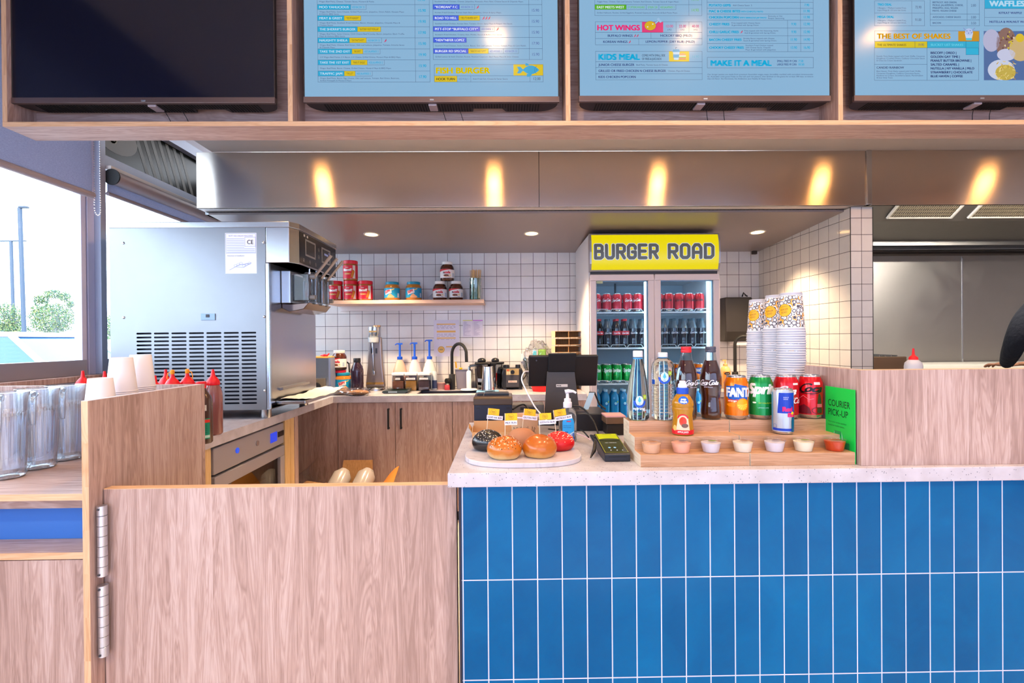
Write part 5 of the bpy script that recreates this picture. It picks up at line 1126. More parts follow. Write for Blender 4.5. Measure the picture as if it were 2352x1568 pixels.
# crumpled bag of supplies and a stack of cardboard trays behind the till
zc = zw
t = thing('plastic_bag', 'crumpled clear plastic bag with green and blue packets behind the till screen', 'bag', (bpos(1234, 3.86), 3.86, zw))
r_ = random.Random(11)
def lump(s, seed):
    r = random.Random(seed); ph = [(Vector((r.uniform(-1, 1), r.uniform(-1, 1), r.uniform(-1, 1))).normalized() * r.uniform(3, 7), r.uniform(0, 6)) for _ in range(9)]
    from mathutils import noise as MN
    o3 = Vector((seed * 3.7, seed, 0))
    return lambda p: p * (1 + s * sum(sin(k.dot(p) + q) for k, q in ph) / 4 + s * 1.4 * (abs(MN.noise(p * 3.1 + o3)) + 0.5 * abs(MN.noise(p * 7.3 + o3)) - 0.25))
MB().ell((0, 0, 0.20), (0.10, 0.08, 0.17), 56, 36, fn=lump(0.22, 3)).build('bag_film', film, t, smooth=30)
MB().box(0.01, 0.07, -0.02, 0.03, 0.18, 0.31).build('green_packet', mat('green_pack', '8cc850', 0.4), t, bevel=0.01)
MB().box(-0.035, -0.005, -0.03, 0.0, 0.17, 0.30).build('blue_packet', mat('cyan_pack', '60d0e8', 0.4), t, bevel=0.008)
MB().box(-0.06, 0.06, -0.05, 0.05, 0.002, 0.17).build('lower_packets', mat('pale_pack', 'c8ccd0', 0.6), t, bevel=0.02)
tray0 = None; names = ['lowest', 'second from the bottom', 'third from the bottom', 'fourth from the bottom', 'fourth from the top', 'third from the top', 'second from the top', 'topmost']
for i in range(8):
    z = zw + i * 0.0575
    if tray0 is None:
        tray0 = thing('cardboard_tray', 'brown folded cardboard tray, lowest in the stack behind the till screen', 'tray', (bpos(1306, 3.80), 3.80, z), 0, 'stacked cardboard trays')
        mb = MB(); w_, d_, h_ = 0.105, 0.07, 0.046; e = 0.002
        mb.box(-w_, w_, -d_, d_, 0, e); mb.box(-w_, w_, d_ - e, d_, e, h_); mb.box(-w_, -w_ + e, -d_, d_ - e, e, h_); mb.box(w_ - e, w_, -d_, d_ - e, e, h_); mb.box(-0.001, 0.001, -d_, d_ - e, e, h_)
        mb.box(-w_, w_, -d_, d_, h_, h_ + e)
        mb.build('tray_body', card, tray0)
        MB().box(-w_ - 0.028, -w_ - 0.001, -d_ - 0.004, -d_ - 0.002, 0.0, h_ + 0.004).build('side_flap', mat('pale_flap', 'd8b890', 0.8), tray0)
    else: dup(tray0, (bpos(1306 - (i % 3) * 1.2, 3.80), 3.80 + 0.004 * (i % 2), z), 'brown folded cardboard tray, ' + names[i] + ' in the stack behind the till screen', 0.03 * ((i * 7) % 3 - 1))
t = thing('red_basket', 'small bright red plastic basket on the rear worktop under the till screen', 'basket', (bpos(1243, 3.66), 3.66, zw))
MB().lathe([(0.062, 0), (0.082, 0.055), (0.084, 0.056), (0.080, 0.056), (0.060, 0.003)], 20, None, cap=False, sy=0.7).build('basket_wall', mat('bright_red', 'f0181c', 0.4), t, smooth=30)
MB().lathe([(0.061, 0), (0.061, 0.003)], 20, sy=0.7).build('basket_base', mat('bright_red'), t)
# bags of cereal on the worktop corner
nut = mat('cereal', 'b08058', 0.9); bump(nut, noise(nut, coords(nut), 120, 3), 1.0, 0.01)
for (px, Y, sx, lb, sd) in ((776, 3.56, 0.13, 'clear bag of crushed nuts lying at the corner of the worktop, rear one', 4), (818, 3.50, 0.10, 'clear twisted bag of crushed nuts lying at the front corner of the worktop', 8)):
    t = thing('snack_bag', lb, 'bag', (bpos(px, Y), Y, zw), 0, 'bags of crushed nuts')
    MB().ell((0, 0, 0.026), (sx, 0.065, 0.026), 56, 28, fn=lump(0.18, sd)).build('bag_film', film, t, smooth=30)
    MB().ell((0.015, 0, 0.021), (sx * 0.75, 0.050, 0.019), 20, 10, fn=lump(0.08, sd)).build('nuts', nut, t, smooth=60)
    MB().grid(lambda u, v: (sx * 0.9 + 0.04 * u, -0.03 + 0.06 * v, 0.03 + 0.02 * u + 0.006 * sin(9 * v)), 4, 6).build('bag_neck', film, t, smooth=60)
# ------------------------------------------------------------------ under the left bench: bar fridge
FX = BX - 0.016; ya_, yb_ = WX(493, 1050, FX).y, WX(655, 1050, FX).y
t = thing('bar_fridge', 'stainless under-bench bar fridge with glass door and blue display', 'fridge', (-1.5, (ya_ + yb_) / 2, 0))
hw = (yb_ - ya_) / 2; xo = 1.5
MB().box(FX - 0.5 + xo, FX - 0.045 + xo, -hw, hw, 0.06, zk - 0.015).build('cabinet', mat('fridge_grey', '5d5a60', 0.5), t)
o = MB().box(FX - 0.045 + xo, FX + xo - 0.004, -hw, hw, 0.735, zk - 0.015).build('control_fascia', mat('fridge_steel', 'aaa6ae', 0.4, 0.35), t, bevel=0.004)
MB().box(FX - 0.02 + xo, FX + xo - 0.001, hw - 0.16, hw - 0.09, 0.765, 0.815).build('display', mat('blue_led', '101020', 0.2, em='2a50ff', es=0.6), o)
MB().box(FX - 0.02 + xo, FX + xo - 0.001, hw - 0.075, hw - 0.01, 0.780, 0.808).build('badge', mat('dark_badge', '241e22', 0.4), o)
MB().cyl((FX - 0.01 + xo, -hw + 0.18, 0.80), (FX + xo, -hw + 0.18, 0.80), 0.013, 16).build('power_button', mat('blue_button', '1c40b0', 0.3, em='2a60ff', es=0.5), o)
MB().cyl((FX - 0.01 + xo, -hw + 0.36, 0.795), (FX + xo, -hw + 0.36, 0.795), 0.013, 16).build('lock', steel_m, o)
mb = MB(); zd = 0.725; st = 0.055
mb.box(FX - 0.04 + xo, FX + xo, -hw, hw, zd - st, zd); mb.box(FX - 0.04 + xo, FX + xo, -hw, hw, 0.07, 0.07 + st); mb.box(FX - 0.04 + xo, FX + xo, -hw, -hw + st, 0.07 + st, zd - st); mb.box(FX - 0.04 + xo, FX + xo, hw - st, hw, 0.07 + st, zd - st)
o = mb.build('door', mat('fridge_steel'), t, bevel=0.003)
MB().box(FX - 0.02 + xo, FX - 0.016 + xo, -hw + st, hw - st, 0.07 + st, zd - st).build('door_glass', thin_glass('tinted_glass', 'b0a496', 0.06), o)
MB().tube([(FX + xo, -hw + 0.07, 0.60), (FX + xo + 0.03, -hw + 0.07, 0.60), (FX + xo + 0.03, -hw + 0.07, 0.20), (FX + xo, -hw + 0.07, 0.20)], 0.008, 8).build('handle', steel_m, o)
MB().box(FX - 0.043 + xo, FX - 0.041 + xo, -hw + 0.05, hw - 0.05, 0.10, 0.70).build('interior', mat('fridge_interior', '6d5a4a', 0.7), t)
t = thing('carton', 'brown cardboard carton with a shipping label inside the bar fridge', 'box', (FX - 0.034, (ya_ + yb_) / 2, 0.125))
MB().box(-0.006, 0.010, -0.13, 0.16, 0, 0.46).build('carton_body', card, t)
a = Art(); a.rect(0.0, 0.30, 0.09, 0.42, 'dcd4cc', 0)
for k in range(6): a.rect(0.008, 0.32 + k * 0.015, 0.06 + 0.02 * (k % 2), 0.326 + k * 0.015, '5c5450', 1)
a.build('shipping_label', lambda u, v, l: (0.0105 + l * 0.0005, u, v), t)
# cardboard box with wrapped rolls, and a loose bag, on the floor by the cabinets
bxp = S(793, 1100, 0.40)
t = thing('open_carton', 'open cardboard carton with raised flaps on the floor before the rear cabinets', 'box', (bxp.x + 0.01, 3.20, 0))
mb = MB(); w_, d_, h_ = 0.20, 0.15, 0.33
mb.box(-w_, w_, -d_, d_, 0.001, 0.005); mb.box(-w_, w_, d_ - 0.004, d_, 0.005, h_); mb.box(-w_, w_, -d_, -d_ + 0.004, 0.005, h_); mb.box(-w_, -w_ + 0.004, -d_, d_, 0.005, h_); mb.box(w_ - 0.004, w_, -d_, d_, 0.005, h_); mb.build('carton_body', card, t)
MB().add([(-0.10, d_, h_), (0.12, d_, h_), (0.115, d_ + 0.03, h_ + 0.145), (-0.085, d_ + 0.03, h_ + 0.145)], [(0, 1, 2, 3)]).build('rear_flap', card, t, solid=0.003)
MB().grid(lambda u, v: (w_ + 0.11 * u, -d_ + 0.05 + 0.22 * v, h_ + 0.12 * sin(u * 1.3) * (0.3 + 0.7 * v)), 6, 4).build('side_flap', mat('amber_card', 'c07a30', 0.8), t, solid=0.003)
MB().grid(lambda u, v: (-w_ - 0.12 * u, -d_ + 0.02 + 0.26 * v, h_ + 0.02 * u), 4, 4).build('side_flap', card, t, solid=0.003)
wrap = mat('wrapped_rolls', 'a8a0a0', 0.25, coat=0.6)
for px, lb, dx in ((765, 'plastic-wrapped roll of cups in the open carton, left one', -0.075), (828, 'plastic-wrapped roll of cups in the open carton, right one', 0.085)):
    o = MB().tube([(dx - 0.04, -0.12, 0.20), (dx - 0.02, -0.05, 0.28), (dx + 0.02, 0.06, 0.40), (dx + 0.03, 0.09, 0.425)], [0.062, 0.068, 0.062, 0.035], 18).build('wrapped_roll', wrap, None, smooth=60)
    o.location = (bxp.x + 0.01, 3.20, 0.0); tag(o, lb, 'roll', 'wrapped rolls in the carton')
lb_ = S(705, 1090, 0.42)
t = thing('loose_bag', 'crumpled clear plastic bag heaped on the floor beside the pine upright', 'bag', (lb_.x + 0.015, 2.985, 0))
MB().ell((0, 0, 0.22), (0.085, 0.085, 0.21), 56, 36, fn=lump(0.25, 21)).build('bag_film', film, t, smooth=30)
MB().grid(lambda u, v: (-0.02 + 0.16 * u + 0.02 * sin(7 * v), 0.02 + 0.03 * sin(5 * u) + 0.02 * v, 0.40 + 0.14 * v * (0.4 + u)), 8, 8).build('bag_mouth', film, t, smooth=60)
# ------------------------------------------------------------------ cans and bottles
alum = mat('can_aluminium', 'c8cace', 0.2, 0.9)
PC = [(0.0255, 0), (0.029, 0.002), (0.0345, 0.013), (0.0345, 0.108), (0.0275, 0.126), (0.0268, 0.130), (0.0262, 0.131), (0.0255, 0.1285)]
def can(name, label, col, art=None, loc=(0, 0, 0), rz=0, group=None, prof=PC, rough=0.22, seg=36, cut=0.005):
    t = thing(name, label, 'can', loc, rz, group); n = len(prof); paint = mat('can_paint_' + col, col, rough, 0.35, coat=0.3)
    zt = prof[4][1] - 0.0015
    MB().lathe(prof[2:5], seg, None, cap=False).build('can_body', paint, t, smooth=40)
    MB().lathe(prof[:3], seg, None, cap=True).build('can_base', alum, t, smooth=35)
    MB().lathe([prof[4]] + prof[5:] + [(0.0, prof[-1][1])], seg, None, cap=False).build('can_top', alum, t, smooth=35)
    MB().box(-0.008, 0.008, -0.014, 0.004, prof[-1][1], prof[-1][1] + 0.0015).build('ring_pull', alum, t, bevel=0.0006)
    if art:
        a = Art(); art(a); rf = prof_r(prof[1:5]); a.build('can_print', on_cyl(rf, 0.05), t, cut=cut, matf=gloss_ink)
    return t
def art_cola(ink_c):
    def f(a):
        script(a, -0.026, 0.076, 0.022, ink_c, 0.066)
        a.text('Cola', 0.022, 0.048, 0.018, ink_c, w=0.036, shear=0.45, bold=0.02, l=1)
        a.rect(0.022, 0.103, 0.040, 0.109, 'f0d8d8', 1)
    return f
def art_classic(a):
    art_cola('f2e9ee')(a); a.text('CLASSIC', 0.020, 0.062, 0.004, 'f2e9ee', w=0.016, l=2)
def art_zero(a):
    script(a, -0.034, 0.082, 0.023, '1c1216', 0.080); a.text('ZERO', 0.0, 0.072, 0.004, '3a1420', w=0.014, l=1)
    a.rect(0.012, 0.103, 0.030, 0.111, 'f0d0d4', 1)
    a.line([(-0.030, 0.060), (-0.016, 0.070), (0.0, 0.058), (0.012, 0.062)], 0.0010, 'e89098', 2)
    a.ell(-0.020, 0.048, 0.016, 0.016, 'b8101c', 1); a.poly([(0.020, 0.020), (0.036, 0.018), (0.034, 0.060), (0.030, 0.076), (0.025, 0.076), (0.022, 0.060)], '3c3a20', 2); a.rect(0.020, 0.036, 0.036, 0.046, 'd05a60', 3)
    a.poly([(-0.034, 0.016), (0.006, 0.016), (0.0, 0.034), (-0.014, 0.044), (-0.030, 0.036)], '6a1420', 2)
    a.ring(0.022, 0.026, 0.016, 0.010, 0.002, '5a1c18', 2)
def art_fanta(a):
    a.poly([(-0.031, 0.100), (-0.006, 0.102), (-0.004, 0.108), (0.034, 0.100), (0.036, 0.060), (0.020, 0.064), (0.006, 0.050), (0.004, 0.058), (-0.022, 0.062), (-0.029, 0.070)], '1a58b8', 1)
    a.text('FANTA', -0.029, 0.070, 0.027, 'eef0f4', w=0.086, bold=0.07, l=2)
    a.text('orange', -0.023, 0.055, 0.0045, 'f4ece0', w=0.024, l=2, bold=0.04); a.rect(-0.026, 0.0535, 0.004, 0.0615, 'e84c18', 1)
    a.ell(0.018, 0.046, 0.019, 0.019, 'ffa800', 2); a.ring(0.018, 0.046, 0.019, 0.019, 0.002, 'ff7a00', 3)
    for k in range(7): q = pi + k * 0.5; a.poly([(0.018, 0.046), (0.018 + 0.015 * cos(q), 0.046 + 0.015 * sin(q)), (0.018 + 0.015 * cos(q + 0.34), 0.046 + 0.015 * sin(q + 0.34))], 'ffd040', 3)
    a.poly([(-0.030, 0.046), (-0.010, 0.052), (0.0, 0.046), (-0.006, 0.038), (-0.022, 0.040)], 'ff8c10', 1)
def art_sprite(a):
    a.text('Sprite', -0.032, 0.078, 0.031, 'e6ecea', w=0.096, bold=0.06, shear=0.25, l=1)
    a.text('NATURAL FLAVOURS', 0.0, 0.048, 0.0042, 'b8d820', w=0.046, l=1); a.ell(-0.012, 0.0505, 0.006, 0.0025, 'd8ecd8', 1); a.text('LEMON LIME', -0.002, 0.034, 0.0035, 'a8e0e0', w=0.030, l=1)
YT = 1.478
def base3(px, Y): return W(px, 960, Y).x
z3, z2, z1s = ZF + 0.1062, ZF + 0.0712, ZF + 0.0342
# ------------------------------------------------------------------ bamboo display risers
sm = W(1723, 1060, 1.327).x
def riser(xa, xb, label):
    t = thing('display_riser', label, 'display steps', (xa, 1.327, ZF + 0.0002), 0, 'bamboo display risers'); w_ = xb - xa
    mb = MB(); prof = [(0, 0), (0, 0.0338), (0.061, 0.0338), (0.061, 0.0708), (0.122, 0.0708), (0.122, 0.1058), (0.188, 0.1058), (0.188, 0)]
    mb.prism(prof, 0.0006, w_ - 0.0006, 'X'); mb.build('stepped_block', bamboo, t, bevel=0.0008)
    for x in (0.0, w_ - 0.0006): MB().prism(prof, x, x + 0.0006, 'X').build('end_grain', bamboo_e, t)
riser(W(1471, 1060, 1.327).x, sm - 0.0012, 'three-step bamboo riser on the counter, left one holding water and cola bottles')
riser(sm + 0.0012, 0.9605, 'three-step bamboo riser on the counter, right one holding the soft drink cans')
# ------------------------------------------------------------------ drinks on the risers
can('soft_drink_can', 'orange soft drink can on the top bamboo step with blue lettering patch', 'f07800', art_fanta, (base3(1691, YT), YT, z3), -0.43)
can('soft_drink_can', 'green lemonade can on the top bamboo step next to the orange can', '00893c', art_sprite, (base3(1747, YT), YT, z3), -0.63)
cc = can('soft_drink_can', 'red cola can with white script behind the slim blue and silver can', 'cc0a1e', art_classic, (base3(1805.5, YT), YT, z3), -0.60)
can('soft_drink_can', 'red cola can with black script at the right end of the top step', 'd00a18', art_zero, (base3(1861, YT), YT, z3), -0.62)
PRB = [(0.0225, 0), (0.026, 0.002), (0.0285, 0.008), (0.0285, 0.120), (0.0265, 0.127), (0.0262, 0.130), (0.0255, 0.131), (0.025, 0.129)]
def art_rb(a):
    a.poly([(-0.014, 0.062), (0.036, 0.062), (0.036, 0.121), (-0.010, 0.121)], '1238b0', 1); a.rect(-0.030, 0.011, 0.040, 0.018, '1238b0', 1)
    a.poly([(0.024, 0.008), (0.040, 0.008), (0.040, 0.066), (0.032, 0.070), (0.024, 0.040)], '10507c', 2)
    a.text('Red', 0.000, 0.068, 0.013, 'e81c6c', w=0.026, bold=0.06, l=3); a.text('Bull', 0.014, 0.052, 0.012, 'e81c6c', w=0.026, bold=0.06, l=3)
    a.ell(0.028, 0.060, 0.006, 0.007, 'e0d020', 2); a.text('ENERGY', 0.002, 0.106, 0.0035, 'c8d0f0', w=0.014, l=2); a.text('DRINK', 0.002, 0.101, 0.0035, 'c8d0f0', w=0.012, l=2)
    a.poly([(-0.044, 0.010), (-0.030, 0.010), (-0.030, 0.121), (-0.044, 0.121)], '5a90b8', 1); a.ring(-0.022, 0.024, 0.006, 0.006, 0.001, '5a70b0', 2)
can('energy_drink_can', 'slim blue and silver energy drink can on the middle bamboo step', 'b4bac6', art_rb, (base3(1798, 1.418), 1.418, z2), -0.52, prof=PRB)
wat = mat('bottled_water', 'e8f6fc', 0.02, trans=1.0, ior=1.33)
wat2 = mat('blue_tinted_water', 'c4e6f6', 0.02, trans=1.0, ior=1.30)
cola = mat('cola', '5a2214', 0.05, trans=0.55, ior=1.33, coat=0.3)
cglass = thin_glass('bottle_glass', 'f0f6f6', 0.10)
capw = mat('white_cap', 'dfdfe8', 0.4)
def water_art(zc, s=1.0):
    def f(a):
        a.ring(0.004, zc, 0.018 * s, 0.018 * s, 0.006, '1c50c0', 1, 24, pi * 0.95, pi * 2.05); a.ell(0.004, zc + 0.003, 0.0115 * s, 0.014 * s, 'bcd4e8', 1); a.poly([(0.004, zc + 0.016), (0.009, zc + 0.003), (0.004, zc - 0.003), (-0.001, zc + 0.003)], '48b0dc', 2); a.text('nu', 0.004, zc - 0.008, 0.004, '1a3a90', w=0.006, l=2, al='C')
        a.rect(0.015, zc + 0.008, 0.026, zc + 0.020, '9ab81c', 3); a.text('500', 0.0205, zc + 0.012, 0.0045, 'dce8b0', w=0.007, al='C', l=4)
    return f
P1 = [(0.026, 0.0), (0.032, 0.006), (0.0340, 0.030), (0.0338, 0.060), (0.0300, 0.100), (0.0225, 0.145), (0.0160, 0.175), (0.0125, 0.192)]
t = thing('water_bottle', 'tapering clear water bottle with white cap, leftmost on the top bamboo step', 'bottle', (base3(1466, YT), YT, z3), -0.26, 'water bottles on the riser')
MB().lathe(P1, 40).build('bottle_body', wat2, t, smooth=60)
mb = MB().lathe([(0.0143, 0.190), (0.0145, 0.192), (0.0145, 0.207), (0.0130, 0.209)], 24); mb.build('cap', capw, t, smooth=35)
MB().lathe([(0.0145, 0.184), (0.0145, 0.188)], 24).build('neck_ring', mat('blue_ring', '3c90d0', 0.3), t)
a = Art(); water_art(0.058)(a); a.text('spring', -0.014, 0.034, 0.008, 'e4ecf8', w=0.034, bold=0.03, l=1); a.build('bottle_print', on_cyl(prof_r(P1), 0.05), t, cut=0.006)
P2 = [(0.026, 0.0), (0.031, 0.005)]
for k in range(9): z = 0.010 + k * 0.0105; P2 += [(0.0330, z), (0.0335, z + 0.004), (0.0318, z + 0.0075)]
P2 += [(0.0335, 0.110), (0.0335, 0.160), (0.0300, 0.172), (0.0180, 0.184), (0.0125, 0.188)]
t = thing('water_bottle', 'clear ribbed water bottle with white cap beside the tapering one', 'bottle', (base3(1523, YT), YT, z3), -0.28, 'water bottles on the riser')
MB().lathe(P2, 40).build('bottle_body', wat, t, smooth=70)
MB().lathe([(0.0143, 0.189), (0.0145, 0.190), (0.0145, 0.201), (0.0130, 0.203)], 24).build('cap', capw, t, smooth=35)
MB().lathe([(0.0145, 0.184), (0.0145, 0.188)], 24).build('neck_ring', mat('blue_ring'), t)
a = Art(); water_art(0.128)(a); a.rect(-0.040, 0.108, -0.026, 0.122, '1c50b0', 1); a.build('bottle_print', on_cyl(0.0336, 0.12), t, cut=0.006)
PK_ = [(0.024, 0.0), (0.0285, 0.004), (0.0305, 0.020), (0.0290, 0.045), (0.0265, 0.060), (0.0285, 0.080), (0.0315, 0.100), (0.0315, 0.125), (0.0275, 0.150), (0.0180, 0.178), (0.0135, 0.200)]
def cola_bottle(px, label, capc, rz):
    t = thing('cola_bottle', label, 'bottle', (base3(px, YT), YT, z3), rz, 'glass cola bottles on the riser')
    MB().lathe([(r + 0.0006, z) for r, z in PK_] + [(0.0130, 0.207)], 40, None, cap=False).build('bottle_glass', cglass, t, smooth=60)
    liq = [(r - 0.0012, z + (0.002 if i == 0 else 0)) for i, (r, z) in enumerate(PK_[:-1])]
    MB().lathe(liq, 40).build('cola_fill', cola, t, smooth=60)
    MB().lathe([(0.0145, 0.202), (0.0155, 0.204), (0.0155, 0.209), (0.0145, 0.211), (0.0155, 0.213), (0.0150, 0.219), (0.0135, 0.220)], 24).build('cap', capc, t, smooth=35)
    a = Art(); script2(a, -0.028, 0.106, 0.013, 'eceaf4', 0.062); a.text('ZERO SUGAR', -0.012, 0.097, 0.0035, 'e0dcec', w=0.026, l=1); a.ring(0, 0.122, 0.0, 0.0, 0.0, 'eceaf4') if False else None
    a.build('bottle_print', on_cyl(prof_r([(r + 0.0008, z) for r, z in PK_]), 0.11), t, cut=0.005)
    return t
cola_bottle(1577, 'glass cola bottle with red cap on the top bamboo step behind the juice bottle', mat('red_cap', 'd8202c', 0.35), 0.35)
cola_bottle(1633, 'glass cola bottle with black cap on the top bamboo step beside the orange can', mat('dark_cap', '4a4a58', 0.4), -0.65)
juice = mat('apple_juice', 'e09a20', 0.05, trans=0.45, ior=1.33, coat=0.4)
PJ = [(0.026, 0), (0.030, 0.004), (0.0305, 0.018), (0.0285, 0.040), (0.0275, 0.062), (0.0300, 0.072), (0.0305, 0.078), (0.0290, 0.082), (0.0310, 0.086), (0.0300, 0.098), (0.0220, 0.112), (0.0160, 0.119)]
t = thing('juice_bottle', 'small apple juice bottle with blue cap on the middle bamboo step', 'bottle', (base3(1568, 1.418), 1.418, z2), -0.36)
MB().lathe(PJ, 36).build('bottle_body', juice, t, smooth=60)
MB().lathe([(0.0165, 0.119), (0.0168, 0.121), (0.0168, 0.136), (0.015, 0.137)], 24).build('cap', mat('blue_cap', '1c4cc0', 0.4), t, smooth=35)
MB().lathe([(0.013, 0.137), (0.0125, 0.146), (0.009, 0.150), (0.009, 0.156), (0.006, 0.157)], 20).build('drink_spout', mat('frosted_spout', 'd8dcf0', 0.3), t, smooth=40)
a = Art(); a.ell(0.003, 0.103, 0.0145, 0.011, '1e5cc4', 1); a.text('pop', 0.003, 0.103, 0.006, 'e8f0ff', w=0.014, al='C', bold=0.06, l=2); a.text('tops', 0.003, 0.096, 0.006, 'e8f0ff', w=0.017, al='C', bold=0.06, l=2)
a.rect(-0.050, 0.004, 0.050, 0.017, 'd41828', 1); a.poly([(-0.017, 0.016), (0.019, 0.016), (0.016, 0.050), (0.010, 0.058), (0.001, 0.061), (-0.009, 0.058), (-0.014, 0.048)], 'e8c8a8', 1); a.ell(0.001, 0.042, 0.010, 0.013, 'd83818', 2); a.ell(0.006, 0.030, 0.009, 0.006, '6a4a38', 3)
a.ring(0.001, 0.046, 0.017, 0.017, 0.004, 'd41828', 2, 20, pi * 0.1, pi * 0.9); a.text('APPLE JUICE', 0.001, 0.0095, 0.0045, 'f4e8e8', w=0.028, al='C', bold=0.05, l=2); a.ell(-0.022, 0.022, 0.006, 0.008, 'f0b868', 2)
a.build('bottle_print', on_cyl(prof_r(PJ), 0.04), t, cut=0.005, matf=gloss_ink)
# sauce cups
tubm = thin_glass('tub_plastic', 'ffffff', 0.08, 0.1)
names = [('tan', 'd8a888'), ('salmon pink', 'e8a890'), ('lilac white', 'd4ccd8'), ('cream', 'e8dccc'), ('pale lavender', 'd8d0dc'), ('ivory', 'eadfc8'), ('dark orange-red chilli', 'c03408')]
wh = ['leftmost', 'second from the left', 'third from the left', 'middle one', 'third from the right', 'second from the right', 'rightmost']
for i, px in enumerate((1496, 1564.5, 1632.5, 1706, 1779, 1845.5, 1917)):
    Y = 1.357; t = thing('sauce_cup', 'lidded cup of %s sauce on the lowest bamboo step, %s' % (names[i][0], wh[i]), 'sauce cup', (W(px, 1030, Y).x, Y, z1s), 0, 'sauce cups on the lowest step')
    MB().lathe([(0.0215, 0), (0.0220, 0.001), (0.0272, 0.028), (0.0280, 0.029)], 32, None, cap=False).build('cup_wall', tubm, t, smooth=50)
    MB().lathe([(0.0209, 0.0006), (0.0262, 0.026)], 32).build('sauce', mat('sauce_' + names[i][1], names[i][1], 0.3), t, smooth=40)
    o = MB().lathe([(0.0296, 0.0285), (0.0300, 0.0300), (0.0296, 0.0318), (0.0265, 0.0322), (0.0255, 0.0300), (0.0, 0.0300)], 32, None, cap=False).build('lid', tubm, t, smooth=35)
    MB().ell((0.004, 0, 0.0303), (0.012, 0.006, 0.0006), 14, 4).build('lid_mark', mat('lid_note_%d' % (i % 3), ('8a5a40', '6a5a68', '6f8a30')[i % 3 if i < 6 else 2], 0.6), o)
# courier sign between the riser and the timber screen
t = thing('courier_sign', 'bright green courier pick-up sign leaning on the timber screen beside the cans', 'sign', (0.9625, 1.39, ZF + 0.0004))
MB().box(-0.0010, 0.0010, -0.062, 0.062, 0.0, 0.205).build('board', mat('green_board', '06c84a', 0.4), t, bevel=0.0004)
a = Art(); g = '0a3a20'
a.text('COURIER', 0.0135, 0.149, 0.0200, g, w=0.092, l=1); a.text('PICK-UP', 0.0145, 0.122, 0.0200, g, w=0.083, l=1)
a.text('Have your order number', 0.014, 0.101, 0.0052, '08823a', w=0.078); a.text('ready for confirmation.', 0.014, 0.091, 0.0052, '08823a', w=0.070)
a.rect(0.058, 0.0, 0.103, 0.052, '128850', 1); a.poly([(0.033, 0.060), (0.041, 0.078), (0.044, 0.056)], '7cd8b0', 2); a.poly([(0.070, 0.080), (0.073, 0.058), (0.080, 0.056)], '7cd8b0', 2); a.rect(0.041, 0.066, 0.068, 0.080, '0c9850', 1)
a.build('sign_print', lambda u, v, l: (-0.00125 - l * 0.0003, 0.062 - u, v), t)
# ------------------------------------------------------------------ stacks of patterned paper cups
cupm = mat('patterned_cup', 'f0eef4', 0.55)
tcx = nd(cupm, 'ShaderNodeTexCoord'); spx = nd(cupm, 'ShaderNodeSeparateXYZ'); lk(cupm, tcx.outputs['Object'], spx.inputs[0])
ang = mth(cupm, 'ARCTAN2', spx.outputs['Y'], spx.outputs['X'])
dg = mth(cupm, 'FRACT', mth(cupm, 'ADD', mth(cupm, 'MULTIPLY', ang, 11.0), mth(cupm, 'MULTIPLY', spx.outputs['Z'], 420.0)))
strp = mth(cupm, 'LESS_THAN', dg, 0.5)
inb = mth(cupm, 'MAXIMUM', mth(cupm, 'LESS_THAN', spx.outputs['Z'], 0.0105), mth(cupm, 'GREATER_THAN', spx.outputs['Z'], 0.120))
inb = mth(cupm, 'MULTIPLY', inb, mth(cupm, 'GREATER_THAN', spx.outputs['Z'], 0.003))
cm = nd(cupm, 'ShaderNodeCombineXYZ'); lk(cupm, mth(cupm, 'MULTIPLY', ang, 0.041), cm.inputs[0]); lk(cupm, spx.outputs['Z'], cm.inputs[1])
vv = nd(cupm, 'ShaderNodeTexVoronoi'); vv.inputs['Scale'].default_value = 75; vv.inputs['Randomness'].default_value = 0.55; lk(cupm, cm.outputs[0], vv.inputs['Vector'])
hs = nd(cupm, 'ShaderNodeSeparateColor'); lk(cupm, vv.outputs['Color'], hs.inputs[0])
dark = mth(cupm, 'MULTIPLY', mth(cupm, 'GREATER_THAN', vv.outputs['Distance'], 0.40), mth(cupm, 'LESS_THAN', vv.outputs['Distance'], 0.56))
spot = mth(cupm, 'LESS_THAN', vv.outputs['Distance'], 0.10)
yl = mth(cupm, 'MULTIPLY', mth(cupm, 'GREATER_THAN', vv.outputs['Distance'], 0.58), mth(cupm, 'GREATER_THAN', hs.outputs[1], 0.45))
zone = mth(cupm, 'MULTIPLY', mth(cupm, 'GREATER_THAN', spx.outputs['Z'], 0.014), mth(cupm, 'LESS_THAN', spx.outputs['Z'], 0.118))
c1 = mixc(cupm, mth(cupm, 'MULTIPLY', zone, mth(cupm, 'MAXIMUM', dark, spot)), 'eeecf2', '4c4a58')
c2 = mixc(cupm, mth(cupm, 'MULTIPLY', zone, yl), c1, 'e8a020')
c3 = mixc(cupm, mth(cupm, 'MULTIPLY', inb, strp), c2, '5c6488')
lk(cupm, c3, BS(cupm).inputs['Base Color'])
PU = [(0.0415, 0.0022), (0.0435, 0.0), (0.0446, 0.0020), (0.0435, 0.0042), (0.0424, 0.0040), (0.0400, 0.030), (0.0338, 0.128), (0.0320, 0.129), (0.0316, 0.1265), (0.0, 0.1265)]
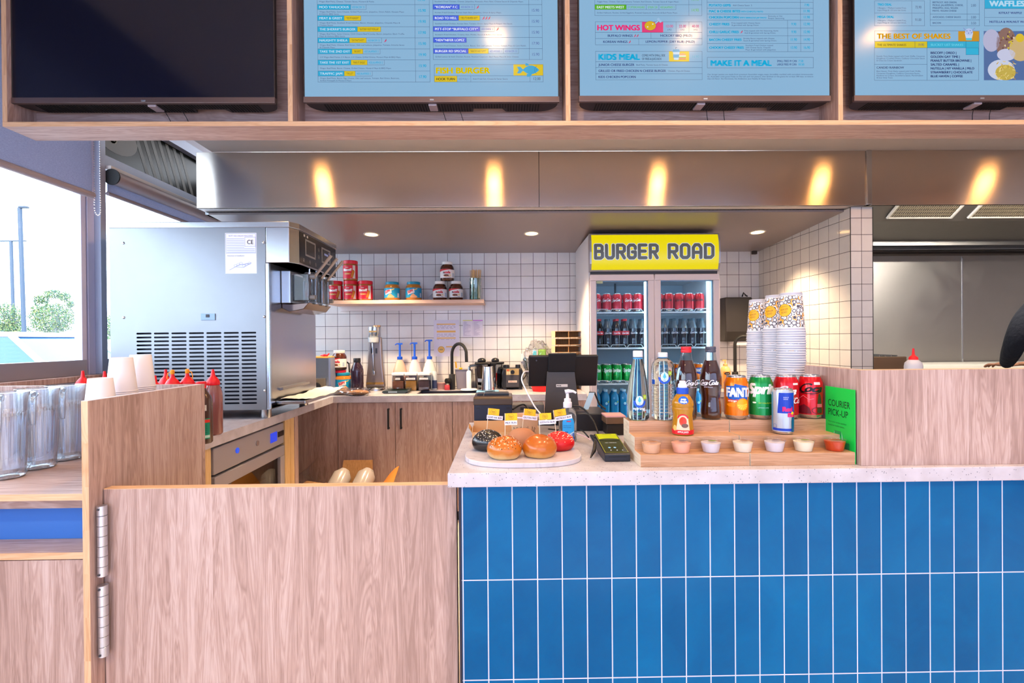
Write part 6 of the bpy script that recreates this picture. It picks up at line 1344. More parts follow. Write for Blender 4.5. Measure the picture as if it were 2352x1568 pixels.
def cup_stack(px, Y, n, label_top, label_rest, grp):
    x = W(px, 760, Y).x; first = None
    for k in range(n):
        z = ZF + 0.0003 + k * 0.0079
        if first is None:
            first = MB().lathe(PU, 28, None, cap=False).build('paper_cup', cupm, None, smooth=50); first['label'] = label_rest; first['category'] = 'paper cup'; first['group'] = grp; o = first
        else: o = first.copy(); COL.objects.link(o)
        o.location = (x + 0.0004 * sin(k * 1.7), Y + 0.0004 * cos(k * 2.3), z); o.rotation_euler.z = 0.0 if k == n - 1 else k * 0.73
        if k == n - 1:
            o['label'] = label_top
            a = Art(); a.ell(0, 0.07, 0.0215, 0.0215, '3a3428', 1, 30); a.ell(0, 0.07, 0.0205, 0.0205, 'f8b000', 2, 30); a.text('BURGER', 0, 0.070, 0.0065, '6a4c10', w=0.024, al='C', l=3, rot=0.12); a.text('ROAD', 0, 0.060, 0.0065, '6a4c10', w=0.018, al='C', l=3, rot=0.12); a.line([(-0.012, 0.081), (0.010, 0.084)], 0.001, '6a4c10', 3)
            a.build('round_logo', on_cyl(lambda z: 0.0424 - 0.0061 * ((z - 0.004) / 0.08) + 0.0004, 0.072, turn=-1.05), o, cut=0.006)
cup_stack(1817, 1.625, 48, 'patterned paper cup on top of the tallest, nearest cup stack', 'upside-down patterned paper cup nested in the tallest, nearest cup stack', 'cups in the nearest stack')
cup_stack(1783, 1.714, 48, 'patterned paper cup on top of the middle cup stack', 'upside-down patterned paper cup nested in the middle cup stack', 'cups in the middle stack')
cup_stack(1744, 1.802, 47, 'patterned paper cup on top of the left, rearmost cup stack', 'upside-down patterned paper cup nested in the left, rearmost cup stack', 'cups in the rear stack')
# ------------------------------------------------------------------ drinks fridge
FY = 3.33; fx0, fx1 = W(1356, 800, FY).x, W(1655, 800, FY).x; fw = fx1 - fx0; fcx = (fx0 + fx1) / 2
zT, zS, zD = W(1500, 535, FY).z, W(1500, 622, FY).z, W(1500, 628, FY).z
t = thing('drinks_fridge', 'tall white two-door drinks fridge with a glowing yellow header sign', 'fridge', (fcx, 3.65, 0)); h2 = fw / 2; f0 = FY - 3.65; b0_ = 0.335
fwh = mat('fridge_white', 'e4e0e2', 0.35); fin = mat('fridge_liner', 'b8c8d4', 0.45)
mb = MB(); mb.box(-h2, -h2 + 0.03, f0 + 0.05, b0_, 0.12, zT - 0.002); mb.box(h2 - 0.03, h2, f0 + 0.05, b0_, 0.12, zT - 0.002); mb.box(-h2 + 0.03, h2 - 0.03, f0 + 0.05, b0_, zD - 0.015, zT - 0.002); mb.box(-h2 + 0.03, h2 - 0.03, f0 + 0.05, b0_, 0.12, 0.20)
mb.build('cabinet', fwh, t)
MB().box(-h2 + 0.03, h2 - 0.03, b0_ - 0.03, b0_ - 0.002, 0.20, zD - 0.016).build('liner', fin, t)
MB().box(-h2 + 0.02, h2 - 0.02, f0 + 0.07, b0_ - 0.02, 0.001, 0.118).build('plinth', blk_m, t)
# header sign with a slightly bowed lit face
mb = MB(); mb.prism([(f0 + 0.05, zS), (f0 + 0.012, zS), (f0 - 0.006, zS + 0.05), (f0 - 0.012, (zS + zT) / 2), (f0 - 0.006, zT - 0.05), (f0 + 0.012, zT), (f0 + 0.05, zT)], -h2, h2, 'X')
sg = mb.build('header_frame', mat('silver_frame', 'a8a4a6', 0.35, 0.6), t)
def bow(z): u = (z - (zS + zT) / 2) / ((zT - zS) / 2); return f0 - 0.0125 + 0.0245 * abs(u) ** 2.5
mb = MB(); mb.grid(lambda u, v: (-h2 + 0.012 + (fw - 0.024) * u, bow(zS + 0.010 + (zT - zS - 0.020) * v) - 0.001, zS + 0.010 + (zT - zS - 0.020) * v), 1, 12)
mb.build('lit_face', mat('yellow_light_panel', '000000', 0.3, em='fbe600', es=0.68), sg, smooth=60)
a = Art(); hh = (zT - zS); zc = zS + hh * 0.31
# square-shouldered condensed capitals drawn stroke by stroke in a 0.62 x 1 cell
GL = {'B': [[(0, 0), (0, 1), (.38, 1), (.50, .9), (.50, .62), (.40, .52), (0, .52)], [(.40, .52), (.52, .42), (.52, .1), (.40, 0), (0, 0)]], 'U': [[(0, 1), (0, .14), (.12, 0), (.40, 0), (.52, .14), (.52, 1)]],
      'R': [[(0, 0), (0, 1), (.40, 1), (.52, .9), (.52, .56), (.40, .46), (0, .46)], [(.26, .46), (.52, 0)]], 'G': [[(.52, .72), (.52, .86), (.40, 1), (.12, 1), (0, .86), (0, .14), (.12, 0), (.40, 0), (.52, .14), (.52, .46), (.30, .46)]],
      'E': [[(.50, 1), (0, 1), (0, 0), (.50, 0)], [(0, .52), (.44, .52)]], 'O': [[(.12, 1), (0, .86), (0, .14), (.12, 0), (.40, 0), (.52, .14), (.52, .86), (.40, 1), (.12, 1)]],
      'A': [[(0, 0), (0, .78), (.14, 1), (.38, 1), (.52, .78), (.52, 0)], [(0, .40), (.52, .40)]], 'D': [[(0, 0), (0, 1), (.38, 1), (.52, .84), (.52, .16), (.38, 0), (0, 0)]]}
for s_, xa, xb in (('BURGER', 0.042, 0.530), ('ROAD', 0.605, 0.958)):
    a = Art(); n_ = len(s_); cw = (xb - xa) * fw / (n_ - 0.16); gw_ = cw * 0.80 / 0.66; gh = hh * 0.335; y0_ = zc + hh * 0.03
    for th, col, l in ((0.030, 'd8dce0', 1), (0.022, '5a5a5c', 2)):
        for q, ch in enumerate(s_):
            for st_ in GL[ch]:
                pt = [((xa - 0.5) * fw + q * cw + p[0] * gw_, y0_ + p[1] * gh) for p in st_]
                a.line(pt, th, col, l)
                for p in pt:
                    if l == 1 or p not in (pt[0], pt[-1]) or True: a.rect(p[0] - th * 0.36, p[1] - th * 0.36, p[0] + th * 0.36, p[1] + th * 0.36, col, l); a.ell(p[0], p[1], th / 2, th / 2, col, l, 12)
    a.build('sign_lettering', lambda u, v, l: (u, bow(v) - 0.0015 - l * 0.0007, v), sg, cut=0.010, matf=lambda c: mat('sig_' + c, '000000', 0.3, em=c, es=0.72))
MB().box(-h2 + 0.01, h2 - 0.01, f0 + 0.02, f0 + 0.05, zD - 0.002, zS).build('gap_strip', dkgrey, t)
dm = W(1504.5, 800, FY).x - fcx; led = mat('cool_led', 'ffffff', 0.4, em='c4ecff', es=5)
def fdoor(xa, xb, hx):
    st = 0.040; mb = MB(); z0 = 0.14; z1 = zD - 0.004
    mb.box(xa, xb, f0, f0 + 0.045, z1 - 0.042, z1); mb.box(xa, xb, f0, f0 + 0.045, z0, z0 + 0.06); mb.box(xa, xa + st, f0, f0 + 0.045, z0 + 0.06, z1 - 0.042); mb.box(xb - st, xb, f0, f0 + 0.045, z0 + 0.06, z1 - 0.042)
    o = mb.build('door', mat('door_frame_grey', 'd0c4c6', 0.4), t, bevel=0.004)
    MB().box(xa + st, xb - st, f0 + 0.012, f0 + 0.016, z0 + 0.06, z1 - 0.042).build('door_glass', thin_glass('fridge_glass', 'f4fbff', 0.010), o)
    g = MB(); e = 0.006; g.box(xa + st, xb - st, f0 + 0.016, f0 + 0.03, z1 - 0.042 - e, z1 - 0.042); g.box(xa + st, xa + st + e, f0 + 0.016, f0 + 0.03, z0 + 0.06, z1 - 0.042); g.box(xb - st - e, xb - st, f0 + 0.016, f0 + 0.03, z0 + 0.06, z1 - 0.042)
    g.build('door_gasket', mat('blue_gasket', '7c98b0', 0.4), o)
    MB().box(hx - 0.012, hx + 0.012, f0 - 0.018, f0, 0.72, 1.16).build('door_handle', mat('door_frame_grey'), o, bevel=0.006)
    return o
d1 = fdoor(-h2 + 0.004, dm - 0.003, dm - 0.018); d2 = fdoor(dm + 0.003, h2 - 0.004, dm + 0.018)
MB().box(-h2 + 0.046, -h2 + 0.09, f0 + 0.008, f0 + 0.0115, zD - 0.065, zD - 0.048).build('green_badge', mat('badge_green', 'a8b088', 0.4), d1)
for x in (dm - 0.052, h2 - 0.065): MB().box(x, x + 0.014, f0 + 0.055, f0 + 0.075, 0.22, zD - 0.05).build('light_strip', led, t)
MB().box(-h2 + 0.05, h2 - 0.05, f0 + 0.06, f0 + 0.08, zD - 0.035, zD - 0.022).build('light_strip', led, t)
mb = MB().ell((-0.18, 0.10, zD - 0.12), (0.02, 0.02, 0.02), 12, 8); mb.cyl((-0.18, 0.10, zD - 0.10), (-0.18, 0.10, zD - 0.02), 0.008, 8); mb.build('fan_knob', dkgrey, t)
wire = mat('shelf_wire', 'dce8f0', 0.35)
shelves = [H + (777 - y) * 0.003054 for y in (715, 797, 879)] + [0.738, 0.50]
xin0, xin1 = -h2 + 0.034, h2 - 0.034
for z in shelves:
    mb = MB(); yf = f0 + 0.085
    mb.box(xin0, xin1, yf - 0.003, yf, z - 0.014, z - 0.004)
    for k in range(34): x = xin0 + (xin1 - xin0) * (k + 0.5) / 34; mb.box(x - 0.0015, x + 0.0015, yf, b0_ - 0.035, z - 0.0055, z - 0.0025)
    for y in (0.0, 0.15, 0.28): mb.box(xin0, xin1, y - 0.002, y + 0.002, z - 0.009, z - 0.0055)
    pts = []; n = 7; p = (xin1 - xin0) / n
    for k in range(n): x = xin0 + k * p; pts += [(x + 0.003, yf - 0.004, z - 0.004), (x + 0.016, yf - 0.004, z + 0.016), (x + p - 0.016, yf - 0.004, z + 0.016), (x + p - 0.003, yf - 0.004, z - 0.004)]
    mb.tube(pts, 0.0022, 6); mb.build('wire_shelf', wire, t)
for x in (dm - 0.01,): MB().box(x - 0.012, x + 0.012, f0 + 0.048, f0 + 0.068, 0.20, zD - 0.016).build('mullion', fwh, t)
# stock inside
def fx_(px, Y=3.46): return W(px, 750, Y).x
inner0, inner1 = fcx + xin0 + 0.036, fcx + xin1 - 0.036
fc1 = None; rowname = ['front', 'middle', 'rear']
def art_c1(a): script2(a, -0.032, 0.074, 0.018, 'f4e8ec', 0.070)
def art_c2(a): script2(a, -0.032, 0.074, 0.018, '2a1216', 0.070)
def art_f2(a): a.poly([(-0.026, 0.100), (0.028, 0.102), (0.028, 0.062), (0.004, 0.054), (-0.024, 0.064)], '1a58b8', 1); a.text('FANTA', -0.022, 0.072, 0.022, 'f0f0f4', w=0.048, bold=0.07, l=2)
def art_s2(a): a.text('Sprite', -0.030, 0.076, 0.026, 'f0fff4', w=0.062, bold=0.07, shear=0.25, l=1); a.text('NATURAL', -0.01, 0.048, 0.004, 'b8d820', w=0.02, l=1)
protos = {'r': ('c8102a', art_c1), 'z': ('d41420', art_c2), 'o': ('f07800', art_f2), 'g': ('00a03c', art_s2)}
made = {}
def fcan(kind, x, y, z, rz, label, grp):
    if kind not in made:
        o = can('soft_drink_can', label, protos[kind][0], protos[kind][1], (x, y, z), rz, grp, seg=20, cut=0.01); made[kind] = o
    else: o = dup(made[kind], (x, y, z), label, rz, grp)
    o.scale = (0.98, 0.98, 0.98); return o
R2 = random.Random(9); zz = shelves[0] + 0.0004
colx = [inner0 + 0.0735 * k for k in range(11)]; colx = [x for x in colx if x <= inner1 + 0.004]
for r in range(2):
    for k, x in enumerate(colx):
        kd = 'r' if k < 5 else 'z'
        fcan(kd, x, 3.462 + r * 0.073, zz, R2.uniform(-0.7, 0.2), 'red cola can with %s script, %s row on the top shelf inside the drinks fridge' % ('white' if kd == 'r' else 'dark', rowname[r]), 'red cans on the top fridge shelf, ' + rowname[r] + (' left' if kd == 'r' else ' right'))
zz = shelves[2] + 0.0004
for r in range(2):
    for k, x in enumerate(colx):
        kd = 'g' if k < 5 else 'o'
        fcan(kd, x, 3.462 + r * 0.073, zz, R2.uniform(-0.7, 0.1), '%s soft drink can, %s row on the third shelf inside the drinks fridge' % ('green' if kd == 'g' else 'orange', rowname[r]), ('green' if kd == 'g' else 'orange') + ' cans in the fridge, ' + rowname[r])
# cola bottles on the second shelf
PKS = [(r * 0.93, z * 0.93) for r, z in PK_]
dark_cola = mat('dark_cola', '160808', 0.08, coat=0.5)
cb = {}
def fbottle(kind, x, y, z, label, grp):
    if kind in cb: return dup(cb[kind], (x, y, z), label, None, grp)
    t = thing('cola_bottle', label, 'bottle', (x, y, z), -0.2, grp); cb[kind] = t
    MB().lathe(PKS[:8] + [(0.0285, 0.132)], 20).build('cola_fill', dark_cola, t, smooth=60)
    MB().lathe([(0.0283, 0.132), PKS[8], PKS[9], PKS[10]], 20, None).build('bottle_neck', mat('clear_neck', '5c6c78', 0.08, coat=0.5) if kind == 'w' else dark_cola, t, smooth=60)
    MB().lathe([(0.0138, 0.184), (0.0144, 0.186), (0.0144, 0.198), (0.012, 0.2)], 16).build('cap', mat('red_cap', 'd8202c') if kind == 'l' else mat('teal_cap', '3c5c6c', 0.4), t, smooth=40)
    a = Art()
    if kind == 'l': a.rect(-0.05, 0.085, 0.05, 0.113, 'd81c28', 1)
    script2(a, -0.025, 0.094, 0.011, 'f0eef8', 0.054, 2)
    a.build('bottle_print', on_cyl(prof_r(PKS), 0.1), t, cut=0.008)
    return t
zz = shelves[1] + 0.0004; bp = [1377, 1397, 1417, 1436, 1456, 1476, 1496, 1526, 1549, 1571, 1592, 1613]
for i, px in enumerate(bp):
    for r in range(2):
        kd = 'l' if i in (0, 2, 3) else 'w'
        fbottle(kd, fx_(px), 3.465 + r * 0.064, zz, ('cola bottle with red label band' if kd == 'l' else 'cola bottle with white script') + ', %s row on the second shelf inside the drinks fridge' % rowname[r], 'cola bottles in the fridge, ' + ('banded ' if kd == 'l' else 'plain ') + rowname[r])
# small water bottles on the fourth shelf
bw = mat('fridge_water', '2aa0e0', 0.08, trans=0.3, coat=0.6, em='1890e0', es=0.0)
wb = None; zz = shelves[3] + 0.0004
for r in range(2):
    for k in range(12):
        x = inner0 - 0.005 + 0.0655 * k
        if x > inner1: continue
        lb = 'small blue-tinted water bottle, %s row on the lower shelf inside the drinks fridge' % rowname[r]; g = 'small water bottles in the fridge, ' + rowname[r]
        if wb is None:
            wb = thing('water_bottle', lb, 'bottle', (x, 3.465, zz), 0, g)
            MB().lathe([(0.024, 0), (0.029, 0.004), (0.030, 0.02), (0.030, 0.135), (0.026, 0.158), (0.013, 0.176), (0.012, 0.184)], 20).build('bottle_body', bw, wb, smooth=50)
            MB().lathe([(0.014, 0.184), (0.014, 0.198), (0.012, 0.2)], 14).build('cap', mat('pale_cap', 'c4e4f4', 0.4), wb, smooth=40)
            a = Art(); a.ring(0, 0.10, 0.014, 0.014, 0.004, '1450b0', 1, 14, pi, 2 * pi); a.ell(0, 0.102, 0.009, 0.010, 'a8e0f4', 1, 12); a.rect(0.010, 0.108, 0.018, 0.118, 'b8d820', 2); a.build('bottle_print', on_cyl(0.0302, 0.1), wb, cut=0.01)
        else: dup(wb, (x, 3.465 + r * 0.066, zz), lb, None, g)
# ------------------------------------------------------------------ bread board with buns and flags
zf = ZF + 0.0003
t = thing('serving_board', 'oval pale marble board on the counter carrying five burger buns', 'board', (0.051, 1.457, zf))
def oval(a_, b_, n=64, p=2.6):
    return [(a_ * math.copysign(abs(cos(2 * pi * k / n)) ** (2 / p), cos(2 * pi * k / n)), b_ * math.copysign(abs(sin(2 * pi * k / n)) ** (2 / p), sin(2 * pi * k / n))) for k in range(n)]
MB().prism(oval(0.172, 0.125), 0, 0.0135, 'Z').build('slab', marble, t, bevel=0.002)
zb0 = zf + 0.0137
def bunmat(key, top, mid, low, rough=0.3, coat=0.3):
    m = mat(key, mid, rough, coat=coat); tc = nd(m, 'ShaderNodeTexCoord'); sp = nd(m, 'ShaderNodeSeparateXYZ'); lk(m, tc.outputs['Object'], sp.inputs[0])
    n = noise(m, tc.outputs['Object'], 30, 4, 0.6)
    h = mth(m, 'ADD', mth(m, 'MULTIPLY', sp.outputs['Z'], 16.0), mth(m, 'MULTIPLY', mth(m, 'SUBTRACT', n, 0.5), 0.35))
    lk(m, ramp(m, h, [(0.08, low), (0.30, mid), (0.75, top)]), BS(m).inputs['Base Color']); bump(m, n, 0.12, 0.003); return m
def bun(name, label, px, Y, r, hgt, m, seeds=None, seed=1, lean=0.0, pinch=0.0):
    t = thing(name, label, 'burger bun', (W(px, 1030, Y).x, Y, zb0), 0, 'buns on the marble board')
    rr = random.Random(seed); ph = [(rr.uniform(0, 6), rr.uniform(0.6, 1)) for _ in range(5)]
    def f(p):
        a = atan2(p.y, p.x); w_ = 1 + 0.02 * sum(c * sin((k + 1) * a + q) for k, (q, c) in enumerate(ph))
        z = p.z if p.z > 0 else max(p.z * 1.0, -0.62 - 0.02 * sin(3 * a))
        ns = 0.03 * sin(5 * p.x + ph[0][0]) * sin(4 * p.y + ph[1][0])
        dp = pinch * math.exp(-((p.x - 0.1) ** 2 + (p.y + 0.3) ** 2) * 30) if p.z > 0 else 0
        return Vector((p.x * w_, p.y * w_, z * (1 + ns) - dp + lean * p.x))
    bz = hgt / (1 + 0.62); zc = bz * 0.64
    b = MB().ell((0, 0, zc), (r, r * 0.96, bz), 44, 28, fn=f).build('bread', m, t, smooth=80)
    if seeds:
        for ci, (col, n) in enumerate(seeds):
            sm_ = MB(); 
            for k in range(n):
                a = rr.uniform(0, 2 * pi); u = rr.uniform(0.02, 0.98) ** 0.55
                if a < pi and rr.random() < 0.45: a = -a
                th = u * 1.35; p = f(Vector((sin(th) * cos(a), sin(th) * sin(a), cos(th))))
                q = Vector((p.x * r, p.y * r * 0.96, zc + p.z * bz)); s_ = 0.00125
                sm_.ell(q, (s_ * rr.uniform(0.9, 1.6), s_ * rr.uniform(0.9, 1.6), s_ * 0.9), 6, 4)
            o = sm_.build('seeds', mat('seed_' + col, col, 0.6), b, smooth=60); o['kind'] = 'stuff'
    return t, zc + bz
def flagt(label, text, px, Y, top, fx_, sx_, py_f, py_s, lean, tilt=0.0, zroot=None, sc=1.0):
    """a paper flag on a wooden pick stuck into a bun"""
    x0 = W(px[0], 1000, Y).x; zt = W(px[1], py_f[0], Y).z; x1 = W(px[1], 950, Y).x
    t = thing('bun_flag', label, 'flag', (x0, Y, zroot), 0, 'paper flags in the buns')
    MB().tube([(0, 0, -0.012), (x1 - x0, 0, zt - zroot)], 0.0011, 8).build('wooden_pick', mat('pick_wood', 'd8c4a8', 0.6), t)
    k = Y / F; fw_ = (fx_[1] - fx_[0]) * k; fh = (py_f[1] - py_f[0]) * k; bx_ = x1 - x0 + 0.001
    def wav(u, v, l): 
        ca, sa = cos(tilt), sin(tilt); uu, v2 = u * ca - v * sa, u * sa + v * ca
        return (bx_ + uu, -0.0013 - l * 0.0002 + 0.0016 * sin(u * 160), zt - zroot + v2)
    a = Art(); a.rect(0, -fh, fw_, 0, 'f6b800', 0); c = fw_ * 0.46; a.ring(c, -fh * 0.5, fh * 0.42, fh * 0.42, 0.0006, '4a3c10', 1, 24)
    a.text('BURGER', c, -fh * 0.52, fh * 0.15, '4a3c10', al='C', w=fh * 0.52, l=1, bold=0.03, rot=-0.1); a.text('ROAD', c, -fh * 0.72, fh * 0.14, '4a3c10', al='C', w=fh * 0.4, l=1, bold=0.03, rot=-0.1)
    a.build('yellow_flag', wav, t, cut=0.004)
    sw_ = (sx_[1] - sx_[0]) * k; sh_ = 0.0125; sy0 = -(py_s - py_f[0]) * k; sx0_ = (sx_[0] - px[1]) * k - 0.001
    a = Art(); a.rect(sx0_, sy0 - sh_, sx0_ + sw_, sy0, 'e8e4f0', 0); a.text(text, sx0_ + sw_ / 2, sy0 - sh_ * 0.72, sh_ * 0.46, '4c4658', al='C', w=sw_ * 0.86, bold=0.03, l=1)
    a.build('name_strip', wav, t, cut=0.004)
    return t
bk = bunmat('charcoal_bun', '26211e', '1e1c1e', '141418', 0.25, 0.5); ml = bunmat('milk_bun', 'b45c10', 'c47424', 'dcb880'); sl = bunmat('seedless_bun', 'b05810', 'c06c1c', 'd8a460', 0.3, 0.4)
gf = bunmat('gluten_free_bun', 'b07858', 'b88464', 'c49874', 0.8, 0.0); br = bunmat('beetroot_bun', 'd40a10', 'cc0810', 'b80810', 0.5, 0.2)
_, h1 = bun('squid_ink_bun', 'black sesame-topped burger bun at the left of the marble board', 1120, 1.505, 0.048, 0.060, bk, [('d8d0c8', 70)], 3, pinch=0.05)
_, h2_ = bun('milk_bun', 'golden seeded burger bun at the front left of the marble board', 1160, 1.405, 0.0515, 0.060, ml, [('f0e0c0', 60), ('2a2018', 22)], 5, pinch=0.12)
_, h3 = bun('gluten_free_bun', 'rough pale brown bun behind the others on the marble board', 1198, 1.530, 0.047, 0.060, gf, None, 7)
_, h4 = bun('seedless_bun', 'shiny golden seedless bun at the front right of the marble board', 1239.5, 1.415, 0.050, 0.062, sl, None, 9, pinch=0.03)
_, h5 = bun('beetroot_bun', 'bright red sesame-topped bun at the right of the marble board', 1284, 1.500, 0.047, 0.053, br, [('f4dcc0', 80)], 11)
flagt('yellow flag reading squid ink bun stuck in the black bun', 'SQUID INK BUN', (1118, 1122), 1.505, 0, (1121, 1146), (1120, 1157), (937, 952), 952.5, 0, -0.10, zb0 + h1)
flagt('yellow flag reading milk bun stuck in the golden seeded bun', 'MILK BUN', (1160, 1160), 1.405, 0, (1160, 1187), (1158, 1187), (949, 965.5), 966, 0, 0.03, zb0 + h2_)
flagt('yellow flag reading gluten free stuck in the rough pale bun', 'GLUTEN FREE', (1199, 1204.5), 1.535, 0, (1204, 1230), (1202, 1236), (938, 953), 953.5, 0, -0.10, zb0 + h3)
flagt('yellow flag reading seedless bun stuck in the shiny golden bun', 'SEEDLESS BUN', (1240, 1238), 1.415, 0, (1238, 1265), (1236, 1276), (949, 964), 965, 0, 0.05, zb0 + h4)
flagt('yellow flag reading beetroot bun stuck in the red bun', 'BEETROOT BUN', (1278, 1271), 1.500, 0, (1270, 1297), (1272, 1311), (942, 957), 958, 0, 0.16, zb0 + h5)
# ------------------------------------------------------------------ till, printer and clutter behind the board
def smoothp(pts, n=8):
    P = [Vector(p) for p in pts]; P = [P[0]] + P + [P[-1]]; out = []
    for i in range(1, len(P) - 2):
        for k in range(n):
            s = k / n; out.append(0.5 * ((2 * P[i]) + (-P[i - 1] + P[i + 1]) * s + (2 * P[i - 1] - 5 * P[i] + 4 * P[i + 1] - P[i + 2]) * s * s + (-P[i - 1] + 3 * P[i] - 3 * P[i + 1] + P[i + 2]) * s ** 3))
    return out + [P[-2]]
Y = 1.97
t = thing('receipt_printer', 'black receipt printer at the left end of the counter behind the bread board', 'printer', (W(1132.5, 950, 1.82).x, 1.82, zf))
hp_ = W(1130, 913, 1.80).z - zf
MB().box(-0.071, 0.071, 0, 0.14, 0, hp_ - 0.022).build('housing', mat('printer_navy', '1a1c2e', 0.4), t, bevel=0.004)
MB().prism([(-0.003, hp_ - 0.030), (-0.003, hp_ - 0.006), (0.010, hp_), (0.135, hp_), (0.138, hp_ - 0.022), (0.02, hp_ - 0.030)], -0.073, 0.073, 'X').build('lid', mat('printer_lid', '4a3a2c', 0.3, 0.2), t, bevel=0.003)
for x0_, x1_ in ((-0.062, -0.048), (0.05, 0.062)): MB().box(x0_, x1_, -0.0012, 0, hp_ - 0.045, hp_ - 0.036).build('latch', blk, t)
MB().box(-0.062, -0.040, 0.05, 0.12, hp_, hp_ + 0.006).build('paper_guide', blk, t); MB().box(-0.035, 0.06, 0.05, 0.13, hp_, hp_ + 0.007).build('paper_cover', blk, t)
t = thing('point_of_sale_screen', 'black till screen seen from behind on a brown-black stand', 'till', (W(1290, 900, Y).x, Y, zf))
tx = t.location.x
def tl(px, py, yy=Y): p = W(px, py, yy); return p.x - tx, p.z - zf
xa, zt_ = tl(1214, 817); xb, zb_ = tl(1372, 887)
def slant(z): return (z - zt_) * -0.35
mb = MB(); pts = [(slant(zt_) - 0.0, zt_), (slant(zb_) - 0.0, zb_), (slant(zb_) + 0.022, zb_ + 0.004), (slant(zt_) + 0.022, zt_ + 0.004)]
mb.prism([(p[0] - 0.03, p[1]) for p in pts], xa, xb, 'X'); mb.build('screen_housing', blk, t, bevel=0.005, seg=3)
xc_, zc_ = tl(1258, 811); xd_, zd_ = tl(1320, 853)
MB().prism([(-0.055, zc_), (-0.045 + slant(zd_), zd_), (-0.030 + slant(zd_), zd_), (-0.02, zc_)], xc_, xd_, 'X').build('mount_block', blk_m, t, bevel=0.003)
st_m = mat('stand_bronze', '4a4038', 0.35, 0.5)
z1_ = tl(1290, 852)[1]; z2_ = tl(1290, 945)[1]
a0, a1, b0__, b1_ = tl(1256, 852)[0], tl(1319, 852)[0], tl(1250, 950)[0], tl(1330, 950)[0]
MB().add([(a0, -0.03 + slant(z1_), z1_), (a1, -0.03 + slant(z1_), z1_), (b1_, -0.012, z2_), (b0__, -0.012, z2_), (b1_, 0.03, 0.0), (b0__, 0.03, 0.0)], [(0, 1, 2, 3), (3, 2, 4, 5)]).build('stand_column', st_m, t, solid=0.006, bevel=0.001)
MB().box(b0__ - 0.01, b1_ + 0.01, 0.02, 0.12, 0.0, 0.008).build('stand_foot', blk, t)
a = Art(); xe, ze = tl(1276, 881); xf, zg_ = tl(1302, 887); a.rect(xe, zg_, xf, ze, 'd8d0cc', 0); a.text('POS', xe + 0.003, zg_ + 0.003, 0.0052, '3c3430', w=0.017, bold=0.05, l=1); a.line([(xe + 0.022, zg_ + 0.004), (xf - 0.002, zg_ + 0.004)], 0.001, '8a807c')
a.build('maker_plate', lambda u, v, l: (u, -0.040 + slant(z1_) + (z1_ - v) / (z1_ - z2_) * (0.018 - slant(z1_)) - l * 0.0006 - 0.004, v), t)
MB().cyl((xa + 0.03, -0.028, zt_ - 0.018), (xa + 0.03, -0.030, zt_ - 0.018), 0.003, 10).build('rear_screw', dkgrey, t)
pc = [tl(1213, 852), tl(1203, 853), tl(1197, 868), tl(1206, 890), tl(1225, 925), tl(1250, 952)]
o = MB().tube(smoothp([(p[0], -0.01 - 0.03 * i, p[1]) for i, p in enumerate(pc)]), 0.0028, 8).build('charging_cable', wht, t, smooth=60); plabel(o, 'white charging cable')
t = thing('cash_tray_box', 'low black till box on the counter right of the screen stand', 'till box', (W(1362, 975, 1.86).x, 1.93, zf))
MB().box(-0.085, 0.060, -0.075, 0.12, 0, 0.066).build('box_body', blk, t, bevel=0.003)
MB().box(-0.075, -0.02, -0.03, 0.05, 0.066, 0.069).build('top_mat', mat('dull_pad', '4a444a', 0.6), t)
t = thing('card_stand', 'small pale blue card leaning on a black stand on the till box', 'card holder', (W(1357, 925, 1.95).x, 1.95, zf + 0.070))
MB().add([(-0.034, -0.01, 0.0), (-0.012, -0.01, -0.000), (0.016, 0.0, 0.066), (-0.006, 0.0, 0.066)], [(0, 1, 2, 3)]).build('card', mat('pale_blue_card', 'a8c4d8', 0.5), t, solid=0.002)
MB().tube([(-0.006, 0.004, 0.066), (0.016, 0.004, 0.066), (0.034, 0.0, 0.02), (0.055, -0.02, 0.002)], 0.004, 6).build('stand_arm', blk, t)
t = thing('card_dispenser', 'small brown leather-like box on the counter left of the bamboo riser', 'box', (W(1414, 985, 1.78).x, 1.80, zf))
MB().box(-0.034, 0.034, -0.03, 0.05, 0, 0.040).build('box_body', mat('black_inner', '1c1614', 0.5), t, bevel=0.002)
MB().box(-0.038, 0.034, -0.034, 0.05, 0.041, 0.066).build('brown_cover', mat('brown_leather', '6a503c', 0.4), t, bevel=0.003)
MB().box(-0.038, 0.034, -0.034, 0.05, 0.066, 0.071).build('pink_edge', mat('pink_card', 'd8a4a8', 0.6), t)
def cable(name, label, pts, r, m):
    # catmull-rom through the points
    P = [Vector(p) for p in pts]; P = [P[0]] + P + [P[-1]]; out = []
    for i in range(1, len(P) - 2):
        for k in range(8):
            s = k / 8; out.append(0.5 * ((2 * P[i]) + (-P[i - 1] + P[i + 1]) * s + (2 * P[i - 1] - 5 * P[i] + 4 * P[i + 1] - P[i + 2]) * s * s + (-P[i - 1] + 3 * P[i] - 3 * P[i + 1] + P[i + 2]) * s ** 3))
    out.append(P[-2]); return tag(MB().tube(out, r, 8).build(name, m, None, smooth=60), label, 'cable')
cable('power_cable', 'black cable looping from the printer across to the till box', [W(1178, 940, 1.86), W(1195, 930, 1.90), W(1208, 932, 1.92), W(1232, 962, 1.84), W(1270, 948, 1.84), W(1300, 934, 1.83), W(1335, 935, 1.83), W(1362, 965, 1.80), W(1376, 1002, 1.72)], 0.0035, blk)
cable('data_cable', 'thin black cable from the card terminal back under the till', [W(1260, 985, 1.84), W(1310, 990, 1.70), W(1335, 988, 1.66), W(1352, 1004, 1.60)], 0.0026, blk)
cable('charger_cable', 'pale pink cable running to the back of the card terminal', [W(1325, 995, 1.66), W(1345, 1003, 1.62), W(1356, 1010, 1.57)], 0.0018, mat('pink_cable', 'd8b4c4', 0.5))
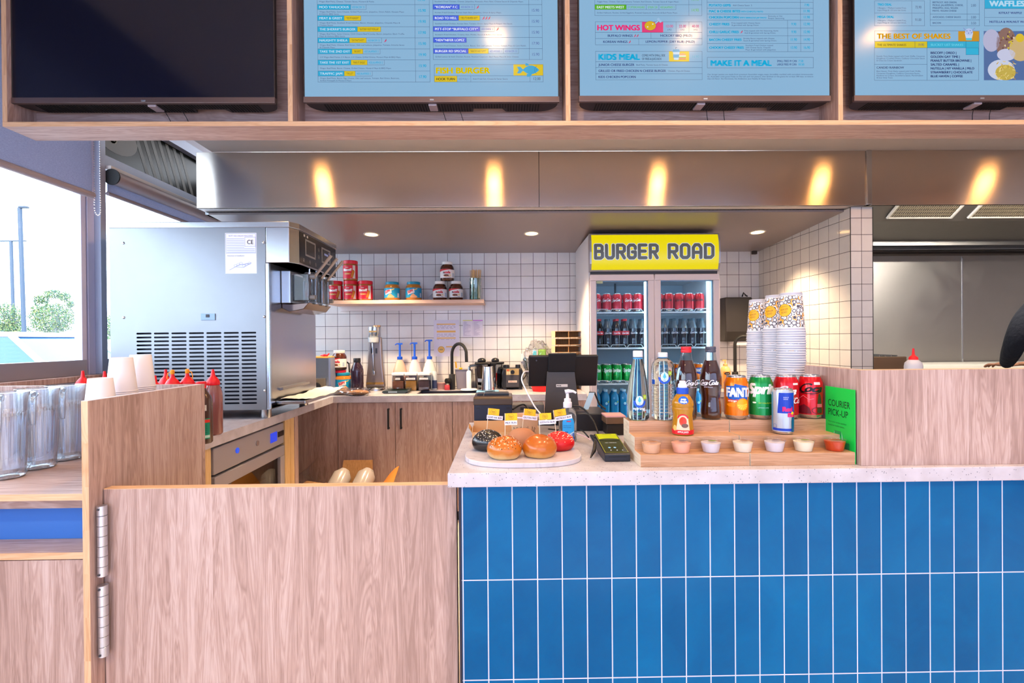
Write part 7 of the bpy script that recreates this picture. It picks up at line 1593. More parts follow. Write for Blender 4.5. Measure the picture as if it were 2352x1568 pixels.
t = thing('metal_basket', 'grey metal tray with wire insert on the counter between printer and till', 'tray', (W(1212, 950, 2.0).x, 2.02, zf))
MB().box(-0.068, 0.068, -0.02, 0.055, 0, 0.085).build('tray_body', mat('grey_tray', '7a7470', 0.4, 0.4), t, bevel=0.003)
MB().box(-0.030, 0.040, -0.024, -0.02, 0.062, 0.074).build('wire_slot', dkgrey, t)
# hand-lettered kraft tub and cardboard tray
t = thing('paper_tub', 'kraft paper tub with handwritten word regular behind the buns', 'tub', (W(1205, 990, 1.67).x, 1.67, zf)); t.scale = (0.95, 0.95, 1.19)
TP = [(0.043, 0.0), (0.0435, 0.001), (0.0505, 0.074), (0.0518, 0.0755), (0.0518, 0.078), (0.0500, 0.078), (0.0485, 0.074), (0.0425, 0.004), (0.0, 0.004)]
MB().lathe(TP, 40, None, cap=False).build('tub_wall', mat('kraft_tub', 'd0a884', 0.7), t, smooth=40)
MB().lathe([(0.0520, 0.0745), (0.0526, 0.0760), (0.0520, 0.0785)], 40, None, cap=False).build('rolled_rim', mat('pale_rim', 'e8dce4', 0.6), t, smooth=60)
a = Art(); xs = -0.040
def stroke(pts, dx): a.line([(dx + p[0], 0.030 + p[1]) for p in pts], 0.0012, '3c2c24', 1)
G = {'R': [[(0, 0), (0, 0.018)], [(0, 0.018), (0.007, 0.014), (0, 0.009), (0.008, 0)]], 'E': [[(0.006, 0), (0, 0.001), (0, 0.017), (0.006, 0.018)], [(0, 0.009), (0.005, 0.010)]], 'G': [[(0.009, 0.020), (0.002, 0.018), (0, 0.008), (0.005, 0.001), (0.010, 0.005), (0.010, 0.010), (0.006, 0.010)]], 'U': [[(0, 0.02), (0.001, 0.004), (0.005, 0), (0.009, 0.004), (0.010, 0.020)]], 'L': [[(0, 0.022), (0.001, 0.002), (0.009, 0.003)]], 'A': [[(0, 0), (0.005, 0.021), (0.011, 0.001)], [(0.002, 0.008), (0.009, 0.008)]], }
x = -0.046
for ch in 'REGULAR':
    for st_ in G[ch]: stroke([(p[0], p[1] + 0.001 * math.sin(x * 300)) for p in st_], x)
    x += {'L': 0.012}.get(ch, 0.0138)
a.build('handwriting', on_cyl(prof_r(TP[:3]), 0.04), t, cut=0.005)
t = thing('low_carton', 'low open cardboard tray with folded flaps behind the bread board', 'tray', (W(1160, 992, 1.77).x, 1.778, zf))
mb = MB(); mb.box(-0.115, 0.118, -0.025, 0.03, 0, 0.003); mb.box(-0.115, 0.118, 0.027, 0.03, 0.003, 0.052); mb.box(-0.115, 0.118, -0.028, -0.025, 0, 0.020); mb.box(-0.118, -0.115, -0.028, 0.03, 0, 0.035); mb.box(0.118, 0.121, -0.028, 0.03, 0, 0.035); mb.build('tray_body', kraft, t)
MB().grid(lambda u, v: (-0.118 - 0.012 * u, -0.028 + 0.055 * v, 0.018 + 0.02 * u + 0.010 * sin(4 * v)), 3, 4).build('end_flap', card, t, solid=0.002)
# hand sanitiser
p = S(1304, 1016, ZF); Ys = p.y + 0.018
t = thing('sanitiser_bottle', 'clear hand sanitiser pump bottle with a blue label beside the red bun', 'bottle', (W(1304, 980, Ys).x, Ys, zf))
PSA = [(0.026, 0), (0.0305, 0.004), (0.0312, 0.03), (0.0312, 0.085), (0.0290, 0.100), (0.020, 0.114), (0.0135, 0.118)]
MB().lathe(PSA, 36, sy=0.62).build('bottle_body', mat('sanitiser_gel', 'dfe6ee', 0.03, trans=0.9, ior=1.3), t, smooth=50)
mb = MB(); mb.lathe([(0.0145, 0.117), (0.0150, 0.119), (0.0150, 0.134), (0.0120, 0.137)], 20); mb.lathe([(0.0120, 0.137), (0.0118, 0.147), (0.006, 0.149), (0.005, 0.166)], 16); mb.build('pump_collar', wht, t, smooth=35)
MB().tube([(-0.008, 0, 0.170), (0.004, 0, 0.173), (0.020, 0, 0.172), (0.030, -0.002, 0.166)], [0.008, 0.007, 0.0045, 0.0035], 10).build('pump_nozzle', wht, t, smooth=60)
MB().cyl((0, 0, 0.01), (0, 0, 0.117), 0.0035, 8).build('dip_tube', mat('frosted_tube', 'd8dce4', 0.4), t)
a = Art(); a.poly([(-0.020, 0.006), (0.020, 0.006), (0.020, 0.070), (0.015, 0.082), (0.0, 0.086), (-0.015, 0.082), (-0.020, 0.070)], '2ca0e8', 1)
a.poly([(-0.020, 0.006), (0.020, 0.006), (0.020, 0.032), (-0.020, 0.010)], '1450b8', 2); a.poly([(-0.020, 0.012), (0.020, 0.034), (0.020, 0.038), (-0.020, 0.018)], 'b8d8f4', 2)
a.text('med', -0.006, 0.070, 0.006, 'd83050', w=0.014, bold=0.05, l=2); a.text('Antibacterial', -0.017, 0.056, 0.0038, '10407c', w=0.026, l=2); a.text('Hand Sanitiser', -0.017, 0.050, 0.0038, '10407c', w=0.027, l=2); a.rect(-0.018, 0.032, -0.002, 0.037, '1a3c90', 2)
a.text('KILLS', 0.004, 0.024, 0.0038, 'e8f0ff', w=0.012, l=3, bold=0.03); a.text('99.99%', 0.000, 0.017, 0.0045, 'f0e020', w=0.016, l=3, bold=0.04); a.text('GERMS', 0.004, 0.011, 0.0038, 'e8f0ff', w=0.012, l=3, bold=0.03)
a.build('front_label', lambda u, v, l: (u, -0.62 * sqrt(max(0, 0.0316 ** 2 - u * u)) - 0.0006 - l * 0.0003, v), t, cut=0.005)
# card terminal
t = thing('card_terminal', 'black card payment terminal with a lit screen lying beside the bamboo riser', 'card reader', (0.319, 1.388, zf))
mb = MB(); mb.prism([(0, 0.001), (0, 0.021), (0.004, 0.024), (0.172, 0.047), (0.176, 0.044), (0.176, 0.020), (0.10, 0.001)], -0.037, 0.037, 'X')
mb.build('terminal_body', mat('terminal_navy', '1b1c26', 0.35), t, bevel=0.004, seg=3)
def ts(u, v, l): return (u, 0.008 + v * 0.991, 0.0248 + v * 0.137 + 0.0006 + l * 0.0004)
a = Art(); a.rect(-0.034, 0.000, 0.034, 0.162, '8f8a30', 0); a.rect(-0.0325, 0.0015, 0.0325, 0.1605, '22241e', 1)
a.rect(-0.0310, 0.105, 0.0310, 0.159, 'a8b000', 2); a.ell(0, 0.105, 0.031, 0.010, '22241e', 3, 24); a.rect(-0.012, 0.150, 0.016, 0.153, '6a7010', 3)
a.text('NO TIPPING', -0.018, 0.074, 0.005, 'b8bcc0', w=0.034, l=3, bold=0.02); a.ell(-0.014, 0.036, 0.004, 0.005, '80b0d8', 3, 10); a.ell(0.002, 0.036, 0.004, 0.005, '80b0d8', 3, 10)
for x in (-0.014, 0.004, 0.020): a.ell(x, 0.014, 0.002, 0.003, 'b0b4b8', 3, 8)
a.build('terminal_screen', ts, t, matf=lambda c: mat('tsc_' + c, c, 0.15, em=c, es=0.35))
MB().box(-0.026, 0.026, -0.0006, 0.0, 0.013, 0.0155).build('card_slot', mat('slot_black', '050508', 0.6), t)
o = MB().tube([(-0.036, 0.150, 0.040), (-0.050, 0.150, 0.046), (-0.046, 0.10, 0.036), (-0.056, 0.060, 0.020), (-0.072, 0.030, 0.006)], [0.004, 0.004, 0.005, 0.006, 0.002], 8).build('security_tether', blk, t, smooth=50)
# ------------------------------------------------------------------ station on the left: cups, jugs and squeeze bottles
cwhite = mat('white_paper_cup', 'ece6ea', 0.6)
PWC = [(0.0400, 0.0022), (0.0415, 0.0), (0.0428, 0.0018), (0.0418, 0.0040), (0.0405, 0.0042), (0.0300, 0.108), (0.0288, 0.109), (0.0284, 0.106), (0.0, 0.106)]
def wstack(px, Y, top, lt, lr, grp):
    x = W(px, 900, Y).x; n = int((top - 0.90 - 0.109) / 0.0058) + 1; o0 = None
    for k in range(n):
        z = 0.9004 + k * 0.0058
        if o0 is None: o0 = MB().lathe(PWC, 28, None, cap=False).build('paper_cup', cwhite, None, smooth=50); tag(o0, lr, 'paper cup', grp); o = o0
        else: o = o0.copy(); COL.objects.link(o)
        o.location = (x, Y, z)
        if k == n - 1: o['label'] = lt
wstack(231, 1.475, W(231, 865, 1.475).z, 'plain white paper cup on top of the lowest, nearest white cup stack', 'plain white paper cup nested in the lowest, nearest white cup stack', 'white cups, nearest stack')
wstack(280, 1.572, W(280, 818, 1.572).z, 'plain white paper cup on top of the middle white cup stack', 'plain white paper cup nested in the middle white cup stack', 'white cups, middle stack')
wstack(324, 1.670, W(324, 812, 1.670).z, 'plain white paper cup on top of the rear white cup stack', 'plain white paper cup nested in the rear white cup stack', 'white cups, rear stack')
jugc = thin_glass('jug_polycarbonate', 'f2f7fc', 0.32, 0.02); jw = mat('jug_water', 'f0f6fa', 0.02, trans=1.0, ior=1.33)
def jug(x, Y, label, turn):
    t = thing('water_jug', label, 'jug', (x, Y, 0.9004), turn, 'clear ribbed water jugs')
    def body(r0, r1, z0, z1, rib, n=96, nz=4):
        mb = MB(); vs = []; fs = []
        for j in range(nz + 1):
            u = j / nz; z = z0 + (z1 - z0) * u; r = r0 + (r1 - r0) * u
            for k in range(n):
                a = 2 * pi * k / n; q = r + (rib * (0.5 + 0.5 * cos(24 * a)) if 0.0 < u < 1 or rib == 0 else 0)
                vs.append((q * cos(a), q * sin(a), z))
        for j in range(nz):
            for k in range(n): a, b = j * n + k, j * n + (k + 1) % n; fs.append((a, b, b + n, a + n))
        mb.add(vs, fs); return mb
    mb = body(0.042, 0.050, 0.012, 0.195, 0.0022)
    mb.lathe([(0.050, 0.195), (0.052, 0.200), (0.054, 0.252), (0.056, 0.255), (0.053, 0.2555), (0.0515, 0.25), (0.0495, 0.200)], 48, None, cap=False)
    mb.build('jug_wall', jugc, t, smooth=60)
    MB().lathe([(0.036, 0.0), (0.044, 0.003), (0.047, 0.010), (0.042, 0.018), (0.0, 0.014)], 10).build('faceted_base', jugc, t)
    MB().lathe([(0.0385, 0.019), (0.0455, 0.185), (0.0, 0.185)], 32, None, cap=True).build('water', jw, t, smooth=50)
    MB().tube([(0.052, 0, 0.238), (0.070, 0, 0.244), (0.088, 0, 0.236), (0.094, 0, 0.215), (0.093, 0, 0.175), (0.088, 0, 0.150)], [0.008, 0.009, 0.009, 0.009, 0.0085, 0.006], 10).build('handle', jugc, t, smooth=60)
    return t
j0 = jug(-1.492, 1.475, 'clear ribbed water jug, nearest one beside the timber screen', -0.95)
dup(j0, (-1.503, 1.589, 0.9004), 'clear ribbed water jug, middle one of the row beside the timber screen', -0.95)
dup(j0, (-1.515, 1.703, 0.9004), 'clear ribbed water jug, rearmost one against the rear timber panel', -0.95)
dup(j0, (-1.632, 1.50, 0.9004), 'clear ribbed water jug cut by the left picture edge', -0.95)
capr = mat('red_nozzle', 'e01020', 0.4); capo = mat('orange_tip', 'f09818', 0.4)
def squeeze(px, py, Y, hgt, body, label, tip=None, r=0.033, stem=0.05, grp='squeeze bottles behind the station'):
    t = thing('squeeze_bottle', label, 'bottle', (W(px, py, Y).x, Y, zw), 0, grp); hb = hgt - 0.068
    MB().lathe([(r - 0.006, 0), (r, 0.006), (r, hb - 0.045), (r * 0.93, hb - 0.025), (r * 0.62, hb - 0.006), (r * 0.60, hb)], 28).build('bottle_body', body, t, smooth=50)
    MB().lathe([(r * 0.80, hb - 0.003), (r * 0.84, hb), (r * 0.82, hb + 0.012), (r * 0.60, hb + 0.026), (0.0095, hgt - 0.030), (0.0075, hgt - 0.026), (0.0045, hgt)], 24).build('nozzle_cap', capr, t, smooth=50)
    if tip == 'o':
        o = MB().lathe([(0.007, hgt - 0.016), (0.0075, hgt - 0.014), (0.0072, hgt), (0.004, hgt + 0.002)], 16).build('tip_cover', capo, t, smooth=40)
        s_ = 1 if px > 410 else -1; MB().tube([(s_ * 0.006, 0, hgt - 0.006), (s_ * 0.018, 0, hgt - 0.012), (s_ * 0.022, 0, hgt - 0.030), (s_ * 0.016, 0, hgt - 0.045)], 0.0018, 6).build('tip_strap', capo, t)
    return t
tomato = mat('tomato_sauce', '9c2a20', 0.3, coat=0.3); bbq = mat('barbecue_sauce', '6a3a34', 0.3, coat=0.3); mayo = mat('mayo_bottle', 'd8c8a8', 0.35)
def hz(py, Y, px): return W(px, py, Y).z - zw
squeeze(190, 850, 2.12, hz(851, 2.12, 190), tomato, 'squeeze bottle with red nozzle showing over the rear panel, leftmost of all')
squeeze(240, 850, 2.16, hz(852, 2.16, 240), bbq, 'squeeze bottle whose red nozzle shows between jugs and white cups')
squeeze(356, 860, 2.02, hz(862, 2.02, 356), mayo, 'squeeze bottle mostly hidden by the rear white cup stack', grp='squeeze bottles behind the station')
squeeze(380.5, 848, 2.10, hz(848, 2.10, 380), tomato, 'squeeze bottle with plain red nozzle right of the white cups')
squeeze(396, 850, 1.98, hz(850, 1.98, 396), mayo, 'squeeze bottle with orange tip and strap, left of the two orange tipped', 'o')
squeeze(430, 848, 2.02, hz(848, 2.02, 430), bbq, 'squeeze bottle with orange tip, right of the two orange tipped', 'o')
Yq = S(490, 1001, ZB).y + 0.036
t = thing('sauce_bottle', 'large brown sauce bottle with red nozzle beside the timber side screen', 'bottle', (W(490, 950, Yq).x, Yq, zw)); hq = W(481, 848, Yq).z - zw
MB().lathe([(0.030, 0), (0.0355, 0.006), (0.036, hq - 0.125), (0.034, hq - 0.095), (0.026, hq - 0.072), (0.022, hq - 0.062)], 32).build('bottle_body', mat('brown_sauce', '8a5452', 0.25, coat=0.4), t, smooth=50)
MB().lathe([(0.025, hq - 0.066), (0.0262, hq - 0.062), (0.0255, hq - 0.050), (0.016, hq - 0.036), (0.009, hq - 0.028), (0.0045, hq)], 28).build('nozzle_cap', capr, t, smooth=50)
t = thing('chilli_sauce_bottle', 'dark sauce bottle with a green label half hidden by the timber side screen', 'bottle', (W(461, 950, 1.90).x, 1.905, zw))
MB().lathe([(0.034, 0), (0.038, 0.005), (0.038, 0.155), (0.034, 0.180), (0.018, 0.205), (0.016, 0.215)], 32).build('bottle_body', mat('dark_sauce', '4c342c', 0.25, coat=0.4), t, smooth=50)
MB().lathe([(0.018, 0.213), (0.018, 0.235), (0.015, 0.238)], 20).build('cap', capr, t, smooth=40)
a = Art(); a.rect(-0.05, 0.020, 0.05, 0.098, '0e8c6c', 1); a.rect(-0.05, 0.082, 0.05, 0.094, 'd83020', 2); a.rect(-0.05, 0.024, 0.05, 0.034, 'b8e0d4', 2); a.rect(0.022, 0.128, 0.038, 0.150, 'd8d4cc', 1); a.text('AC', 0.024, 0.141, 0.006, '3a3430', w=0.011, l=2)
for k in range(5): a.rect(-0.01, 0.044 + k * 0.007, 0.04, 0.0465 + k * 0.007, '0a6a54', 2)
a.build('bottle_label', on_cyl(0.0383, 0.05), t, cut=0.008)
# ------------------------------------------------------------------ right-hand alcove behind the cups
t = thing('towel_dispenser', 'black paper towel dispenser on the rear tiles behind the cup stacks', 'dispenser', (W(1698, 730, 3.9).x, 3.999, W(1698, 784, 3.9).z))
wd_ = (1727 - 1671) * 3.9 / F / 2; hd_ = 102 * 3.9 / F
MB().prism([(0, 0), (-0.11, 0.0), (-0.13, 0.08), (-0.12, hd_), (0, hd_)], -wd_ * 1.25, wd_, 'X').build('housing', mat('dispenser_black', '2a2624', 0.45), t, bevel=0.01)
MB().box(-0.05, 0.10, -0.10, -0.03, -0.030, 0.0).build('paper_slot', wht, t)
tag(MB().tube([(W(1709, 680, 3.85).x, 3.88, W(1709, 681, 3.88).z), (W(1712, 680, 3.85).x, 3.88, W(1712, 672, 3.88).z), (W(1717, 680, 3.85).x, 3.88, W(1717, 678, 3.88).z), (W(1722, 680, 3.85).x, 3.89, W(1721, 680, 3.89).z)], 0.006, 8).build('black_clip', blk), 'small twisted black clip on top of the paper towel dispenser', 'clip')
t = thing('wall_camera', 'small dark box mounted in the corner under the alcove ceiling', 'sensor', (W(1737, 578, 3.9).x, 3.93, W(1737, 577, 3.93).z - 0.012))
MB().box(-0.018, 0.018, -0.015, 0.015, -0.012, 0.016).build('sensor_body', mat('brown_black', '352c26', 0.5), t, bevel=0.004)
o = MB().box(fx1 + 0.02, 2.098, 3.50, 3.996, ZB - 0.04, ZB).build('worktop', quartz); tag(o, 'short speckled worktop with the hand basin right of the drinks fridge', 'worktop')
t = thing('base_cabinet', 'timber-look cabinet under the short worktop right of the drinks fridge', 'cabinet')
MB().box(fx1 + 0.03, 2.09, 3.53, 3.99, 0.001, ZB - 0.041).build('carcass', wz, t); MB().box(fx1 + 0.032, 2.088, 3.512, 3.529, 0.08, ZB - 0.045).build('door', wz, t)
tp = W(1697, 860, 3.80); tap((tp.x - 0.02, 3.82, ZB + 0.0003), -0.35, 'black gooseneck tap on the short worktop behind the cup stacks', 0.40, 0.13)
t = thing('soap_bottle', 'clear soap pump bottle with orange label on the short worktop', 'bottle', (W(1666, 880, 3.75).x, 3.75, ZB + 0.0003))
hb_ = W(1666, 838, 3.75).z - ZB
MB().lathe([(0.034, 0), (0.038, 0.005), (0.038, 0.135), (0.030, 0.158), (0.014, 0.172)], 24).build('bottle_body', mat('orange_soap', 'f0b878', 0.1, coat=0.4), t, smooth=50)
mb = MB(); mb.lathe([(0.016, 0.170), (0.016, 0.186), (0.006, 0.190), (0.005, 0.212)], 16); mb.box(-0.022, 0.008, -0.005, 0.005, 0.210, 0.220); mb.build('pump_head', mat('amber_pump', 'e0b070', 0.4), t, smooth=40)
a = Art(); a.rect(-0.03, 0.04, 0.03, 0.13, 'f08c30', 1); a.ell(0, 0.115, 0.024, 0.012, '1c1410', 2); a.text('soft', 0, 0.111, 0.008, 'f0e0d0', al='C', w=0.026, l=3); a.ell(0.004, 0.07, 0.014, 0.012, 'f8d070', 2); a.build('front_label', on_cyl(0.0382, 0.08), t, cut=0.008)
# ------------------------------------------------------------------ kitchen on the right
zk2 = W(2200, 838, 3.9).z
t = thing('kitchen_bench', 'pale bench edge running along the steel kitchen wall', 'bench')
MB().box(2.50, 5.2, 3.9, 4.38, zk2 - 0.034, zk2).build('bench_top', mat('pale_bench', 'e8e0d0', 0.35), t, bevel=0.002)
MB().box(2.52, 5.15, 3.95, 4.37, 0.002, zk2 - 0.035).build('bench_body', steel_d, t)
t = thing('steel_fryer', 'steel appliance with a warm reflection beside the tiled column', 'appliance', (2.235, 3.2, 0)); 
xq = W(2083, 830, 3.15).x - 2.235; zq = W(2050, 818, 3.2).z
MB().box(0.004, xq, -0.05, 0.45, 0.001, zq).build('body', steel('fryer_steel', 'b8a488', 0.2, None, 0, 0.1), t, bevel=0.004)
for k in range(9): MB().box(0.012 + k * (xq - 0.03) / 9, 0.018 + k * (xq - 0.03) / 9, -0.04, 0.30, zq, zq + 0.010).build('grate_bar', steel_m, t)
Yb = 2.16; pb = W(2098, 848, Yb); lowz = 0.90
t = thing('squeeze_bottle', 'clear squeeze bottle with red nozzle above the timber screen in the kitchen', 'bottle', (pb.x, Yb, lowz + 0.0005)); hq = W(2098, 800, Yb).z - lowz
MB().lathe([(0.030, 0), (0.034, 0.005), (0.034, hq - 0.080), (0.031, hq - 0.064), (0.019, hq - 0.052), (0.017, hq - 0.050)], 28).build('bottle_body', mat('cloudy_plastic', 'c4c8d8', 0.3), t, smooth=50)
MB().lathe([(0.0175, hq - 0.054), (0.0180, hq - 0.050), (0.0170, hq - 0.040), (0.008, hq - 0.032), (0.0055, hq - 0.028), (0.0035, hq)], 24).build('nozzle_cap', capr, t, smooth=50)
o = MB().box(1.02, 4.6, 2.10, 2.60, lowz - 0.04, lowz).build('worktop', mat('steel_bench', 'a8a4a0', 0.3, 0.9)); tag(o, 'steel kitchen bench behind the timber screen under the squeeze bottle', 'worktop')
for x in (1.06, 4.5):
    for y in (2.10, 2.40): pass
t = thing('steel_trestle', 'steel leg frame carrying the kitchen bench behind the timber screen', 'frame')
for x in (2.6, 4.5):
    for y in (2.12, 2.54): MB().box(x, x + 0.04, y, y + 0.04, 0.001, lowz - 0.041).build('leg', steel_m, t)
MB().box(1.06, 4.56, 2.34, 2.36, 0.25, 0.27).build('cross_rail', steel_m, t)
for y in (2.12, 2.54): MB().box(1.06, 1.10, y, y + 0.04, 0.001, lowz - 0.041).build('leg', steel_m, t)
# cook at the right edge of the picture
def skin_mesh(nodes, edges, name, ma, parent, sub=2, root=0):
    me = bpy.data.meshes.new(name); me.from_pydata([n[0] for n in nodes], edges, []); o = bpy.data.objects.new(name, me); COL.objects.link(o); o.parent = parent
    q = o.modifiers.new('skin', 'SKIN'); q.use_smooth_shade = True
    for i, n in enumerate(nodes): v = me.skin_vertices[0].data[i]; v.radius = n[1]; v.use_root = (i == root)
    s = o.modifiers.new('sub', 'SUBSURF'); s.levels = sub; s.render_levels = sub; me.materials.append(ma); return o
cl = mat('navy_jumper', '10141f', 0.9); bump(cl, noise(cl, coords(cl), 30, 4), 0.5, 0.02)
skn = mat('skin_tone', 'b07a5c', 0.55); trs = mat('black_trousers', '15151a', 0.85); hair = mat('dark_hair', '1a120e', 0.6)
CX, CY_ = 3.77, 3.25
t = thing('person', 'person in dark navy jumper seen from behind, elbow out, at the right edge', 'person', (CX, CY_, 0))
N = [((0, 0, 0.98), (0.165, 0.125)), ((0, 0, 1.14), (0.155, 0.115)), ((0, 0.01, 1.34), (0.185, 0.125)), ((0, 0.01, 1.47), (0.15, 0.10)), ((0, 0.03, 1.56), (0.06, 0.06)), ((0, 0.05, 1.62), (0.055, 0.058)),
     ((-0.17, 0.0, 1.475), (0.082, 0.080)), ((-0.265, -0.01, 1.40), (0.072, 0.070)), ((-0.315, -0.01, 1.29), (0.066, 0.062)), ((-0.275, 0.07, 1.17), (0.058, 0.055)), ((-0.18, 0.19, 1.10), (0.042, 0.040)), ((-0.13, 0.25, 1.09), (0.032, 0.026)),
     ((0.17, 0.0, 1.475), (0.082, 0.080)), ((0.265, -0.01, 1.38), (0.070, 0.068)), ((0.300, 0.02, 1.25), (0.062, 0.060)), ((0.25, 0.13, 1.14), (0.052, 0.050)), ((0.15, 0.24, 1.10), (0.040, 0.036)), ((0.11, 0.29, 1.09), (0.032, 0.026)),
     ((-0.095, 0, 0.90), (0.105, 0.110)), ((-0.10, 0.0, 0.50), (0.068, 0.070)), ((-0.10, -0.01, 0.12), (0.045, 0.050)), ((-0.10, 0.10, 0.05), (0.045, 0.035)),
     ((0.095, 0, 0.90), (0.105, 0.110)), ((0.10, 0.0, 0.50), (0.068, 0.070)), ((0.10, -0.01, 0.12), (0.045, 0.050)), ((0.10, 0.10, 0.05), (0.045, 0.035))]
E = [(0, 1), (1, 2), (2, 3), (3, 4), (4, 5), (3, 6), (6, 7), (7, 8), (8, 9), (9, 10), (10, 11), (3, 12), (12, 13), (13, 14), (14, 15), (15, 16), (16, 17), (0, 18), (18, 19), (19, 20), (20, 21), (0, 22), (22, 23), (23, 24), (24, 25)]
bd = skin_mesh(N, E, 'body', cl, t)
hd = MB(); 
def headf(p):
    q = Vector(p); 
    if q.z < 0: q.x *= 1 + 0.18 * q.z; q.y *= 1 + 0.10 * q.z
    if q.y > 0.9 and abs(q.x) < 0.25 and -0.35 < q.z < 0.05: q.y += 0.13 * (1 - abs(q.x) * 4)
    return q
hd.ell((0, 0.07, 1.735), (0.075, 0.095, 0.118), 28, 20, skn, headf)
for s in (-1, 1): hd.ell((s * 0.077, 0.065, 1.73), (0.012, 0.022, 0.032), 10, 8, skn); hd.ell((s * 0.03, 0.146, 1.755), (0.013, 0.008, 0.008), 10, 6, mat('eye_white', 'ece8e4', 0.3)); hd.ell((s * 0.03, 0.153, 1.755), (0.006, 0.002, 0.006), 8, 5, hair)
hd.ell((0, 0.158, 1.685), (0.024, 0.008, 0.006), 10, 6, mat('lips', '9c5a50', 0.5))
hd.build('head', None, t, smooth=70)
MB().ell((0, 0.045, 1.765), (0.086, 0.098, 0.105), 26, 16, fn=lambda p: Vector((p.x, min(p.y, 0.62), max(p.z, -0.75 if p.y < 0 else 0.05)))).build('hair', hair, t, smooth=70)
skin_mesh([((0, 0.03, 1.55), (0.052, 0.052)), ((0, 0.055, 1.65), (0.050, 0.052))], [(0, 1)], 'neck', skn, t, 2)
for s, (hx, hy) in ((-1, (-0.13, 0.25)), (1, (0.11, 0.29))):
    o = skin_mesh([((hx, hy, 1.09), (0.030, 0.020)), ((hx + 0.02 * -s, hy + 0.05, 1.085), (0.038, 0.016)), ((hx + 0.02 * -s, hy + 0.075, 1.083), (0.036, 0.013))], [(0, 1), (1, 2)], 'hand', skn, t, 2)
    for k in range(4):
        q = -0.027 + 0.018 * k; L = (0.062, 0.072, 0.068, 0.054)[k if s < 0 else 3 - k]; bx_, by = hx - 0.02 * s + q, hy + 0.085
        skin_mesh([((bx_, by - 0.02, 1.083), (0.009, 0.009)), ((bx_, by + L * 0.45, 1.082), (0.0085, 0.0085)), ((bx_, by + L * 0.78, 1.073), (0.008, 0.008)), ((bx_, by + L, 1.058), (0.007, 0.007))], [(0, 1), (1, 2), (2, 3)], 'finger', skn, o, 1)
    skin_mesh([((hx - 0.015 * s, hy + 0.03, 1.083), (0.012, 0.011)), ((hx - 0.055 * s, hy + 0.055, 1.078), (0.010, 0.010)), ((hx - 0.065 * s, hy + 0.085, 1.070), (0.008, 0.008))], [(0, 1), (1, 2)], 'thumb', skn, o, 1)
for s in (-0.1, 0.1): MB().prism([(-0.05, 0.001), (0.20, 0.001), (0.20, 0.03), (0.12, 0.07), (0.0, 0.09), (-0.05, 0.08)], s - 0.045, s + 0.045, 'X').build('shoe', mat('black_shoe', '101014', 0.5), t, bevel=0.012, seg=3)
# ------------------------------------------------------------------ outside the left windows
o = MB().box(-60, -2.26, -25, 60, -0.16, -0.12).build('car_park', asphalt); tag(o, 'pale asphalt car park outside the windows', 'ground'); o['kind'] = 'structure'
cwp = mat('white_car_paint', 'c8ccd0', 0.2, coat=0.6); cgl = mat('car_glass', '1c4878', 0.08, coat=0.5); rub = mat('tyre_rubber', '1a1a1c', 0.8); cgl2 = mat('pale_car_glass', '8ea6b4', 0.1, coat=0.5)
def car(name, label, x, y, rz, L=4.4, Wd=1.78, Hh=1.5, glass=cgl):
    t = thing(name, label, 'car', (x, y, -0.12), rz)
    hw = Wd / 2
    prof = [(-L / 2, 0.35), (-L / 2 + 0.05, 0.85), (-L / 2 + 0.30, 0.98), (L / 2 - 1.05, 0.95), (L / 2 - 0.25, 0.78), (L / 2, 0.62), (L / 2, 0.30), (L / 2 - 0.3, 0.22), (-L / 2 + 0.3, 0.22)]
    MB().prism([(a, b) for a, b in prof], -hw, hw, 'Y').build('car_body', cwp, t, bevel=0.06, seg=3)
    # cabin: lower outline -> roof outline
    z0, z1 = 0.94, Hh; b = [(-L / 2 + 0.35, hw - 0.06), (L / 2 - 1.05, hw - 0.06)]; r = [(-L / 2 + 0.95, hw - 0.24), (L / 2 - 1.95, hw - 0.24)]
    vs = [(b[0][0], -b[0][1], z0), (b[1][0], -b[1][1], z0), (b[1][0], b[1][1], z0), (b[0][0], b[0][1], z0), (r[0][0], -r[0][1], z1 - 0.06), (r[1][0], -r[1][1], z1 - 0.06), (r[1][0], r[1][1], z1 - 0.06), (r[0][0], r[0][1], z1 - 0.06)]
    MB().add(vs, [(0, 1, 5, 4), (1, 2, 6, 5), (2, 3, 7, 6), (3, 0, 4, 7)]).build('car_windows', glass, t, bevel=0.02)
    mb = MB()
    mb.prism([(r[0][0] - 0.05, z1 - 0.08), (r[0][0] + 0.2, z1 - 0.02), ((r[0][0] + r[1][0]) / 2, z1 + 0.01), (r[1][0] - 0.1, z1 - 0.03), (r[1][0] + 0.08, z1 - 0.09)], -r[0][1] - 0.02, r[0][1] + 0.02, 'Y')
    for s in (-1, 1):
        for i0, i1 in (((b[0][0], b[0][1]), (r[0][0], r[0][1])), ((b[1][0], b[1][1]), (r[1][0], r[1][1]))): mb.tube([(i0[0], s * i0[1], z0), (i1[0], s * i1[1], z1 - 0.05)], 0.045, 6)
        mb.tube([((b[0][0] + b[1][0]) / 2, s * b[0][1], z0), ((r[0][0] + r[1][0]) / 2, s * r[0][1], z1 - 0.05)], 0.035, 6)
    mb.build('roof', cwp, t, smooth=40)
    for a_ in (-L / 2 + 0.85, L / 2 - 0.85):
        for s in (-1, 1):
            o = MB().cyl((a_, s * (hw - 0.20), 0.32), (a_, s * (hw + 0.01), 0.32), 0.32, 24).build('wheel', rub, t, smooth=40)
            MB().cyl((a_, s * (hw - 0.05), 0.32), (a_, s * (hw + 0.02), 0.32), 0.20, 16).build('wheel_rim', alum, o, smooth=40)
    for s in (-1, 1): MB().ell((L / 2 - 1.35, s * (hw + 0.09), 1.02), (0.08, 0.11, 0.08), 12, 8).build('wing_mirror', cwp, t, smooth=60)
    return t
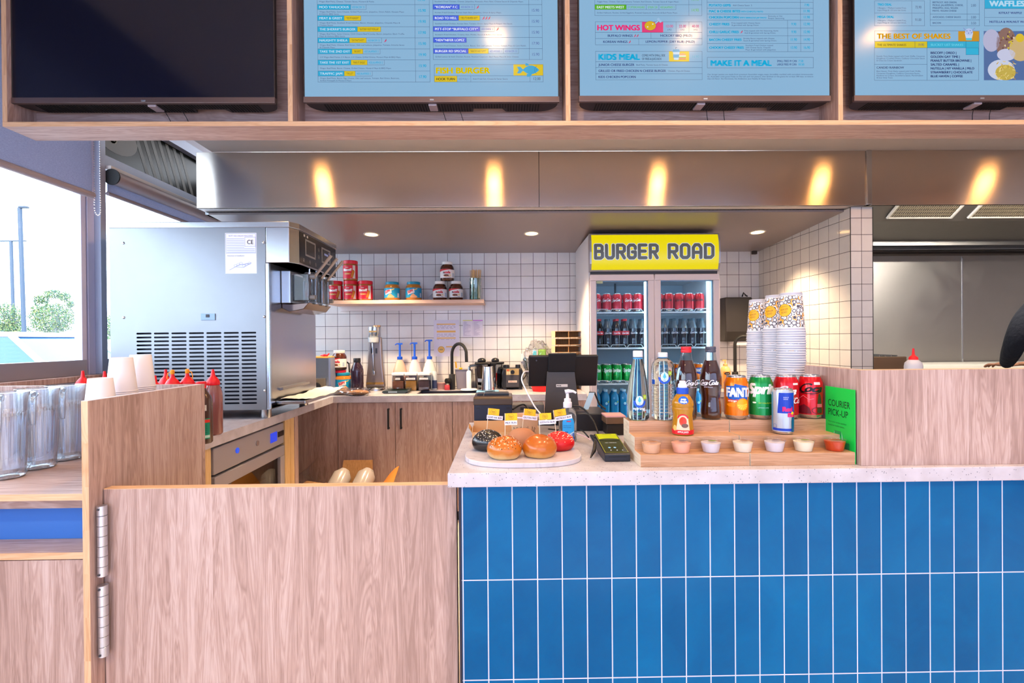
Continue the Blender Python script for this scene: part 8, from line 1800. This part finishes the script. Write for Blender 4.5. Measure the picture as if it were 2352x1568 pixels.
car('car', 'white car parked nearest, its windscreen sloping down to the right outside the window', -8.45, 5.0, radians(-12), glass=cgl2, Hh=1.50)
car('car', 'white car with deep blue side windows parked behind the nearest white car', -8.3, 8.6, radians(-3), L=4.7, Hh=1.62)
car('car', 'white car seen through the rear window behind the soft serve machine', -8.4, 12.2, radians(5), L=4.5, Hh=1.50, glass=cgl2)
pm = mat('pole_paint', '2c3c50', 0.6)
def pole(px, pyt, Y, r, label, heads):
    b_ = W(px, 760, Y); tz = W(px, pyt, Y).z; t = thing('light_pole', label, 'lamp post', (b_.x, Y, -0.12))
    MB().cyl((0.15, 0, 0), (0, 0, tz + 0.12), r, 12).build('pole', pm, t, smooth=40)
    for dx in heads:
        MB().box(min(0, dx), max(0, dx), -0.08, 0.08, tz + 0.10, tz + 0.18).build('lamp_head', mat('lamp_head_grey', '2c3848', 0.5), t, bevel=0.02)
pole(49, 477, 20, 0.075, 'tall grey-blue car park lamp post with one head', (0.32,))
pole(28, 554, 34, 0.10, 'thinner distant lamp post with two heads at the left edge', (-1.0, 1.0))
lf = [mat('leaf_%d' % i, c, 0.8) for i, c in enumerate(('446440', '5c7440', '3a5850', '6c7448'))]
for m_ in lf: BS(m_).inputs['Subsurface Weight'].default_value = 0.0
def tree(name, label, px, py0, py1, Y, wpx, seed, crowns):
    base = W(px, 780, Y); t = thing(name, label, 'tree', (base.x, Y, -0.12)); k = Y / F; rr = random.Random(seed)
    zt = W(px, py0, Y).z + 0.12; zb = W(px, py1, Y).z + 0.12; mb = MB(); hgt = zt - zb
    for (cx, cz, rx, rz, n) in crowns:
        for q in range(int(n * 2.6)):
            while True:
                p = Vector((rr.uniform(-1, 1), rr.uniform(-1, 1), rr.uniform(-1, 1)))
                if 0.3 < p.length < 1: break
            c = Vector((cx * wpx * k / 2 + p.x * rx * wpx * k / 2, p.y * rx * wpx * k / 2, zb + (cz + p.z * rz) * hgt)); s = 0.045 * k / 0.022
            u = Vector((rr.uniform(-1, 1), rr.uniform(-1, 1), rr.uniform(-1, 1))).normalized(); v = u.orthogonal().normalized()
            mb.add([c, c + u * s + v * s * 0.5, c + u * s * 2, c + u * s - v * s * 0.5], [(0, 1, 2, 3)], lf[rr.choice((0, 1, 2, 3))])
    mb.build('foliage', None, t)
    tr = MB(); bark = mat('bark', '8f8f88', 0.9); tr.tube([(0, 0, 0), (0.1, 0, zb), (0.0, 0, zb + hgt * 0.6)], [0.16, 0.12, 0.05], 8, bark)
    for a_ in (-1, 1, 0.4): tr.tube([(0.05, 0, zb * 0.9), (a_ * wpx * k * 0.22, 0.3 * a_, zb + hgt * 0.5), (a_ * wpx * k * 0.33, 0.4 * a_, zb + hgt * 0.8)], [0.07, 0.05, 0.02], 6, bark)
    tr.build('trunk', None, t)
tree('tree', 'bushy gum tree with airy upper tufts behind the parked cars', 122, 665, 770, 26, 100, 3, [(0.0, 0.36, 0.85, 0.36, 1500), (-0.5, 0.78, 0.28, 0.10, 150), (0.05, 0.90, 0.34, 0.10, 200), (0.55, 0.84, 0.22, 0.11, 140), (0.8, 0.68, 0.16, 0.08, 90), (-0.75, 0.58, 0.14, 0.12, 60)])
tree('tree', 'round green tree cut by the left picture edge outside', 8, 694, 772, 22, 90, 5, [(0.0, 0.5, 0.8, 0.5, 1200), (0.5, 0.15, 0.7, 0.25, 500)])
tree('tree', 'distant grey-green tree seen between window post and soft serve machine', 262, 722, 775, 34, 70, 7, [(0.0, 0.5, 0.9, 0.5, 700)])
mb = MB(); rr = random.Random(5)
for q in range(2600):
    x = rr.uniform(-48, -18); c = Vector((x, 42 + rr.uniform(-2, 2), rr.uniform(-0.1, 1.1) * (1.4 + 0.5 * sin(x * 0.7)))); u = Vector((rr.uniform(-1, 1), rr.uniform(-1, 1), rr.uniform(-1, 1))).normalized(); v = u.orthogonal()
    mb.add([c, c + u * 0.16 + v * 0.08, c + u * 0.32, c + u * 0.16 - v * 0.08], [(0, 1, 2, 3)], lf[rr.choice((0, 2, 3))])
o = mb.build('shrub_bank'); tag(o, 'low distant bank of scrub behind the car park', 'shrubs'); o['kind'] = 'stuff'
